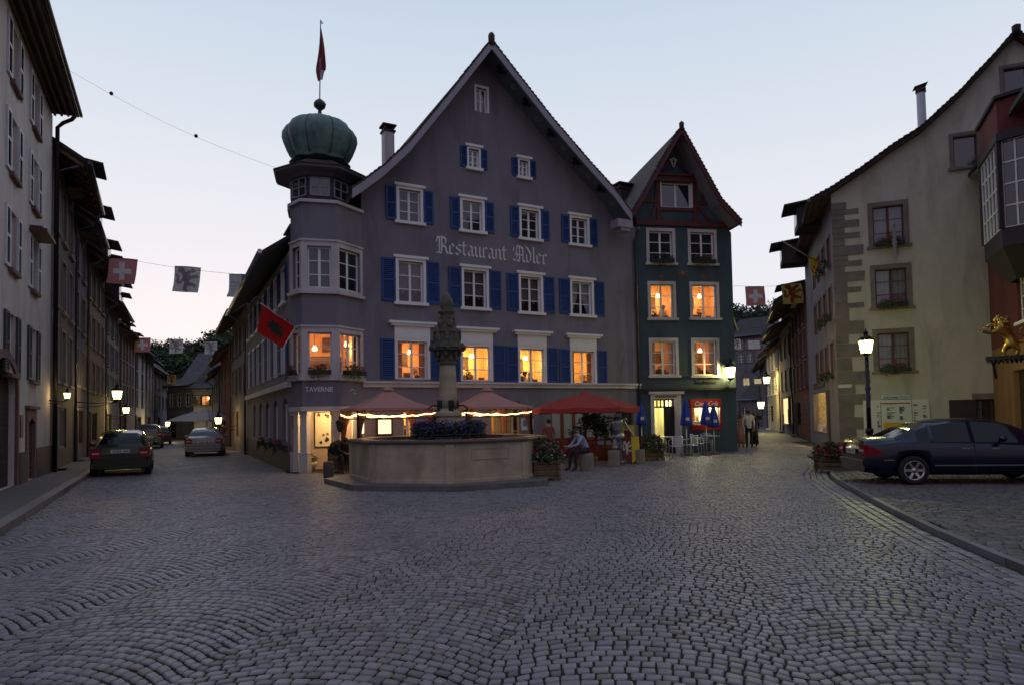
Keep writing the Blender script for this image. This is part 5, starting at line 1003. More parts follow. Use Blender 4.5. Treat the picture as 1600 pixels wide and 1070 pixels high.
b.bar(Pc[3]-V((0, 0, .05)), Pc[3]+V((.35, .35, -.6)), .06); b.bar(Pc[3]+V((-.1, -.2, -.05)), Pc[3]+V((.6, .6, -.05)), .06); b.build('canopy_plate', IRON, can)
# ================= HILL AND TREES FAR BEHIND =================
hb = MB(); HN = 40
def hz_(x, y):
    t = max(0, min(1, (y-92)/55)); t = t*t*(3-2*t); ridge_ = 19.5-abs(x+38)*.10+2.5*sin(x*.09)+1.5*sin(x*.23+1) if x < 0 else 23-abs(x-48)*.12+2*sin(x*.1)
    return -.05+t*max(ridge_*1.0, 9)*(1 if y < 150 else 1)
xs = [-110+230*i/60 for i in range(61)]; ys = [88+100*i/16 for i in range(17)]
for i in range(60):
    for j in range(16): hb.q([(xs[i], ys[j], hz_(xs[i], ys[j])), (xs[i+1], ys[j], hz_(xs[i+1], ys[j])), (xs[i+1], ys[j+1], hz_(xs[i+1], ys[j+1])), (xs[i], ys[j+1], hz_(xs[i], ys[j+1]))], 0, True)
tag(hb.build('hill', mat('dark hill ground', (.02, .03, .015), .95)), 'dark wooded hill behind the town', kind='structure')
fb = MB(); rd = random.Random(2)
for k in range(230):
    px = rd.uniform(235, 420) if k % 2 else rd.uniform(1120, 1240); Y = rd.uniform(98, 150); x = at(px, 600, Y).x; z = hz_(x, Y); r = rd.uniform(1.8, 3.3)
    for c in range(4): leafcloud(fb, (x+rd.uniform(-r, r)*.6, Y, z+r*.5+rd.uniform(0, r)*.8), r*.7, r*.7, r*.7, 60, .34, rd.randint(0, 1), k*5+c)
tag(fb.build('forest', [LEAFD, mat('forest leaves', (.03, .045, .025), .8)]), 'dark leafy wood covering the hill', kind='stuff')
def tree(label, p, h, r, lean=0, n=900, size=.35, dens=1., group=None, lm=None):
    T = thing('broadleaf_tree', label, 'tree', p, group=group); b = MB(); p = V(p); rd = random.Random(int(h*97)); b.tube([p, p+V((lean*.3, 0, h*.35)), p+V((lean, 0, h*.7))], [.35, .25, .12], 7)
    tips = []
    for k in range(9):
        a = k*2.4; q = p+V((lean*.3, 0, h*(.3+.04*k))); e = q+V((r*.75*cos(a), r*.75*sin(a), h*.22)); b.tube([q, (q+e)/2+V((0, 0, h*.03)), e], [.12, .08, .03], 5); tips.append(e)
    b.build('trunk', BWOOD, T); c = MB(); tips.append(p+V((lean, 0, h*.85)))
    for i, t in enumerate(tips): leafcloud(c, t, r*.42, r*.42, r*.36, int(n/len(tips)), size, i % 2, i+7)
    c.build('crown', lm or [LEAFD, LEAF], T)
for lab, px, Y, h, r in (('loose crowned tree on the hill, leftmost above the street', 308, 112, 7.5, 3.2), ('round dense tree at the top of the hill beside the eaves', 352, 118, 8.0, 3.8), ('low dark tree on the hill left of the loose crowned one', 283, 108, 5.5, 2.8)):
    x = at(px, 600, Y).x; tree(lab, (x, Y, hz_(x, Y)-.3), h, r)
# ================= FOUNTAIN =================
FX, FY = FC; FO = thing('fountain', 'octagonal limestone fountain with a carved column and a ring of violet flowers', 'fountain', (FX, FY, 0)); a0 = radians(-84); RIMS = mat('dark worn rim stone', (.10, .065, .06), .5, .25, 3, .3)
b = MB(); n = len(plinth_xy); b.q([(x, y, .13) for x, y in plinth_xy])
for i in range(n): (x0, y0), (x1, y1) = plinth_xy[i], plinth_xy[(i+1) % n]; b.q([(x0, y0, -.03), (x1, y1, -.03), (x1, y1, .13), (x0, y0, .13)])
b.build('plinth', mat('plinth stone', (.12, .115, .11), .6, .25, 3, .5), FO)
b = MB(); b.lathe([(2.66, .1), (2.66, .20), (2.62, .22), (2.62, 1.06), (2.3, 1.06), (2.3, .3), (.01, .3)], 8, (FX, FY, 0), 0, False, a0=a0)
for k in range(8):
    a = a0+k*pi/4; c = V((FX+2.60*cos(a), FY+2.60*sin(a), 0)); b.m = M.Translation(c) @ M.Rotation(a, 4, 'Z'); b.prism([(-.1, .14), (.05, .14), (.05, 1.05), (-.1, 1.05)], -.10, .10); b.m = M()
b.build('basin', STONE, FO)
b = MB(); b.lathe([(2.28, 1.06), (2.70, 1.06), (2.72, 1.10), (2.70, 1.15), (2.28, 1.15), (2.28, 1.06)], 8, (FX, FY, 0), 0, False, a0=a0); b.build('basin_rim', RIMS, FO)
MB().lathe([(2.29, .98), (2.29, .985), (.001, .985)], 8, (FX, FY, 0), 0, False, a0=a0).build('water', mat('dark water', (.01, .015, .02), .05, .1, bump=.1, bs=6), FO)
pa = gp(760, 706, .6); fw = Wall((FX+2.62*cos(a0), FY+2.62*sin(a0)), (FX+2.62*cos(a0+pi/4), FY+2.62*sin(a0+pi/4))); r = fw.rect(737, 698, 795, 716)
b = MB(); t = .022; b.box((r[0], -.02, r[1]), (r[2], 0, r[1]+t)); b.box((r[0], -.02, r[3]-t), (r[2], 0, r[3])); b.box((r[0], -.02, r[1]+t), (r[0]+t, 0, r[3]-t)); b.box((r[2]-t, -.02, r[1]+t), (r[2], 0, r[3]-t)); b.build('inscription_panel', STONE, FO, fw.m)
c3 = (FX, FY, 0); b = MB(); b.lathe([(.36, .3), (.36, 1.25), (.42, 1.28), (.42, 1.36), (.34, 1.40), (.32, 1.68), (.37, 1.72), (.37, 1.80), (.29, 1.86), (.27, 1.92)], 8, c3, 0, False, a0=a0); b.lathe([(.235, 1.9), (.24, 2.2), (.232, 2.8), (.215, 3.1)], 20, c3, rf=lambda t, z: 1-.035*abs(sin(t*8))); b.build('column', STONE, FO)
b = MB(); b.lathe([(.215, 3.1), (.25, 3.12), (.25, 3.17), (.22, 3.2), (.24, 3.35), (.33, 3.5)], 16, c3)
for k in range(16): a = k*pi/8; rr = .27 if k % 2 else .33; zz = 3.3 if k % 2 else 3.42; b.ball((FX+rr*cos(a), FY+rr*sin(a), zz), .07, 5, 0, (.8, .8, 1.4))
for s, z0, z1 in ((.40, 3.49, 3.56), (.45, 3.56, 3.62), (.41, 3.62, 3.68), (.33, 3.68, 3.76), (.30, 3.76, 3.98), (.34, 3.98, 4.06)): b.lathe([(s*1.18, z0), (s*1.18, z1)], 8, c3, 0, False, a0=a0+pi/8)
for k in range(8): a = a0+k*pi/4; b.box((FX+.33*cos(a)-.05, FY+.33*sin(a)-.05, 3.76), (FX+.33*cos(a)+.05, FY+.33*sin(a)+.05, 3.98)); b.ball((FX+.44*cos(a), FY+.44*sin(a), 3.55), .075, 5)
b.build('capital', mat('mossy carved stone', (.115, .11, .08), .9, .35, 6, .8, 18), FO)
b = MB(); b.lathe([(.24, 4.06), (.20, 4.14), (.17, 4.25), (.21, 4.30), (.16, 4.36), (.17, 4.48), (.23, 4.52), (.23, 4.56), (.14, 4.60), (.17, 4.68), (.175, 4.78), (.14, 4.93), (.08, 5.04), (.02, 5.10)], 14, c3, rf=lambda t, z: 1+.10*sin(t*7+z*40)*(1 if z > 4.6 else .9)+.05*sin(z*90))
for k in range(4): a = a0+.4+k*pi/2; b.ball((FX+.19*cos(a), FY+.19*sin(a), 4.22), .09, 6, 0, (1, 1, 1.5)); b.ball((FX+.2*cos(a), FY+.2*sin(a), 4.38), .055, 5)
b.build('pinnacle', MT['mossy carved stone'], FO)
for k in range(4):
    b = MB(); a = a0+.35+k*pi/2; d = V((cos(a), sin(a), 0)); p = V((FX, FY, 1.98))+d*.24; b.tube([p, p+d*.18+V((0, 0, .03)), p+d*.30+V((0, 0, -.02)), p+d*.34+V((0, 0, -.09))], .022, 6); b.box((p.x-.07, p.y-.07, p.z-.12), (p.x+.07, p.y+.07, p.z+.16))
    b.build('water_spout', IRON, FO)
b = MB(); b.tube([(FX+.98*cos(k*pi/12), FY+.98*sin(k*pi/12), 1.22) for k in range(25)], .03, 5, 3); b.tube([(FX+.62*cos(k*pi/12), FY+.62*sin(k*pi/12), 1.2) for k in range(25)], .03, 5, 3)
for k in range(36): a = k*pi/18; leafcloud(b, (FX+.78*cos(a), FY+.78*sin(a), 1.38), .24, .24, .20, 60, .05, 0, k); leafcloud(b, (FX+.8*cos(a), FY+.8*sin(a), 1.42), .27, .27, .21, 46, .036, 1, k+50); leafcloud(b, (FX+.95*cos(a), FY+.95*sin(a), 1.22), .12, .12, .14, 14, .035, 0, k+90)
for k in range(8): a = k*pi/4; b.bar((FX+.36*cos(a), FY+.36*sin(a), 1.22), (FX+.95*cos(a), FY+.95*sin(a), 1.22), .03, .03, 3)
b.build('flower_ring', [LEAFD, FPUR, FWHI, IRON], FO)
# ================= PLANTERS, BOLLARDS =================
PLW = mat('weathered planter wood', (.15, .105, .05), .75, .3, 5, .5, kind='plank')
def planter(label, p, w, d, h, rz, kind, spread=.35, hh=.45, n=900, group='wooden flower planters'):
    T = thing('flower_planter', label, 'planter', p, rz, group); m = MW[T.name]; b = MB(); k = 3
    for i in range(k):
        z0 = .05+(h-.05)*i/k; z1 = .05+(h-.05)*(i+1)/k-.012; e = .015*(i % 2)
        b.box((-w/2, -d/2, z0), (w/2, -d/2+.04, z1)); b.box((-w/2, d/2-.04, z0), (w/2, d/2, z1)); b.box((-w/2, -d/2+.04, z0), (-w/2+.04, d/2-.04, z1)); b.box((w/2-.04, -d/2+.04, z0), (w/2, d/2-.04, z1))
    for x in (-1, 1):
        for y in (-1, 1): b.box((x*(w/2-.0)-.04+.0, y*(d/2)-.04, 0), (x*(w/2)+.04, y*(d/2)+.04, h+.02))
    b.box((-w/2+.05, -d/2+.05, h-.12), (w/2-.05, d/2-.05, h-.08)); b.build('box', PLW, T, m)
    c = MB(); leafcloud(c, (0, 0, h+hh*.35), w/2+spread*.5, d/2+spread*.5, hh*.7, n, .06, 0, int(w*100)+n); leafcloud(c, (0, 0, h+hh*.1), w/2+spread, d/2+spread, hh*.4, n//2, .05, 0, 5)
    leafcloud(c, (0, 0, h+hh*.4), w/2+spread*.7, d/2+spread*.7, hh*.7, n//2, .04, 1, 9); leafcloud(c, (0, 0, h+hh*.2), w/2+spread, d/2+spread, hh*.5, n//5, .038, 2, 19)
    c.build('flowers', [LEAF if kind != 'dark' else LEAFD, {'red': FRED, 'pink': mat('dusty pink petals', (.28, .07, .09), .7, .3), 'dark': mat('dull petals', (.07, .03, .05), .7)}[kind], {'red': FRED, 'pink': FWHI, 'dark': FPUR}[kind]], T, m); return T
g = lambda px, py, z=0: gp(px, py, z)
p = g(846, 751); planter('wooden planter with pink flowers at the right end of the fountain', (p.x+.1, p.y+.35, 0), .62, .55, .52, radians(12), 'pink', .28, .55, 1100)
p = g(532, 738); planter('wooden planter with dark plants left of the fountain beside the turret porch', (p.x, p.y+.2, 0), .75, .6, .60, radians(20), 'dark', .1, .40, 700)
p = g(1022, 719); planter('planter with reddish flowers before the aluminium chairs', (p.x, p.y+.3, 0), .62, .5, .42, radians(10), 'pink', .28, .5, 800)
p = g(1306, 737); planter('dark planter with deep red flowers behind the black car', (p.x+.1, p.y+.3, 0), .8, .55, .38, radians(-10), 'red', .28, .42, 900)
def bollard(label, p, r, h, m, sq=False):
    T = MB(); T.lathe([(r*1.02, -.02), (r, .05), (r*.97, h*.6), (r*.98, h-.04), (r*.86, h), (.001, h+.01)], 14, p, rf=lambda t, z: 1+.03*sin(t*3+z*9)+.02*sin(t*7))
    o = T.build('stone_bollard', m if m is DSTONE else mat('bollard stone', (.22, .19, .15), .85, .25, 2, .5)); return tag(o, label, 'bollard', 'stone bollards along the terrace')
SM = p = g(917, 735); bollard('low stone bollard the man in the blue shirt sits on', (p.x+.02, p.y+.2, 0), .22, .52, STONE); SEAT = V((p.x+.02, p.y+.2, .53))
p = g(961, 729); bollard('stone bollard standing before the suit of armour', (p.x, p.y+.2, 0), .2, .52, STONE)
p = g(1001, 724); bollard('stone bollard beside the painted shield and planter', (p.x, p.y+.2, 0), .2, .48, STONE)
p = g(511, 746); bollard('dark round headed bollard at the left corner of the fountain plinth', (p.x, p.y+.15, 0), .15, .46, DSTONE)
# ================= GAZEBOS AND PARASOLS =================
dL = V((-.466, .885, 0))
ROPE = emis('rope light', (1, .58, .24), 4.5); CURS = mat('salmon curtain', (.30, .13, .09), .9)
def gazebo(label, c0, sx, sy, ze=2.0, zp_=2.62):
    T = thing('gazebo', label, 'gazebo', c0, radians(27.8), 'salmon fabric gazebos'); m = MW[T.name]; b = MB(); o = .06; cx, cy = sx/2, sy/2
    P = [(-o, -o), (sx+o, -o), (sx+o, sy+o), (-o, sy+o)]; nn = 6
    for i in range(4):
        a, c = V((*P[i], ze)), V((*P[(i+1) % 4], ze)); t = V((cx, cy, zp_)); prev = None
        for k in range(nn+1):
            f = k/nn; sag = -.10*sin(pi*f)*(1-f*.3); x, y = a.lerp(t, f), c.lerp(t, f); x.z += sag; y.z += sag; mid = (x+y)/2-V((0, 0, .03*(1-f)))
            if prev: b.q([prev[0], prev[2], mid, x], 0, True); b.q([prev[2], prev[1], y, mid], 0, True)
            prev = (x, y, mid)
        n = 12
        for k in range(n):
            p, q = a.lerp(c, k/n), a.lerp(c, (k+1)/n); md = (p+q)/2; b.q([p, q, q-V((0, 0, .05)), md-V((0, 0, .10)), p-V((0, 0, .05))])
    b.lathe([(.22, zp_-.06), (.20, zp_+.0), (.02, zp_+.07)], 4, (cx, cy, 0), 0, False, a0=pi/4); b.build('canopy', SALMON, T, m)
    for x, y in ((.0, .0), (sx, 0), (sx, sy), (0, sy)):
        b = MB(); b.box((x-.03, y-.03, 0), (x+.03, y+.03, ze)); b.build('post', IRON, T, m); s = 1 if x == 0 else -1; s2 = 1 if y == 0 else -1
        b = MB()
        for k in range(8):
            u0_, u1_ = .36*k/8, .36*(k+1)/8; f = lambda u, z: (x+s*(u if z > 1.5 else u*(.25+.5*abs(z-1.05))), y+s2*.05+.03*sin(u*60), z)
            for z0, z1 in ((.1, .6), (.6, 1.05), (1.05, 1.5), (1.5, ze-.05)): b.q([f(u0_, z0), f(u1_, z0), f(u1_, z1), f(u0_, z1)], 0, True)
        b.build('curtain', CURS, T, m)
    b = MB()
    for (p, q) in (((0, 0), (sx, 0)), ((0, 0), (0, sy)), ((sx, 0), (sx, sy)), ((0, sy), (sx, sy))):
        p, q = V((*p, 0)), V((*q, 0)); zz = V((0, 0, 1))
        for z in (ze-.32, ze-.08): b.bar(p+zz*z, q+zz*z, .022)
        n = 14
        for k in range(n): e = p.lerp(q, (k+.5)/n); b.tube([e+zz*(ze-.31), e+zz*(ze-.2)+(q-p).normalized()*.05, e+zz*(ze-.14)-(q-p).normalized()*.05, e+zz*(ze-.08)], .008, 4)
    b.build('iron_frieze', IRON, T, m)
    b = MB(); 
    for (p, q) in (((0.0, -.03), (sx, -.03)), ((-.03, 0.), (-.03, sy)), ((0, sy), (sx, sy))):
        p, q = V((*p, ze-.17)), V((*q, ze-.17)); pts = [p.lerp(q, k/16)-V((0, 0, .09*sin(pi*k/16)+.015*sin(k*2.2))) for k in range(17)]; b.tube(pts, .02, 5)
    b.build('rope_light', ROPE, T, m)
    for f in (.25, .75): light(m @ V((sx*f, sy*.5, ze-.25)), (1, .60, .28), 16, .25)
    return T
GA = gazebo('left salmon gazebo before the menu cases, half hiding the turret porch', (-4.54, 19.25, 0), 2.42, 1.95)
GBz = gazebo('salmon gazebo between the fountain column and the red parasol', (-1.47, 20.95, 0), 2.38, 1.9)
def parasol(label, c, R, zr, zt_, m, n=8, rot=.2, val=.14, group=None, name='parasol', pole=.03):
    T = thing(name, label, 'parasol', c, rot, group); mm = MW[T.name]; b = MB(); 
    for i in range(n):
        a, d = 2*pi*i/n, 2*pi*(i+1)/n; pv = None
        for k in range(6):
            f = k/5; r = R*(1-f)+.02; z = zr+(zt_-zr)*(f+.10*sin(pi*f)); x, y = V((r*cos(a), r*sin(a), z)), V((r*cos(d), r*sin(d), z)); md = (x+y)/2-V((0, 0, .05*(1-f)))
            if pv: b.q([pv[0], pv[2], md, x]); b.q([pv[2], pv[1], y, md])
            else: b.q([x-V((0, 0, val)), md-V((0, 0, val*.9)), md, x]); b.q([md-V((0, 0, val*.9)), y-V((0, 0, val)), y, md])
            pv = (x, y, md)
    b.lathe([(R*.16, zt_-.08), (R*.1, zt_+.02), (.03, zt_+.07)], n, (0, 0, 0), 0, False); b.build('canopy', m, T, mm)
    b = MB(); b.tube([(0, 0, .05), (0, 0, zt_)], pole, 8); b.build('pole', BLACKP, T, mm); b = MB()
    for i in range(n): a = 2*pi*i/n; b.bar((0, 0, zt_-.1), (R*.97*cos(a), R*.97*sin(a), zr-.02), .02); b.bar((0, 0, zr-.25), (R*.5*cos(a), R*.5*sin(a), (zr+zt_)/2-.06), .015)
    b.build('ribs', BLACKP, T, mm); b = MB(); b.lathe([(.3, 0), (.3, .05), (.06, .09), (.05, .2)], 12); b.build('base', DSTONE, T, mm); return T
p = at(912, 640, 22.6); parasol('large open red parasol between the gazebo and the green house', (p.x+.05, p.y, 0), 1.83, 1.93, 2.42, REDC, rot=-.25, val=.16, pole=.025)
PALE = mat('pale parasol canvas', (.42, .40, .42), .85, .05)
p = at(345, 660, 47); parasol('nearer pale parasol over the cafe terrace in the left street', (p.x-1.0, p.y, 0), 1.9, 1.85, 2.55, PALE, n=4, rot=.5, group='pale cafe parasols', val=.05)
p = at(312, 660, 52); parasol('farther pale parasol partly hidden by the nearer one', (p.x-.5, p.y, 0), 1.9, 1.85, 2.5, PALE, n=4, rot=.5, group='pale cafe parasols', val=.05)
def closed(label, p, zt_, zb_, r, m):
    T = thing('closed_parasol', label, 'parasol', p, 0, 'folded blue parasols'); mm = MW[T.name]; b = MB()
    b.lathe([(.012, zt_+.10), (.04, zt_+.02), (.075, zt_-.06), (r*.62, zb_+(zt_-zb_)*.72), (r*.8, zb_+(zt_-zb_)*.45), (r*.98, zb_+.12), (r, zb_+.02), (r*.7, zb_)][::-1], 24, rf=lambda t, z: 1+.22*sin(t*6)*min(1, (zt_-z)*1.2+.1)); b.build('folded_canopy', m, T, mm)
    MB().tube([(0, 0, .05), (0, 0, zb_+.1)], .022, 8).build('pole', ALU, T, mm); MB().lathe([(.24, 0), (.24, .05), (.05, .09), (.03, .2)], 12).build('base', DSTONE, T, mm)
    b = MB(); b.box((-.07, -r*1.08, zb_+.2), (.07, -r*1.02, zb_+.32)); b.build('printed_patch', mat('white print', (.55, .5, .55)), T, mm)
for lab, px, Z, y0, y1, r in (('folded blue parasol at the left edge of the green house', 1003, 26.6, 632, 663, .2), ('folded blue parasol between the shop door and the shop window', 1073, 26.4, 624, 664, .22), ('folded blue parasol before the middle of the shop window', 1104, 26.3, 628, 663, .21), ('folded blue parasol before the right part of the shop window', 1116, 26.9, 634, 667, .22)):
    p = at(px, 690, Z); closed(lab, (p.x, p.y, 0), at(px, y0, Z).z, at(px, y1, Z).z, r, BLUEC)
# ================= CHAIRS AND TABLES =================
def mk_chair():
    T = thing('bistro_chair', 'x', 'chair', (0, 0, 0), 0, 'aluminium bistro chairs by the snack shop')
    b = MB(); r = .016
    for s in (-1, 1):
        b.tube([(s*.22, -.22, 0), (s*.235, -.20, .44), (s*.25, -.17, .64), (s*.25, .02, .67), (s*.215, .2, .70), (s*.19, .235, .80)], r, 6); b.tube([(s*.2, .26, 0), (s*.2, .2, .44), (s*.19, .235, .8)], r, 6)
    b.tube([(-.19, .235, .8), (0, .25, .82), (.19, .235, .8)], r, 6); b.tube([(-.235, -.20, .43), (.235, -.20, .43)], r, 6); b.tube([(-.2, .2, .43), (.2, .2, .43)], r, 6)
    b.build('frame', ALU, T); b = MB()
    for k in range(7): y = -.19+k*.062; b.box((-.21, y-.022, .438), (.21, y+.022, .452))
    b.build('seat', ALU, T); b = MB()
    for k in range(4): z = .53+k*.07; b.box((-.2+.0, .205+.03*(z-.5), z-.022), (.2, .217+.03*(z-.5), z+.022))
    b.build('backrest', ALU, T); return T
proto = mk_chair(); first = [True]
def chair(label, p, rz):
    m = M.Translation((p[0], p[1], 0)) @ M.Rotation(rz, 4, 'Z')
    if first[0]: proto.matrix_world = m; MW[proto.name] = m; proto['label'] = label; first[0] = False
    else: copy_tree(proto, m, label=label)
for lab, px, py, rz in (('aluminium chair nearest the camera, back towards the fountain', 1057, 714, 180), ('aluminium chair turned to the wall right of the nearest chair', 1079, 712, 215), ('aluminium chair left of the first round table', 1030, 712, 100), ('aluminium chair seen from behind in the middle of the terrace', 1102, 706, 170), ('aluminium chair at the left of the second round table', 1090, 709, 60), ('aluminium chair right of the second round table', 1123, 705, 250), ('aluminium chair beside the shop door', 1050, 704, 20)):
    p = g(px, py); chair(lab, (p.x, p.y, 0), radians(rz))
def table(label, p, h=.73, r=.33, m=ALU, sq=False, group='small terrace tables'):
    T = thing('bistro_table', label, 'table', p, 0, group); mm = MW[T.name]; b = MB()
    if sq: b.box((-r*1.4, -r, h-.03), (r*1.4, r, h))
    else: b.lathe([(r, h-.03), (r, h), (.001, h)], 20)
    b.build('tabletop', m, T, mm); MB().tube([(0, 0, .04), (0, 0, h-.03)], .03, 8).build('column', m, T, mm); b = MB()
    for k in range(4): a = k*pi/2+.4; b.bar((0, 0, .05), (.26*cos(a), .26*sin(a), .02), .05, .03)
    b.build('foot', m, T, mm)
p = g(1041, 709); table('round aluminium table before the shop door', (p.x, p.y, 0)); p = g(1113, 707); table('round aluminium table below the shop window', (p.x, p.y, 0)); p = g(1128, 704); table('square metal table beside the dark chairs', (p.x, p.y+.2, 0), sq=True, r=.3)
DCH = mat('dark wicker', (.02, .016, .018), .7, .2)
def wicker(label, p, rz):
    T = thing('wicker_chair', label, 'chair', p, rz, 'dark wicker chairs by the wall'); mm = MW[T.name]
    MB().box((-.24, -.24, .38), (.24, .24, .45)).build('seat', DCH, T, mm); b = MB(); n = 10
    for k in range(n):
        a, c = pi*k/n, pi*(k+1)/n; h0, h1 = .66+.22*sin(a), .66+.22*sin(c); p0, p1 = (.27*cos(a), .05+.22*sin(a)), (.27*cos(c), .05+.22*sin(c)); b.q([(*p0, .42), (*p1, .42), (*p1, h1), (*p0, h0)]); b.q([(p0[0]*.9, p0[1]*.9, .42), (p0[0]*.9, p0[1]*.9, h0), (p1[0]*.9, p1[1]*.9, h1), (p1[0]*.9, p1[1]*.9, .42)]); b.q([(*p0, h0), (*p1, h1), (p1[0]*.9, p1[1]*.9, h1), (p0[0]*.9, p0[1]*.9, h0)])
    b.build('backrest', DCH, T, mm)
    for x in (-1, 1):
        for y in (-1, 1): MB().tube([(x*.21, y*.21, 0), (x*.2, y*.2, .39)], .02, 6).build('leg', DCH, T, mm)
p = g(1138, 703); wicker('dark wicker chair at the right corner of the green house', (p.x, p.y, 0), radians(-80)); p = g(1098, 701); wicker('dark wicker chair against the wall under the shop window', (p.x, p.y+.2, 0), radians(10)); p = g(1120, 700); wicker('second dark wicker chair under the shop window, half hidden by the table', (p.x, p.y+.3, 0), radians(-8))
RWD = mat('red painted table wood', (.20, .04, .035), .6, .2)
p = g(938, 717); T = thing('terrace_table', 'long dark red table behind the seated man under the red parasol', 'table', (p.x, p.y, 0), .25); mm = MW[T.name]
MB().box((-1.0, -.3, .72), (1.0, .3, .76)).build('tabletop', RWD, T, mm)
for s in (-1, 1): MB().bar((s*.75-.25, 0, 0), (s*.75+.25, 0, .72), .05).bar((s*.75+.25, .06, 0), (s*.75-.25, .06, .72), .05).build('trestle', RWD, T, mm)
for s, lab in ((-1, 'dark red folding chair at the left end of the long red table'), (1, 'dark red folding chair between the long red table and the armour')):
    T = thing('folding_chair', lab, 'chair', (p.x+s*.75, p.y+.75, 0), .1*s); mm = MW[T.name]; MB().box((-.2, -.2, .43), (.2, .2, .46)).build('seat', RWD, T, mm); MB().box((-.2, .19, .62), (.2, .21, .85)).build('backrest', RWD, T, mm); MB().bar((-.19, -.2, 0), (-.19, .2, .85), .025).bar((.19, -.2, 0), (.19, .2, .85), .025).bar((-.17, .2, 0), (-.17, -.18, .44), .025).bar((.17, .2, 0), (.17, -.18, .44), .025).build('folding_legs', RWD, T, mm)
# potted tree behind the table
p = at(945, 700, 24.4); T = thing('potted_tree', 'leafy potted shrub behind the suit of armour under the red parasol', 'potted plant', (p.x, p.y, 0)); b = MB(); b.lathe([(.25, 0), (.33, .5), (.35, .55), (.3, .5), (.001, .5)], 14, (p.x, p.y, 0)); b.build('pot', mat('terracotta', (.2, .08, .045)), T)
b = MB(); b.tube([(p.x, p.y, .45), (p.x+.03, p.y, .9), (p.x, p.y, 1.4)], .035, 6); b.build('trunk', BWOOD, T); c = MB()
for k in range(9): leafcloud(c, (p.x+random.uniform(-1.15, .85), p.y+random.uniform(-.3, .3), random.uniform(.95, 1.65)), .38, .33, .32, 130, .07, k % 2, k)
c.build('crown', [LEAF, LEAFD], T)
p = at(482, 727, 21.6); T = thing('flower_tub', 'pale draped flower tub with yellow green flowers on the porch floor', 'planter', (p.x, p.y, 0)); b = MB(); b.lathe([(.18, 0), (.26, .22), (.28, .30), (.2, .27), (.001, .27)], 14, (p.x, p.y, 0)); b.build('tub', mat('pale tub', (.55, .5, .45)), T); c = MB(); leafcloud(c, (p.x, p.y, .40), .30, .28, .16, 260, .045, 0, 3); leafcloud(c, (p.x, p.y, .44), .3, .28, .16, 130, .035, 1, 4); c.build('flowers', [LEAF, mat('yellow petals', (.5, .42, .08))], T)
# ================= STREET LIGHTS =================
LC = (1, .92, .32); LW_ = (1, .70, .25)
def lantern(b, gl, p, s, mi=0):
    """four sided tapered street lantern hanging point at its foot p"""
    x, y, z = p; t = .17*s; u = .26*s; h = .46*s
    for i in range(4):
        a, c = pi/4+i*pi/2, pi/4+(i+1)*pi/2; k = sqrt(2)
        A_, B_ = V((x+t*k*cos(a)*.7, y+t*k*sin(a)*.7, z)), V((x+t*k*cos(c)*.7, y+t*k*sin(c)*.7, z)); C_, D_ = V((x+u*k*cos(c)*.7, y+u*k*sin(c)*.7, z+h)), V((x+u*k*cos(a)*.7, y+u*k*sin(a)*.7, z+h))
        gl.q([A_, B_, C_, D_]); b.bar(A_, D_, .025*s); b.bar(D_, C_, .03*s); b.bar(A_, B_, .03*s)
    b.lathe([(u*1.12, z+h), (u*.6, z+h+.14*s), (u*.28, z+h+.18*s), (u*.28, z+h+.25*s), (u*.38, z+h+.26*s), (.02, z+h+.36*s), (.015, z+h+.44*s)], 8, (x, y, 0)); b.lathe([(t*.4, z-.1*s), (t*.9, z)], 8, (x, y, 0))
p = at(1359, 688, 20.6); zl_ = at(1359, 552, 20.6).z; T = thing('street_lamp', 'black lamp post with a glowing four sided lantern before the cream corner house', 'street lamp', (p.x, p.y, 0))
b = MB(); b.tube([(p.x, p.y, 0), (p.x, p.y, .15)], .16, 12); b.tube([(p.x, p.y, .1), (p.x, p.y, 1.0)], [.11, .09], 12); b.tube([(p.x, p.y, .95), (p.x, p.y, 1.1)], .12, 12); b.tube([(p.x, p.y, 1.0), (p.x, p.y, zl_-.1)], [.07, .055], 12)
b.tube([(p.x, p.y, zl_-1.15), (p.x, p.y, zl_-1.05)], .08, 10); b.build('post', IRON, T); b = MB(); q = MB(); lantern(b, q, (p.x, p.y, zl_), .88); b.build('lantern_frame', IRON, T); q.build('lantern_glass', lampglass('lamp glass green white', (1, .98, .42), 3.2), T)
MB().box((p.x-.1, p.y-.09, 1.75), (p.x+.0, p.y-.075, 3.0)).build('pole_plate', mat('dark pole sign', (.08, .07, .11)), T); light((p.x, p.y-.0, zl_+.2), (.98, 1, .30), 200, .16)
def walllamp(label, W, px, py, s, e, col=LW_, out=.55, gcol=(1, .8, .35), group=None, strength=5):
    u, z = W.uv(px, py, out); m = W.m; T = thing('wall_lantern', label, 'wall lamp', m @ V((u, 0, z)), group=group); b = MB(); q = MB(); p = m @ V((u, -out, z-.22*s)); lantern(b, q, p, s); r0_ = m @ V((u, 0, z-.35*s)); b.tube([r0_, (r0_+p)/2-V((0, 0, .12*s)), p-V((0, 0, .1*s))], .02, 6); b.tube([r0_+V((0, 0, -.25*s)), (r0_+p)/2-V((0, 0, .3*s)), p-V((0, 0, .12*s))], .015, 5)
    b.build('bracket', IRON, T); q.build('lantern_glass', lampglass('lamp glass %.1f' % gcol[2], gcol, strength), T); light(p+V((0, 0, .25*s)), col, e, .12)
walllamp('glowing wall lantern at the upper right of the snack shop', GW, 1141, 582, 1.0, 130, (1, .85, .25), .35, (1, .9, .45), strength=4)
def W_for(a, b_): return Wall(a, b_)
W4 = Wall(lp[2], lp[3]); W5 = Wall(lp[3], lp[4]); Wd = Wall(lp[1], lp[2])
walllamp('nearest of the yellow street lanterns on the left row', W4, 183, 617, .85, 100, (1, .78, .28), 1.6, (1, .74, .28), 'wall lanterns of the left street', 2.6)
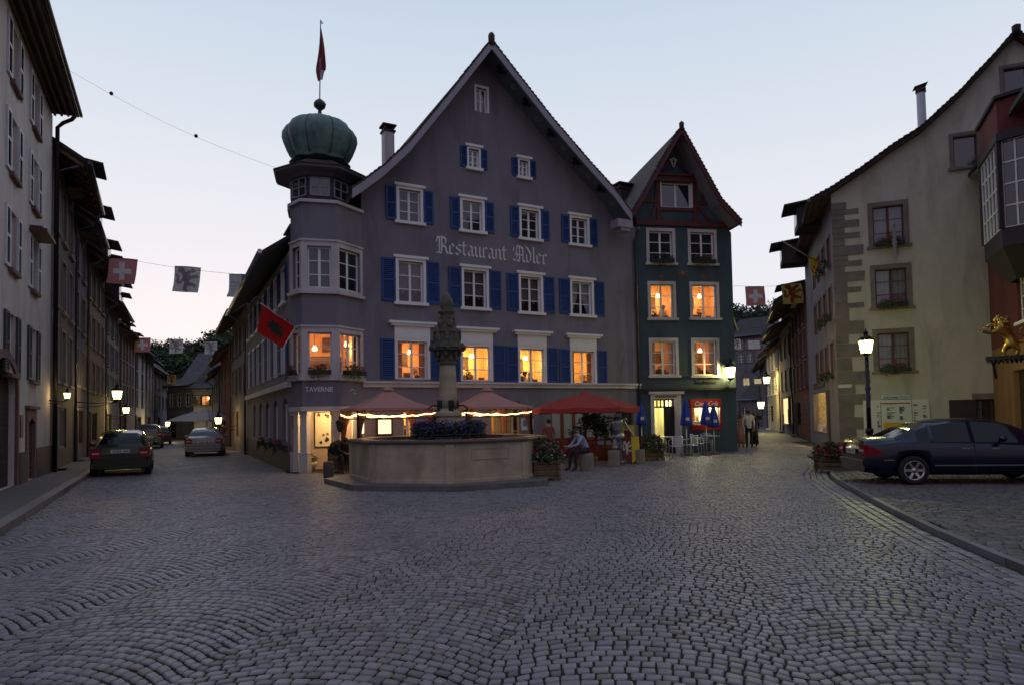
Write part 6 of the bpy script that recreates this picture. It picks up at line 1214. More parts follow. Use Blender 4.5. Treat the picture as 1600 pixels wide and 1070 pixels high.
walllamp('smaller yellow lantern just right of the nearest one', W5, 197, 641, .8, 80, (1, .78, .28), 1.0, (1, .74, .28), 'wall lanterns of the left street', 2.6)
walllamp('distant yellow lantern at the end of the left row', Wall(lp[6], lp[7]), 262, 662, .85, 150, (1, .78, .28), 2.0, (1, .74, .28), 'wall lanterns of the left street', 2.6)
walllamp('orange lantern beside the pale parasols', Wall(rps[1][1], rps[1][0]), 341, 657, .85, 90, (1, .62, .22), 1.0, (1, .75, .35), strength=6)
W2b = Wall(lp[0], lp[1]); walllamp('small warm lamp over the shop front beside the drain pipe', W2b, 105, 618, .42, 14, (1, .66, .25), .5, (1, .75, .3), strength=2.5)
Wr3 = Wall(rp[3], rp[2]); walllamp('square yellow lantern on the sand coloured house', Wr3, 1198, 594, 1.3, 330, (1, .8, .25), .9, (1, .88, .4), strength=3.2)
walllamp('round yellow lamp at the end of the right street', Wall(rp[4], rp[3]), 1189, 633, 1.3, 90, (1, .85, .3), 1.0, (1, .9, .45), strength=3.2)
p = P2+V((.12, -.18)); T = thing('porch_lantern', 'small unlit iron lantern on the right pier of the turret porch', 'wall lamp', (p.x, p.y, 1.5)); b = MB(); q = MB(); lantern(b, q, (p.x, p.y, at(518, 672, 20.9).z), .55); b.tube([(p.x, p.y, 1.25), (p.x-.05, p.y+.2, 1.2)], .015, 5); b.build('lantern_frame', IRON, T); q.build('lantern_glass', G_DARK, T)
# sign board group on the cream house
r = WW.rect(1349.5, 624, 1453, 679, .08); ib = thing('town_notice_board', 'large white notice board with small adverts behind the lamp post', 'notice board', WW.P(r[0], r[1], .05)); WB = mat('white board enamel', (.58, .60, .54), .4, .05, bump=0)
MB().box((r[0], -.08, r[1]-.5), (r[2], -.03, r[3])).build('board', WB, ib, WW.m); b = MB(); yel = MB(); rd = random.Random(8); w_, h_ = r[2]-r[0], r[3]-r[1]
yel.box((r[0]+w_*.30, -.088, r[1]-.45), (r[0]+w_*.72, -.081, r[1]+.36*h_)); yel.build('yellow_map', mat('yellow print', (.55, .38, .02)), ib, WW.m)
for k in range(90):
    cx_ = rd.choice((.04, .21, .36, .55, .76, .90)); zz = rd.uniform(.38 if cx_ in (.36, .55) else .0, .86); lw = rd.uniform(.02, .10)*(1.3 if cx_ in (.36, .55) else .8); hh_ = rd.choice((.02, .02, .05, .09)); b.box((r[0]+w_*cx_, -.0875, r[1]+h_*zz), (r[0]+w_*min(.98, cx_+lw), -.0805, r[1]+h_*zz+hh_*.8))
b.build('advert_marks', mat('grey print', (.16, .17, .17)), ib, WW.m); MB().box((r[0]+w_*.28, -.0878, r[3]-.16), (r[0]+w_*.72, -.0808, r[3]-.11)).build('red_heading', mat('red print', (.35, .08, .06)), ib, WW.m)
MB().box((r[0]+w_*.265, -.084, r[1]-.4), (r[0]+w_*.275, -.0809, r[3]-.03)).box((r[0]+w_*.735, -.084, r[1]-.4), (r[0]+w_*.745, -.0809, r[3]-.03)).build('board_dividers', MT['grey print'], ib, WW.m)
q = WW.rect(1378, 617.5, 1421.5, 623.5, .06); hs = MB().box((q[0], -.07, r[3]+.03), (q[2], -.03, r[3]+.17)).build('heading_sign', mat('pale blue sign', (.50, .58, .60), .4), ib, WW.m); text('INFORMATION', WW.m @ M.Translation(((q[0]+q[2])/2, -.074, r[3]+.055)), .12, mat('blue print', (.03, .08, .2)), 'sign_lettering', hs, sx=1.05)
q = WW.rect(1310, 600, 1331, 605.5, .06); T = thing('street_sign', 'small pale street name sign on the corner quoins', 'sign', WW.P(q[0], q[1], .05)); MB().box((q[0], -.055, q[1]), (q[2], -.045, q[3])).build('sign_plate', mat('pale sign plate', (.42, .46, .42), .4), T, WW.m)
# ================= FLAGS =================
def cloth(name, col, tr=.5):
    if name in MT: return MT[name]
    m = bpy.data.materials.new(name); m.use_nodes = True; t = m.node_tree; t.nodes.clear(); L = t.links.new; o = N(t, 'ShaderNodeOutputMaterial'); d = N(t, 'ShaderNodeBsdfDiffuse'); s = N(t, 'ShaderNodeBsdfTranslucent'); x = N(t, 'ShaderNodeMixShader')
    w = N(t, 'ShaderNodeTexNoise'); w.inputs['Scale'].default_value = 4; r = ramp(t, [(.3, tuple(c*.85 for c in col)), (.7, col)]); L(w.outputs[0], r.inputs[0]); L(r.outputs[0], d.inputs[0]); L(r.outputs[0], s.inputs[0]); x.inputs[0].default_value = tr; L(d.outputs[0], x.inputs[1]); L(s.outputs[0], x.inputs[2]); L(x.outputs[0], o.inputs[0]); MT[name] = m; return m
CR, CW_, CB, CY_ = cloth('red bunting cloth', (.50, .21, .22)), cloth('white bunting cloth', (.62, .59, .60)), cloth('blue bunting cloth', (.16, .17, .30)), cloth('yellow bunting cloth', (.36, .26, .10)); CLI = cloth('faded lion print', (.62, .55, .56)); CLR = cloth('red lion print', (.40, .10, .06))
LION = [(.18, .93), (.30, .97), (.42, .9), (.45, .78), (.58, .84), (.74, .95), (.84, .88), (.78, .8), (.66, .74), (.60, .66), (.74, .66), (.88, .74), (.95, .62), (.84, .58), (.72, .54), (.60, .50), (.62, .40), (.78, .36), (.90, .30), (.84, .2), (.74, .26), (.60, .26), (.50, .18), (.58, .06), (.44, .03), (.36, .14), (.38, .28), (.42, .40), (.34, .44), (.28, .34), (.14, .30), (.06, .42), (.12, .56), (.04, .68), (.14, .72), (.2, .60), (.18, .46), (.26, .42), (.32, .54), (.34, .66), (.26, .74), (.14, .8)]
def flag(label, px, py, wpx, hpx, Z, kind, group='flags strung across the streets', tilt=.0, yaw=0., rev=False):
    c = at(px, py, Z); w = wpx*Z/F; h = hpx*Z/F; m = M.Translation(c) @ M.Rotation(yaw, 4, 'Z') @ M.Rotation(tilt, 4, 'Y'); T = thing('bunting_flag', label, 'flag', c, group=group, mat=m); nx, nz = 12, 12
    def f(x, z, o=0): return (x*w-w/2+.04*w*(1-z)*sin(z*3), o+.05*w*sin(x*5+z*2), z*h-h/2)
    def cell(x, z):
        if kind == 'swiss': return 1 if (abs(x-.5) < .12 and abs(z-.5) < .36) or (abs(z-.5) < .12 and abs(x-.5) < .36) else 0
        if kind == 'aargau': return 1 if x < .5 else 2
        return 0
    b = MB(); NN = 25 if kind == 'swiss' else 14
    for i in range(NN):
        for j in range(NN): b.q([f(i/NN, j/NN), f((i+1)/NN, j/NN), f((i+1)/NN, (j+1)/NN), f(i/NN, (j+1)/NN)], cell((i+.5)/NN, (j+.5)/NN), True)
    base = {'swiss': [CR, CW_], 'aargau': [CB, CW_, CB], 'lion': [CW_], 'lionyellow': [CY_], 'plain': [CW_], 'redwhite': [CR]}[kind]; b.build('cloth', base, T, m)
    b = MB(); b.tube([f(k/8, 1) for k in range(9)], .012*Z/30+.006, 4); b.build('hem', BLACKP, T, m)
    if kind in ('lion', 'lionyellow'):
        b = MB(); tr = tessellate_polygon([[V((x, z, 0)) for x, z in LION]])
        for o in (-.012, .012): b.q and [b.q([f(*LION[k], o) for k in (t if o < 0 else reversed(t))]) for t in tr]
        b.build('lion_emblem', CLI if kind == 'lion' else CLR, T, m)
    if kind == 'aargau':
        b = MB(); 
        for cx_, cz_ in ((.64, .68), (.84, .68), (.74, .42)):
            for o in (-.012, .012): pts = [f(cx_+(.065 if k % 2 == 0 else .028)*sin(k*pi/5), cz_+(.075 if k % 2 == 0 else .03)*cos(k*pi/5), o) for k in range(10)]; b.q(pts if o > 0 else pts[::-1])
        for zz in (.35, .5, .65):
            for o in (-.012, .012): b.q([f(.05, zz-.03, o), f(.45, zz-.03, o), f(.45, zz+.03, o), f(.05, zz+.03, o)])
        b.build('star_emblem', mat('pale print', (.5, .48, .5)), T, m)
    return T
flag('red flag with white cross, leftmost of the nearest string', 190, 424, 46, 40, 30, 'swiss', tilt=.09)
flag('white flag with a rampant lion, middle of the nearest string', 291, 437, 42, 40, 30, 'lion', tilt=.09)
flag('flag with three stars and waves under the restaurant eaves', 377, 447, 42, 36, 30, 'aargau', tilt=.06)
flag('red flag with white cross on the second string', 222, 539, 26, 22, 50, 'swiss'); flag('pale lion flag on the second string', 275, 541, 22, 22, 50, 'lion'); flag('pale lion flag before the wooded hill, right of the other pale one', 329, 543, 20, 20, 50, 'lion')
flag('small red cross flag before the pale row houses', 233, 591, 15, 13, 66, 'swiss'); flag('orange lion flag at the end of the left row', 268, 592, 14, 14, 64, 'lionyellow'); flag('smallest red cross flag near the street end', 281, 612, 9, 8, 72, 'swiss')
flag('orange flag above the lit window', 305, 628, 9, 9, 60, 'lionyellow')
flag('backlit flag with white cross at the mouth of the right street', 1180, 463, 30, 30, 34, 'swiss'); flag('yellow flag with red lion in the right street', 1238, 459, 32, 32, 34.5, 'lionyellow', tilt=-.05)
flag('small lion flag beside the green house', 1152, 537, 10, 16, 52, 'lion'); flag('small grey flag before the far wide roof', 1178, 538, 18, 14, 55, 'plain')
flag('tiny red and white flag in the dark of the right street', 1166, 596, 9, 11, 60, 'lion'); flag('tiny grey flag left of the square lantern', 1184, 595, 11, 8, 60, 'plain')
def line(label, pts, r=.008, name='flag_string'):
    b = MB()
    for p, q in zip(pts, pts[1:]):
        p, q = V(p), V(q); L_ = (q-p).length; b.tube([p.lerp(q, k/12)-V((0, 0, .02*L_*sin(pi*k/12))) for k in range(13)], r, 4)
    tag(b.build(name, IRON), label, 'cable')
line('thin string carrying the nearest flags across the left street', [at(150, 395, 30), at(385, 430, 30)]); line('string of the second row of flags', [at(200, 526, 50), at(365, 536, 50)], .012); line('string carrying the flags of the right street', [at(1146, 447, 34), at(1262, 443, 34.6)])
line('string of small flags near the end of the left street', [at(222, 583, 66), at(300, 587, 64)], .012)
c = [at(x, y, Z) for x, y, Z in ((97, 104, 20.), (437, 265, 21.5))]; b = MB(); b.tube([c[0].lerp(c[1], k/20)-V((0, 0, .25*sin(pi*k/20))) for k in range(21)], .0042, 4)
for f in (.215, .6): q = c[0].lerp(c[1], f)-V((0, 0, .25*sin(pi*f))); b.ball(q+V((0, 0, .03)), .06, 6)
tag(b.build('overhead_cable', IRON), 'thin dark cable with two small knots against the sky', 'cable')
# taverne flag on its slanting pole
p0_, p1_ = TW[0].P(TW[0].L*.6, 3.3, .02), None; p0_ = at(466, 516, 21.0); p1_ = at(407, 474, 19.2); T = thing('tavern_flag', 'red flag with a black eagle hanging from a slanting pole on the turret', 'flag', p0_)
MB().tube([p0_, p1_], .02, 6).build('pole', mat('pale metal pole', (.4, .4, .45), .4, metal=.5), T)
fa, fb_, fc, fd = at(462, 512, 20.8), at(411, 477, 19.3), at(402, 518, 19.35), at(443, 545, 20.6)
b = MB(); NN = 10
def ff(u, v, o=0): p = fa.lerp(fb_, u).lerp(fd.lerp(fc, u), v); return p+V((.02, -1, 0)).normalized()*(o+.05*sin(u*7+v*2))
for i in range(NN):
    for j in range(NN): b.q([ff(i/NN, j/NN), ff((i+1)/NN, j/NN), ff((i+1)/NN, (j+1)/NN), ff(i/NN, (j+1)/NN)], 0, True)
b.build('cloth', cloth('red tavern cloth', (.42, .02, .02), .3), T); EA = [(.2, .55), (.32, .42), (.28, .25), (.42, .35), (.5, .2), (.56, .34), (.72, .2), (.68, .4), (.82, .42), (.7, .52), (.78, .66), (.62, .6), (.58, .78), (.5, .66), (.42, .8), (.38, .62), (.26, .7)]
b = MB(); tr = tessellate_polygon([[V((x, z, 0)) for x, z in EA]])
for o in (-.015, .015):
    for t in tr: b.q([ff(*EA[k], o) for k in t])
b.build('eagle_emblem', mat('black print', (.02, .015, .018)), T)
b = MB(); b.tube([ff(.02, v/6) for v in range(7)], .015, 4); b.build('white_hem', WHITE, T)
# yellow flag on the right street, white cloth on the corner house window
p0_, p1_ = at(1275, 408, 31), at(1222, 377, 29.5); T = thing('house_flag', 'yellow flag drooping from a pale slanting pole in the right street', 'flag', p0_); MB().tube([p0_, p1_], .035, 6).build('pole', mat('pale wood pole', (.45, .38, .32)), T); b = MB(); fa, fb_, fc, fd = at(1262, 399, 30.6), at(1279, 405, 31), at(1277, 428, 31), at(1270, 432, 30.8)
for i in range(6):
    for j in range(6):
        def f2(u, v): p = fa.lerp(fb_, u).lerp(fd.lerp(fc, u), v); return p+V((0, .08*sin(u*9), 0))
        b.q([f2(i/6, j/6), f2((i+1)/6, j/6), f2((i+1)/6, (j+1)/6), f2(i/6, (j+1)/6)], 0 if (i+j) % 5 else 1, True)
b.build('cloth', [cloth('yellow flag cloth', (.6, .38, .03)), CLR], T)
u, z = WW.uv(1394, 386); T = thing('window_pennant', 'limp pale cloth pennant hanging from the top window of the corner house', 'flag', WW.P(u, z)); MB().tube([WW.P(u-.1, z+.3, .1), WW.P(u+.02, z+.75, .55)], .012, 5).build('stick', BWOOD, T); b = MB()
for i in range(8):
    z0, z1 = z+.72-i*.17, z+.72-(i+1)*.17; w0, w1 = .07+.02*sin(i*2), .07+.02*sin(i*2+2); b.q([WW.P(u-w0, z0, .5), WW.P(u+w0, z0, .45), WW.P(u+w1+.02, z1, .42), WW.P(u-w1+.02, z1, .47)], 0, True)
b.build('cloth', cloth('pale cloth', (.5, .5, .52)), T)
# ================= FIGURES =================
SKIN = mat('skin', (.42, .24, .17), .6, .08, 6, .05); HAIRD = mat('dark hair', (.02, .014, .01), .6, .2, 20)
def skinned(name, verts, edges, radii, mats, region, mw, parent=None, sub=1, root=0):
    me = bpy.data.meshes.new(name); me.from_pydata([tuple(v) for v in verts], edges, []); me.update(); o = bpy.data.objects.new(name, me); COL.objects.link(o)
    me.attributes.new  # skin layer
    sk = o.modifiers.new('s', 'SKIN'); sk.use_smooth_shade = True
    lay = me.skin_vertices[0] if me.skin_vertices else None
    if lay is None:
        bm = __import__('bmesh').new(); bm.from_mesh(me); bm.verts.layers.skin.verify(); bm.to_mesh(me); bm.free(); lay = me.skin_vertices[0]
    for i, r in enumerate(radii): lay.data[i].radius = (r, r) if not isinstance(r, tuple) else r; lay.data[i].use_root = (i == root)
    ss = o.modifiers.new('u', 'SUBSURF'); ss.levels = ss.render_levels = sub
    dg = bpy.context.evaluated_depsgraph_get(); dg.update(); nm = bpy.data.meshes.new_from_object(o.evaluated_get(dg)); bpy.data.objects.remove(o)
    nm.materials.clear()
    for m in mats: nm.materials.append(m)
    P = [V(v) for v in verts]
    for p in nm.polygons:
        c = p.center; best = None
        for k, (i, j) in enumerate(edges):
            d = P[j]-P[i]; t = max(0, min(1, (c-P[i]).dot(d)/max(d.length_squared, 1e-9))); q = (c-P[i]-d*t).length-(radii[i] if not isinstance(radii[i], tuple) else radii[i][0])*(1-t)*.8-(radii[j] if not isinstance(radii[j], tuple) else radii[j][0])*t*.8
            if best is None or q < best[0]: best = (q, k, t)
        p.material_index = region(best[1], best[2], c); p.use_smooth = True
    nm.name = name; return place(nm, name, parent, mw)
STAND = dict(pel=(0, 0, .95), sp=(0, .01, 1.12), ch=(0, .01, 1.32), nk=(0, .02, 1.47), hd=(0, -.01, 1.57), ht=(0, 0, 1.66), sL=(.17, .01, 1.41), eL=(.23, .03, 1.13), wL=(.23, -.06, .90), sR=(-.17, .01, 1.41), eR=(-.23, .03, 1.13), wR=(-.23, -.06, .90), hL=(.09, 0, .90), kL=(.10, -.02, .50), aL=(.10, .02, .09), tL=(.11, -.14, .035), hR=(-.09, 0, .90), kR=(-.10, -.02, .50), aR=(-.10, .02, .09), tR=(-.11, -.14, .035))
RAD = dict(pel=.135, sp=.115, ch=.135, nk=.052, hd=(.078, .088), ht=.066, sL=.062, eL=.042, wL=.028, hL=.095, kL=.068, aL=.046, tL=.035)
def person(label, loc, rz, pose={}, top=None, sleeves=True, legs=None, shoes=None, hair='short', fem=False, scale=1., group=None, sk=SKIN, hairm=None, skirt=None, cat='person', name='person'):
    J = dict(STAND); J.update(pose); names = ['pel', 'sp', 'ch', 'nk', 'hd', 'ht', 'sL', 'eL', 'wL', 'sR', 'eR', 'wR', 'hL', 'kL', 'aL', 'tL', 'hR', 'kR', 'aR', 'tR']; R_ = dict(RAD)
    for k in list(R_):
        if k.endswith('L'): R_[k[0]+'R'] = R_[k]
    if fem: R_.update(sp=.095, ch=.115, pel=.14, sL=.05, sR=.05, eL=.036, eR=.036)
    E = [('pel', 'sp'), ('sp', 'ch'), ('ch', 'nk'), ('nk', 'hd'), ('hd', 'ht'), ('ch', 'sL'), ('sL', 'eL'), ('eL', 'wL'), ('ch', 'sR'), ('sR', 'eR'), ('eR', 'wR'), ('pel', 'hL'), ('hL', 'kL'), ('kL', 'aL'), ('aL', 'tL'), ('pel', 'hR'), ('hR', 'kR'), ('kR', 'aR'), ('aR', 'tR')]
    P = [V(J[n]) for n in names]; rad = [R_[n] for n in names]; edges = [(names.index(a), names.index(b_)) for a, b_ in E]; reg = ['top', 'top', 'top', 'skin', 'skin', 'top', 'top', 'sl', 'top', 'top', 'sl', 'legs', 'legs', 'legs', 'shoe', 'legs', 'legs', 'legs', 'shoe']
    for s in 'LR':                       # hands: palm, four fingers and a thumb
        w = V(J['w'+s]); d = (w-V(J['e'+s])).normalized(); sd = d.cross(V((0, 0, 1))); sd = sd.normalized() if sd.length > .2 else V((0, 1, 0)); up = sd.cross(d)
        pi_ = len(P); P.append(w+d*.075); rad.append(.026); edges.append((names.index('w'+s), pi_)); reg.append('skin')
        for k, (o, l) in enumerate(((-.030, .070), (-.010, .082), (.010, .078), (.028, .062))):
            a = len(P); P += [w+d*(.085)+sd*o, w+d*(.085+l*.5)+sd*o*1.2-up*.008, w+d*(.085+l*.85)+sd*o*1.1-up*.03]; rad += [.010, .009, .008]; edges += [(pi_, a), (a, a+1), (a+1, a+2)]; reg += ['skin']*3
        a = len(P); P += [w+d*.04+sd*.04, w+d*.08+sd*.06-up*.01]; rad += [.011, .009]; edges += [(pi_, a), (a, a+1)]; reg += ['skin']*2
    mats = [sk, top or SKIN, legs or top, shoes or BLACKP]; ix = {'skin': 0, 'top': 1, 'sl': 1 if sleeves else 0, 'legs': 2, 'shoe': 3}
    m = M.Translation(V(loc)) @ M.Rotation(rz, 4, 'Z') @ M.Diagonal((scale, scale, scale, 1)); T = thing(name, label, cat, loc, rz, group, mat=m)
    skinned('body', P, edges, rad, mats, lambda k, t, c: ix[reg[k]] if k < len(reg) else 0, m, T)
    hd, ht = V(J['hd']), V(J['ht']); ax = (ht-hd).normalized(); fw_ = V((0, -1, 0)); fw_ = (fw_-ax*fw_.dot(ax)).normalized() if 'face' not in J else V(J['face']).normalized(); sd = ax.cross(fw_).normalized()
    fr = M(((sd.x, -fw_.x, ax.x, hd.x), (sd.y, -fw_.y, ax.y, hd.y), (sd.z, -fw_.z, ax.z, hd.z), (0, 0, 0, 1)))
    b = MB(); b.m = fr; b.ball((0, -.085, -.012), .016, 6, 0, (.8, 1.1, 1.5)); b.ball((.032, -.070, .018), .012, 6, 1); b.ball((-.032, -.070, .018), .012, 6, 1); b.box((-.022, -.084, -.050), (.022, -.070, -.043), 2)
    for s in (-1, 1): b.ball((s*.082, 0, 0), .022, 6, 0, (.4, .8, 1.3))
    b.build('face', [sk, BLACKP, mat('lips', (.25, .07, .06))], T, m)
    b = MB(); b.m = fr; hm = hairm or HAIRD
    b.ball((0, .018, .045), .098, 10, 0, (.95, 1.02, .86))
    if hair == 'long':
        b.ball((0, .05, -.05), .085, 8, 0, (1.05, .7, 1.5))
    if hair == 'bun': b.ball((0, .07, .09), .05, 8)
    b.build('hair', hm, T, m)
    if skirt: 
        b = MB(); z1 = J['pel'][2]+.1; b.lathe([(.22, skirt[1]), (.20, (skirt[1]+z1)/2), (.15, z1)], 14, (J['pel'][0], J['pel'][1], 0), rf=lambda t, z: 1+.05*sin(t*6)); b.build('skirt', skirt[0], T, m)
    return T
SHB = mat('light blue shirt', (.30, .36, .50), .85, .06, bump=.3, bs=25); SHW = mat('white shirt', (.75, .70, .68), .85, .06, bump=.3, bs=25); TRD = mat('dark trousers', (.02, .02, .026), .85, .1); PKT = mat('pink cloth', (.42, .20, .16), .8, .1, bump=.3, bs=20); DGR = mat('dark green coat', (.016, .024, .02), .9, .1)
# the man sitting on the bollard, bent over, looking at what he holds, facing left
SIT = dict(pel=(0, .02, .62), sp=(0, -.06, .80), ch=(0, -.20, .98), nk=(0, -.31, 1.08), hd=(0, -.40, 1.12), ht=(0, -.43, 1.205), sL=(.18, -.22, 1.02), eL=(.22, -.38, .80), wL=(.09, -.56, .73), sR=(-.18, -.22, 1.02), eR=(-.22, -.38, .80), wR=(-.09, -.56, .73), hL=(.10, -.02, .60), kL=(.13, -.44, .58), aL=(.12, -.40, .09), tL=(.13, -.56, .035), hR=(-.10, -.02, .60), kR=(-.14, -.46, .57), aR=(-.15, -.50, .09), tR=(-.16, -.66, .035))
person('man in a light blue shirt bent forward while sitting on a stone bollard', (SEAT.x, SEAT.y, 0), radians(-72), SIT, SHB, True, TRD, group=None)
m = M.Translation((SEAT.x, SEAT.y, 0)) @ M.Rotation(radians(-72), 4, 'Z'); T = thing('book', 'small dark book in the hands of the seated man', 'book', m @ V((0, -.66, .76)), radians(-72)); b = MB(); b.box((-.09, -.72, .735), (0, -.60, .75)); b.box((0, -.72, .735), (.09, -.60, .75)); b.build('cover', BLACKP, T, m); MB().box((-.085, -.715, .751), (.085, -.605, .757)).build('pages', WHITE, T, m)
# couple and third figure walking away into the right street
p = at(1158, 698, 31.2); person('woman in pink with a long skirt beside the man in the white shirt', (p.x, p.y, 0), radians(155), dict(kL=(.1, -.1, .5), aL=(.1, -.08, .1), tL=(.11, -.24, .04), eL=(.25, -.02, 1.16), wL=(.16, -.22, 1.22), eR=(-.25, -.02, 1.16), wR=(-.12, -.2, 1.2)), PKT, False, PKT, shoes=SKIN, hair='long', fem=True, hairm=mat('brown hair', (.09, .035, .02), .6), scale=.96, group='people strolling into the right street', skirt=(PKT, .22))
p = at(1171, 698, 31); person('man in a white shirt and dark trousers seen from behind', (p.x, p.y, 0), radians(172), dict(eL=(.26, .0, 1.14), wL=(.24, -.04, .92), kR=(-.11, -.10, .5), aR=(-.11, .05, .12)), SHW, True, TRD, group='people strolling into the right street', scale=1.06)
p = at(1179, 699, 31.9); person('dark coated figure half hidden right of the man in the white shirt', (p.x, p.y, 0), radians(170), {}, DGR, True, DGR, group='people strolling into the right street', skirt=(DGR, .15), scale=.98)
p = at(857, 690, 21.0); person('woman with pinned up dark hair standing behind the right end of the fountain', (p.x, p.y, 0), radians(200), dict(wL=(.05, -.25, 1.05), eL=(.22, -.05, 1.12)), mat('rust top', (.22, .06, .04), .8), False, TRD, hair='bun', fem=True, scale=.93)
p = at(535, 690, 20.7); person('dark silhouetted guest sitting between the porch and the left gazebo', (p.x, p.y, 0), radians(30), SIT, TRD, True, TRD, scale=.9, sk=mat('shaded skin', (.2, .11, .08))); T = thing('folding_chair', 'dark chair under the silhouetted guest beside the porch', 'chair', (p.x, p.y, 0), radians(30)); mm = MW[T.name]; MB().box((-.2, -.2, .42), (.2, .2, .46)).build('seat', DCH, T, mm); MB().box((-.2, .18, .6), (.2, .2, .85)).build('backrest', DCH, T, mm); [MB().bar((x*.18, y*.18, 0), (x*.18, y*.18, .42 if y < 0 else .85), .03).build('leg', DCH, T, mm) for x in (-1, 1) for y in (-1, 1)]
# guests seen through the lit windows
def guest(label, W, px, py, top, off=-.75, hair='short', rz=0):
    u, z = W.uv(px, py, off); p = W.m @ V((u, -off, 0)); person(label, (p.x, p.y, z-1.66), atan2(-W.n.x, W.n.y)+pi+rz if False else rz, {}, top, True, TRD, hair=hair, group='guests behind the lit windows')
guest('dark haired guest at the lower left of the first lit restaurant window', A, 624, 572, SHW, rz=1.2); guest('guest in the lower left of the third lit restaurant window', A, 820, 580, SHW, rz=1.0); guest('second guest in the third lit restaurant window, dark hair', A, 828, 582, TRD, rz=-1.2, off=-1.0)
guest('guest in white leaning at the left lit window of the green house', GW, 1036, 478, SHW, rz=.6, off=-.8)
# suit of armour with shields
STEEL = mat('polished armour steel', (.36, .39, .47), .35, .25, 9, .1, metal=.7)
p = at(966, 712, 22.4); kn = person('suit of plate armour standing behind the bollards beside a painted shield', (p.x, p.y, 0), radians(8), dict(eL=(.30, -.02, 1.17), wL=(.42, -.12, .98), eR=(-.30, .02, 1.15), wR=(-.3, -.15, .95)), STEEL, True, STEEL, shoes=STEEL, sk=STEEL, cat='suit of armour', scale=1.08, hairm=STEEL, name='armour_statue'); m = MW[kn.name]
b = MB(); b.lathe([(.10, 1.46), (.12, 1.52), (.115, 1.62), (.10, 1.70), (.05, 1.76), (.001, 1.78)], 14); b.box((-.07, -.135, 1.59), (.07, -.10, 1.61), 1); b.prism([(-.09, 1.50), (.09, 1.50), (.1, 1.58), (0, 1.62), (-.1, 1.58)], -.15, -.09); b.build('helmet', [STEEL, BLACKP], kn, m)
b = MB(); b.lathe([(.14, 1.02), (.15, 1.10), (.19, 1.26), (.20, 1.36), (.14, 1.46)], 16, rf=lambda t, z: .85+.15*abs(cos(t))); b.lathe([(.26, .80), (.21, .92), (.15, 1.04)], 16, rf=lambda t, z: .9+.06*sin(t*9)); b.build('breastplate', STEEL, kn, m)
[(MB().ball((s*.21, 0, 1.40), .105, 8, 0, (1, 1, .8)).build('shoulder_plate', STEEL, kn, m), MB().ball((s*.30, 0, 1.16), .065, 7).build('elbow_plate', STEEL, kn, m), MB().ball((s*.105, -.03, .52), .085, 7).build('knee_plate', STEEL, kn, m)) for s in (-1, 1)]
p = at(987, 722, 22.3); T = thing('painted_shield', 'yellow and dark red painted shield board leaning beside the armour', 'shield', (p.x, p.y, 0), radians(10)); m = MW[T.name] @ M.Rotation(radians(-6), 4, 'X'); S1 = [(-.32, .95), (-.32, .45), (-.2, .15), (0, 0), (.2, .15), (.32, .45), (.32, .95)]
MB().prism(S1, -.02, .02).build('board', mat('dark red shield paint', (.14, .012, .02), .5), T, m); MB().prism([(.02, .93), (.02, .02), (.18, .16), (.30, .46), (.30, .93)], -.028, -.021).build('yellow_half', mat('yellow shield paint', (.62, .48, .02), .5), T, m); b = MB(); b.prism([(x*.36-.32, z*.5+.3) for x, z in LION], -.034, -.028); b.build('lion_emblem', mat('white shield paint', (.5, .48, .42)), T, m)
p = at(979, 700, 23.0); T = thing('painted_shield', 'small bright yellow shield held behind the armour', 'shield', (p.x+.05, p.y, .55), radians(5)); m = MW[T.name]; MB().prism([(x*.75, z*.8) for x, z in S1], -.02, .02).build('board', MT['yellow shield paint'], T, m); MB().prism([(x*.4, z*.4+.2) for x, z in S1], -.026, -.021).build('inner_field', MT['dark red shield paint'], T, m)
MB().tube([(0, .03, -.55), (0, .03, .1)], .03, 6).build('stand', IRON, T, m)
# ================= GILDED LION =================
LM = mat('gilded metal', (.75, .48, .10)); base = at(1583, 557, 19.0); m = M.Translation(base) @ M.Rotation(radians(-18), 4, 'Z') @ M.Diagonal((1.0, 1.0, 1.0, 1))
T = thing('gilded_lion', 'gilded rampant lion sculpture striding left above the porch canopy', 'lion sculpture', base, mat=m)
LV = [(.05, 0, .42), (-.08, 0, .62), (-.22, 0, .84), (-.24, 0, 1.02), (-.34, -.0, 1.12), (-.46, 0, 1.08),   # hip,mid,chest,neck,head,muzzle
      (-.38, -.08, .76), (-.56, -.09, .70), (-.74, -.09, .76), (-.80, -.09, .78),                          # near front leg
      (-.32, .10, .92), (-.46, .12, .98), (-.58, .12, .92),                                                    # far front leg
      (.02, -.08, .30), (.12, -.08, .18), (.04, -.08, .05), (-.06, -.08, .03),                                    # near hind leg
      (-.10, .08, .34), (-.20, .09, .20), (-.16, .09, .05), (-.26, .09, .03),                                      # far hind leg
      (.16, 0, .40), (.27, 0, .42), (.30, 0, .56), (.20, 0, .66), (.20, 0, .78), (.28, 0, .84)]
LE = [(0, 1), (1, 2), (2, 3), (3, 4), (4, 5), (2, 6), (6, 7), (7, 8), (8, 9), (2, 10), (10, 11), (11, 12), (0, 13), (13, 14), (14, 15), (15, 16), (0, 17), (17, 18), (18, 19), (19, 20), (0, 21), (21, 22), (22, 23), (23, 24), (24, 25), (25, 26)]
LR_ = [.14, .12, .17, .13, .11, .065, .08, .06, .055, .055, .07, .055, .055, .11, .065, .05, .05, .11, .065, .05, .05, .025, .02, .02, .02, .02, .045]
skinned('body', LV, LE, LR_, [LM], lambda k, t, c: 0, m, T, sub=2)
b = MB(); rd = random.Random(3)
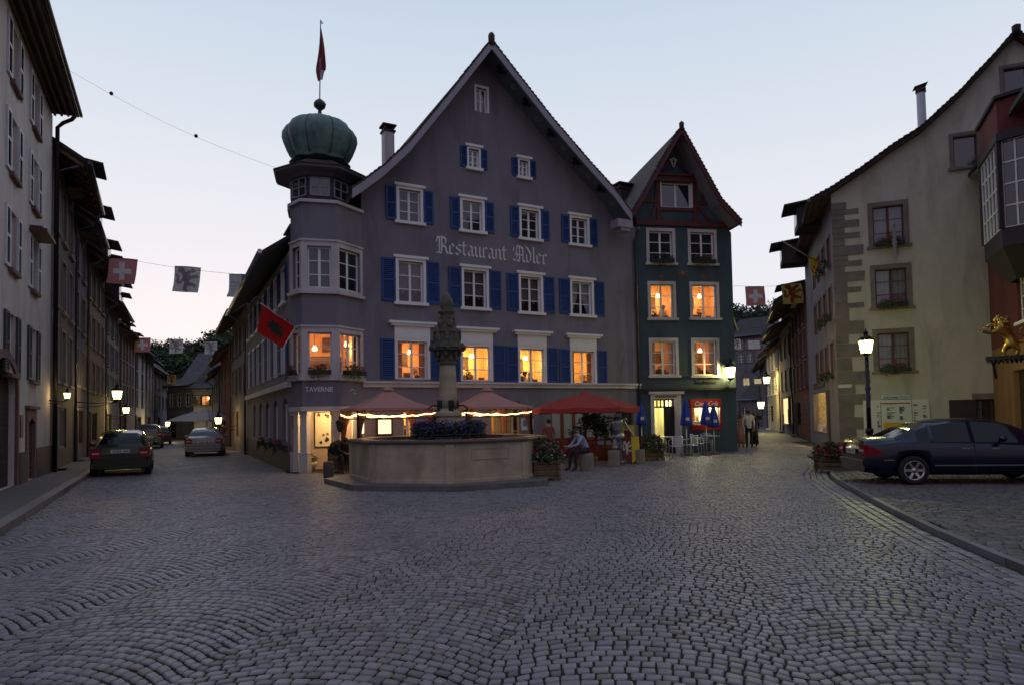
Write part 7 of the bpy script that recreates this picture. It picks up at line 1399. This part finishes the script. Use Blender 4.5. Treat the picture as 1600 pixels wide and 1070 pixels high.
for k in range(46): a = rd.uniform(0, 2*pi); h = rd.uniform(.84, 1.16); q = V((-.25+.13*cos(a)+(1.0-h)*-.05, .12*sin(a), h)); e = V((.6*cos(a)+.3, sin(a), -.8)).normalized()*.11; b.tube([q, q+e*.5+V((0, 0, .02)), q+e], [.035, .026, .004], 5)
for s in (-1, 1): b.ball((-.33, s*.06, 1.20), .03, 6); b.ball((-.42, s*.035, 1.13), .012, 5)
for (x, y, z) in ((-.80, -.09, .78), (-.58, .12, .92), (-.06, -.08, .03), (-.26, .09, .03)):
    for k in range(4): b.tube([(x, y-.03+.02*k, z), (x-.06, y-.03+.02*k, z-.01), (x-.08, y-.03+.02*k, z-.035)], [.018, .014, .004], 5)
b.build('mane', LM, T, m)
# ================= CARS =================
def lerp_prof(pr, x):
    if x <= pr[0][0]: return pr[0][1]
    for (a, b_), (c, d) in zip(pr, pr[1:]):
        if x <= c: t = (x-a)/(c-a); return b_+(d-b_)*t
    return pr[-1][1]
TYRE = mat('tyre rubber', (.012, .012, .013), .8, .1); RIM = mat('alloy rim', (.45, .43, .42), .3, .05, metal=1); CGL = glassmat('car glass', (.008, .010, .012), False); CGL.node_tree.nodes['Map Range'].inputs[3].default_value = 1.5; CGL.node_tree.nodes['Map Range'].inputs[4].default_value = 1/1.5; CHR = mat('chrome', (.7, .7, .7), .1, .02, metal=1, bump=0)
TAIL = mat('tail lamp red', (.22, .006, .010), .15, .2, 9, bump=0); TAILC = mat('tail lamp clear', (.5, .42, .38), .15, .1, bump=0); PLATE = mat('number plate white', (.55, .53, .48), .4, .05, bump=0)
# (label of the seated guest kept short)
def carpaint(name, col):
    m = mat(name, col, .22, .04, bump=0); b = m.node_tree.nodes['Principled BSDF']; b.inputs['Coat Weight'].default_value = .2; b.inputs['Coat Roughness'].default_value = .04; b.inputs['Metallic'].default_value = 0; return m
def car(label, m, L_, w, top, belt, side_win, rear_gl, front_gl, wheels, paint, spokes=6, name='parked_car', trim=None, plate_z=.62, lampz=(.62, .85), wr=.31, estate=False, group='parked cars'):
    T = thing(name, label, 'car', m.translation, group=group, mat=m); hw_ = w/2; xs_ = sorted(set([round(x, 3) for x in [0, .03, .08, .16, .3, .45]+[L_*k/34 for k in range(1, 34)]+[L_-.3, L_-.16, L_-.06, L_]+[x for s in side_win for x in s]+list(rear_gl)+list(front_gl)+[xw+wr*1.10*cos(pi*k/10) for xw in wheels for k in range(11)]+[p[0] for p in top] if 0 <= x <= L_]))
    def taper(x):
        e = min(x, L_-x); return 1-(.10*max(0, 1-e/.45)**2)-(.05*max(0, 1-e/1.2))
    def sect(x):
        zt = lerp_prof(top, x); zb = lerp_prof(belt, x); k = taper(x); ww = hw_*k; z0 = .20+.06*max(0, 1-min(x, L_-x)/.5)
        for xw in wheels:
            d = abs(x-xw); R_ = wr*1.10
            if d < R_: z0 = max(z0, wr+sqrt(R_*R_-d*d))
        g_ = min(1, max(0, (zt-zb-.04)/.45)); rw = ww*(.90-.22*g_)
        z1 = max(z0+.05, min(zb-.12, .5)); zb = min(zb, zt-.02) if g_ == 0 else zb
        return [(0, z0), (ww*.8, z0), (ww*.97, z0+.03), (ww, max(z0+.06, .42)), (ww*1.0, max(z0+.09, zb-.14)), (ww*.965, zb), (ww*(.92-.0*g_), zb+.015+.0*g_), (rw, max(zb+.02, zt-.06-.02*g_)), (rw-.10*g_-.05, zt-.012), (0, zt+.0)]
    secs = [sect(x) for x in xs_]; body = MB(); gls = MB(); n = len(secs[0])
    def isgl(xm, j):
        if j == 8 and (rear_gl[0] <= xm <= rear_gl[1] or front_gl[0] <= xm <= front_gl[1]): return True
        if j == 6 and any(a <= xm <= b_ for a, b_ in side_win): return True
        return False
    iv = {}
    for s in (1, -1):
        o = len(body.v)
        for x, sec in zip(xs_, secs): body.v += [V((x, s*y, z)) for y, z in sec]
        og = len(gls.v); gls.v += [v.copy() for v in body.v[o:]]
        for i in range(len(xs_)-1):
            for j in range(n-1):
                f = (i*n+j, (i+1)*n+j, (i+1)*n+j+1, i*n+j+1); f = f if s < 0 else f[::-1]; xm = (xs_[i]+xs_[i+1])/2
                if isgl(xm, j): gls.f.append(tuple(og+k for k in f)); gls.mi.append(0); gls.sm.append(True)
                else: body.f.append(tuple(o+k for k in f)); body.mi.append(1 if j in (0, 1) else 0); body.sm.append(True)
    for i in (0, len(xs_)-1):
        pts = [(xs_[i], y, z) for y, z in secs[i]]+[(xs_[i], -y, z) for y, z in secs[i][::-1]]; body.q(pts if i else pts[::-1], 0)
    body.build('body', [paint, BLACKP], T, m); gls.build('windows', CGL, T, m)
    for xw in wheels:
        for s in (-1, 1):
            c = MB(); c.m = M.Translation((xw, s*(hw_-.10), wr)) @ M.Rotation(-s*pi/2, 4, 'X'); wn = c.lathe([(wr*.62, -.09), (wr*.94, -.10), (wr, -.06), (wr, .06), (wr*.94, .09), (wr*.68, .10), (wr*.66, .05)], 28).build('wheel', TYRE, T, m)
            c = MB(); c.m = M.Translation((xw, s*(hw_-.10), wr)) @ M.Rotation(-s*pi/2, 4, 'X'); c.lathe([(wr*.66, .02), (wr*.69, .095), (wr*.62, .10), (wr*.60, .02)], 28); c.lathe([(.06, .03), (.07, .085), (.001, .095)], 12); c.lathe([(wr*.6, .0), (.001, .0)], 20, mi=1)
            for k in range(spokes): a = 2*pi*k/spokes; c.bar((.04*cos(a), .04*sin(a), .07), (wr*.63*cos(a), wr*.63*sin(a), .085), .055, .03)
            c.build('rim', [RIM, BLACKP], wn, m)
            c = MB(); c.box((xw-wr*1.0, s*(hw_-.26)-.04, .16), (xw+wr*1.0, s*(hw_-.26)+.04, wr*1.9)); c.build('wheel_well', BLACKP, T, m)
    # rear lamps, plate, bumper strip
    for s in (-1, 1):
        b = MB(); y0, y1 = hw_*.60, hw_*.93; z0, z1 = lampz
        b.box((-.022, s*y0, z0), (.05, s*y1, z1)); b.prism([(.03, z0), (.40, z0+.03), (.26, z0+(z1-z0)*.55), (.03, z1)], s*hw_*.85, s*hw_*.962); o = b.build('tail_lamp', TAIL, T, m); MB().box((-.027, s*(y0+.04), (z0+z1)/2-.03), (-.020, s*(y1-.05), (z0+z1)/2+.02)).build('lamp_insert', TAILC, o, m)
        MB().box((L_-.14, s*hw_*.55, .60), (L_-.01, s*hw_*.84, .74)).build('headlight', CHR, T, m)
        b = MB(); mx_ = front_gl[0]-.15; b.ball((mx_, s*(hw_+.09), lerp_prof(belt, mx_)+.09), .09, 8, 0, (.8, 1, .7)); b.bar((mx_, s*(hw_-.05), lerp_prof(belt, mx_)+.03), (mx_, s*(hw_+.05), lerp_prof(belt, mx_)+.07), .04); b.build('wing_mirror', paint, T, m)
        for xh in (side_win[0][1]-.12 if len(side_win) < 3 else side_win[1][1]-.12, side_win[-1][1]-.45): MB().box((xh-.1, s*(hw_*.985), lerp_prof(belt, xh)-.13), (xh+.06, s*(hw_+.015), lerp_prof(belt, xh)-.10)).build('door_handle', trim or paint, T, m)
        b = MB()
        for (a, c_) in ((.42, .40),): b.box((wheels[0]+.4, s*(hw_*.99), .40), (wheels[1]-.4, s*(hw_+.012), .425)); b.box((.35, s*hw_*.955, .52), (wheels[0]-.38, s*(hw_*.995+.004), .54))
        b.build('side_strip', CHR if trim else BLACKP, T, m)
        b = MB()
        for x in (side_win[-1][0]-.04, side_win[-1][1]+.12): b.box((x-.004, s*(hw_*.99), .30), (x+.004, s*(hw_+.003), lerp_prof(belt, x)-.01))
        b.build('door_gap', BLACKP, T, m)
    b = MB(); b.box((-.03, -hw_*.84, .40), (.10, hw_*.84, .52)); b.build('bumper', paint, T, m); MB().box((-.036, -.8*hw_, .515), (-.028, .8*hw_, .53)).build('bumper_strip', CHR if trim else BLACKP, T, m)
    o = MB().box((-.032, -.26, plate_z-.055), (-.024, .26, plate_z+.055)).build('number_plate', PLATE, T, m); b = MB()
    for k in range(7): b.box((-.036, -.2+k*.06, plate_z-.03), (-.033, -.17+k*.06, plate_z+.03)) if k != 2 else None
    b.build('plate_characters', BLACKP, o, m)
    return T
def carm(p, a): return M.Translation((p[0], p[1], p[2] if len(p) > 2 else 0)) @ M.Rotation(a, 4, 'Z')
sed_top = [(0, .70), (.02, .86), (.06, .955), (.25, .985), (.62, 1.0), (1.0, 1.20), (1.38, 1.33), (1.8, 1.395), (2.3, 1.40), (2.7, 1.365), (3.05, 1.25), (3.55, 1.0), (3.62, .96), (4.1, .88), (4.42, .74), (4.52, .55)]
sed_belt = [(0, .82), (.6, .90), (2.5, .88), (3.6, .84), (4.5, .62)]
NAVY = carpaint('midnight blue car paint', (.003, .004, .018))
nw = gp(1430, 757, .055); ca = radians(-9); dirx = V((cos(ca), sin(ca))); perp = V((-sin(ca), cos(ca))); org = V((nw.x, nw.y))-dirx*.95+perp*.86
car('shiny midnight blue saloon car parked on the raised setts before the corner house', carm((org.x, org.y, .055), ca), 4.52, 1.74, sed_top, sed_belt, [(1.06, 1.32), (1.38, 2.10), (2.18, 3.0)], (.64, 1.30), (2.78, 3.53), (.95, 3.70), NAVY, 6, trim=CHR, lampz=(.62, .86), plate_z=.70)
est_top = [(0, .72), (.03, .92), (.10, 1.02), (.30, 1.22), (.52, 1.38), (.9, 1.45), (1.6, 1.47), (2.3, 1.44), (2.7, 1.34), (3.25, 1.02), (3.32, .98), (3.8, .88), (4.05, .74), (4.15, .55)]
est_belt = [(0, .90), (.6, .92), (2.5, .88), (3.3, .84), (4.1, .6)]
sa = radians(117.5); gm = mat
p = gp(190, 744); car('dark green hatchback parked at the kerb of the left street', carm((p.x-.05, p.y), sa), 4.15, 1.72, est_top, est_belt, [(.42, .9), (.98, 1.75), (1.83, 2.75)], (.11, .50), (2.35, 3.22), (.80, 3.32), carpaint('dark green car paint', (.018, .026, .009)), 5, lampz=(.60, .90), plate_z=.80)
p = gp(318, 713); car('silver saloon car in the middle of the left street', carm((p.x, p.y), radians(112)), 4.52, 1.76, sed_top, sed_belt, [(1.06, 1.32), (1.38, 2.10), (2.18, 3.0)], (.64, 1.30), (2.78, 3.53), (.98, 3.7), carpaint('silver car paint', (.25, .25, .28)), 7, lampz=(.66, .88), plate_z=.72)
van_top = [(0, .8), (.03, 1.1), (.10, 1.3), (.25, 1.58), (.9, 1.64), (2.4, 1.62), (3.0, 1.35), (3.5, 1.05), (4.1, .85), (4.3, .55)]
p = gp(241, 700); car('grey estate car parked beyond the dark green hatchback', carm((p.x-.4, p.y), sa), 4.3, 1.78, van_top, [(0, .98), (2.5, .96), (4.2, .7)], [(.25, .9), (.98, 1.8), (1.88, 2.7)], (.11, .25), (2.45, 3.4), (.85, 3.45), carpaint('grey car paint', (.09, .095, .11)), 5, lampz=(.8, 1.1), plate_z=.75)
p = gp(243, 697); p = at(243, 694, 52); car('dark car farther along the left kerb', carm((p.x+.3, p.y), sa), 4.15, 1.72, est_top, est_belt, [(.42, .9), (.98, 1.75), (1.83, 2.75)], (.11, .50), (2.35, 3.22), (.80, 3.32), carpaint('ochre car paint', (.10, .06, .03)), 5, lampz=(.60, .90), plate_z=.80)
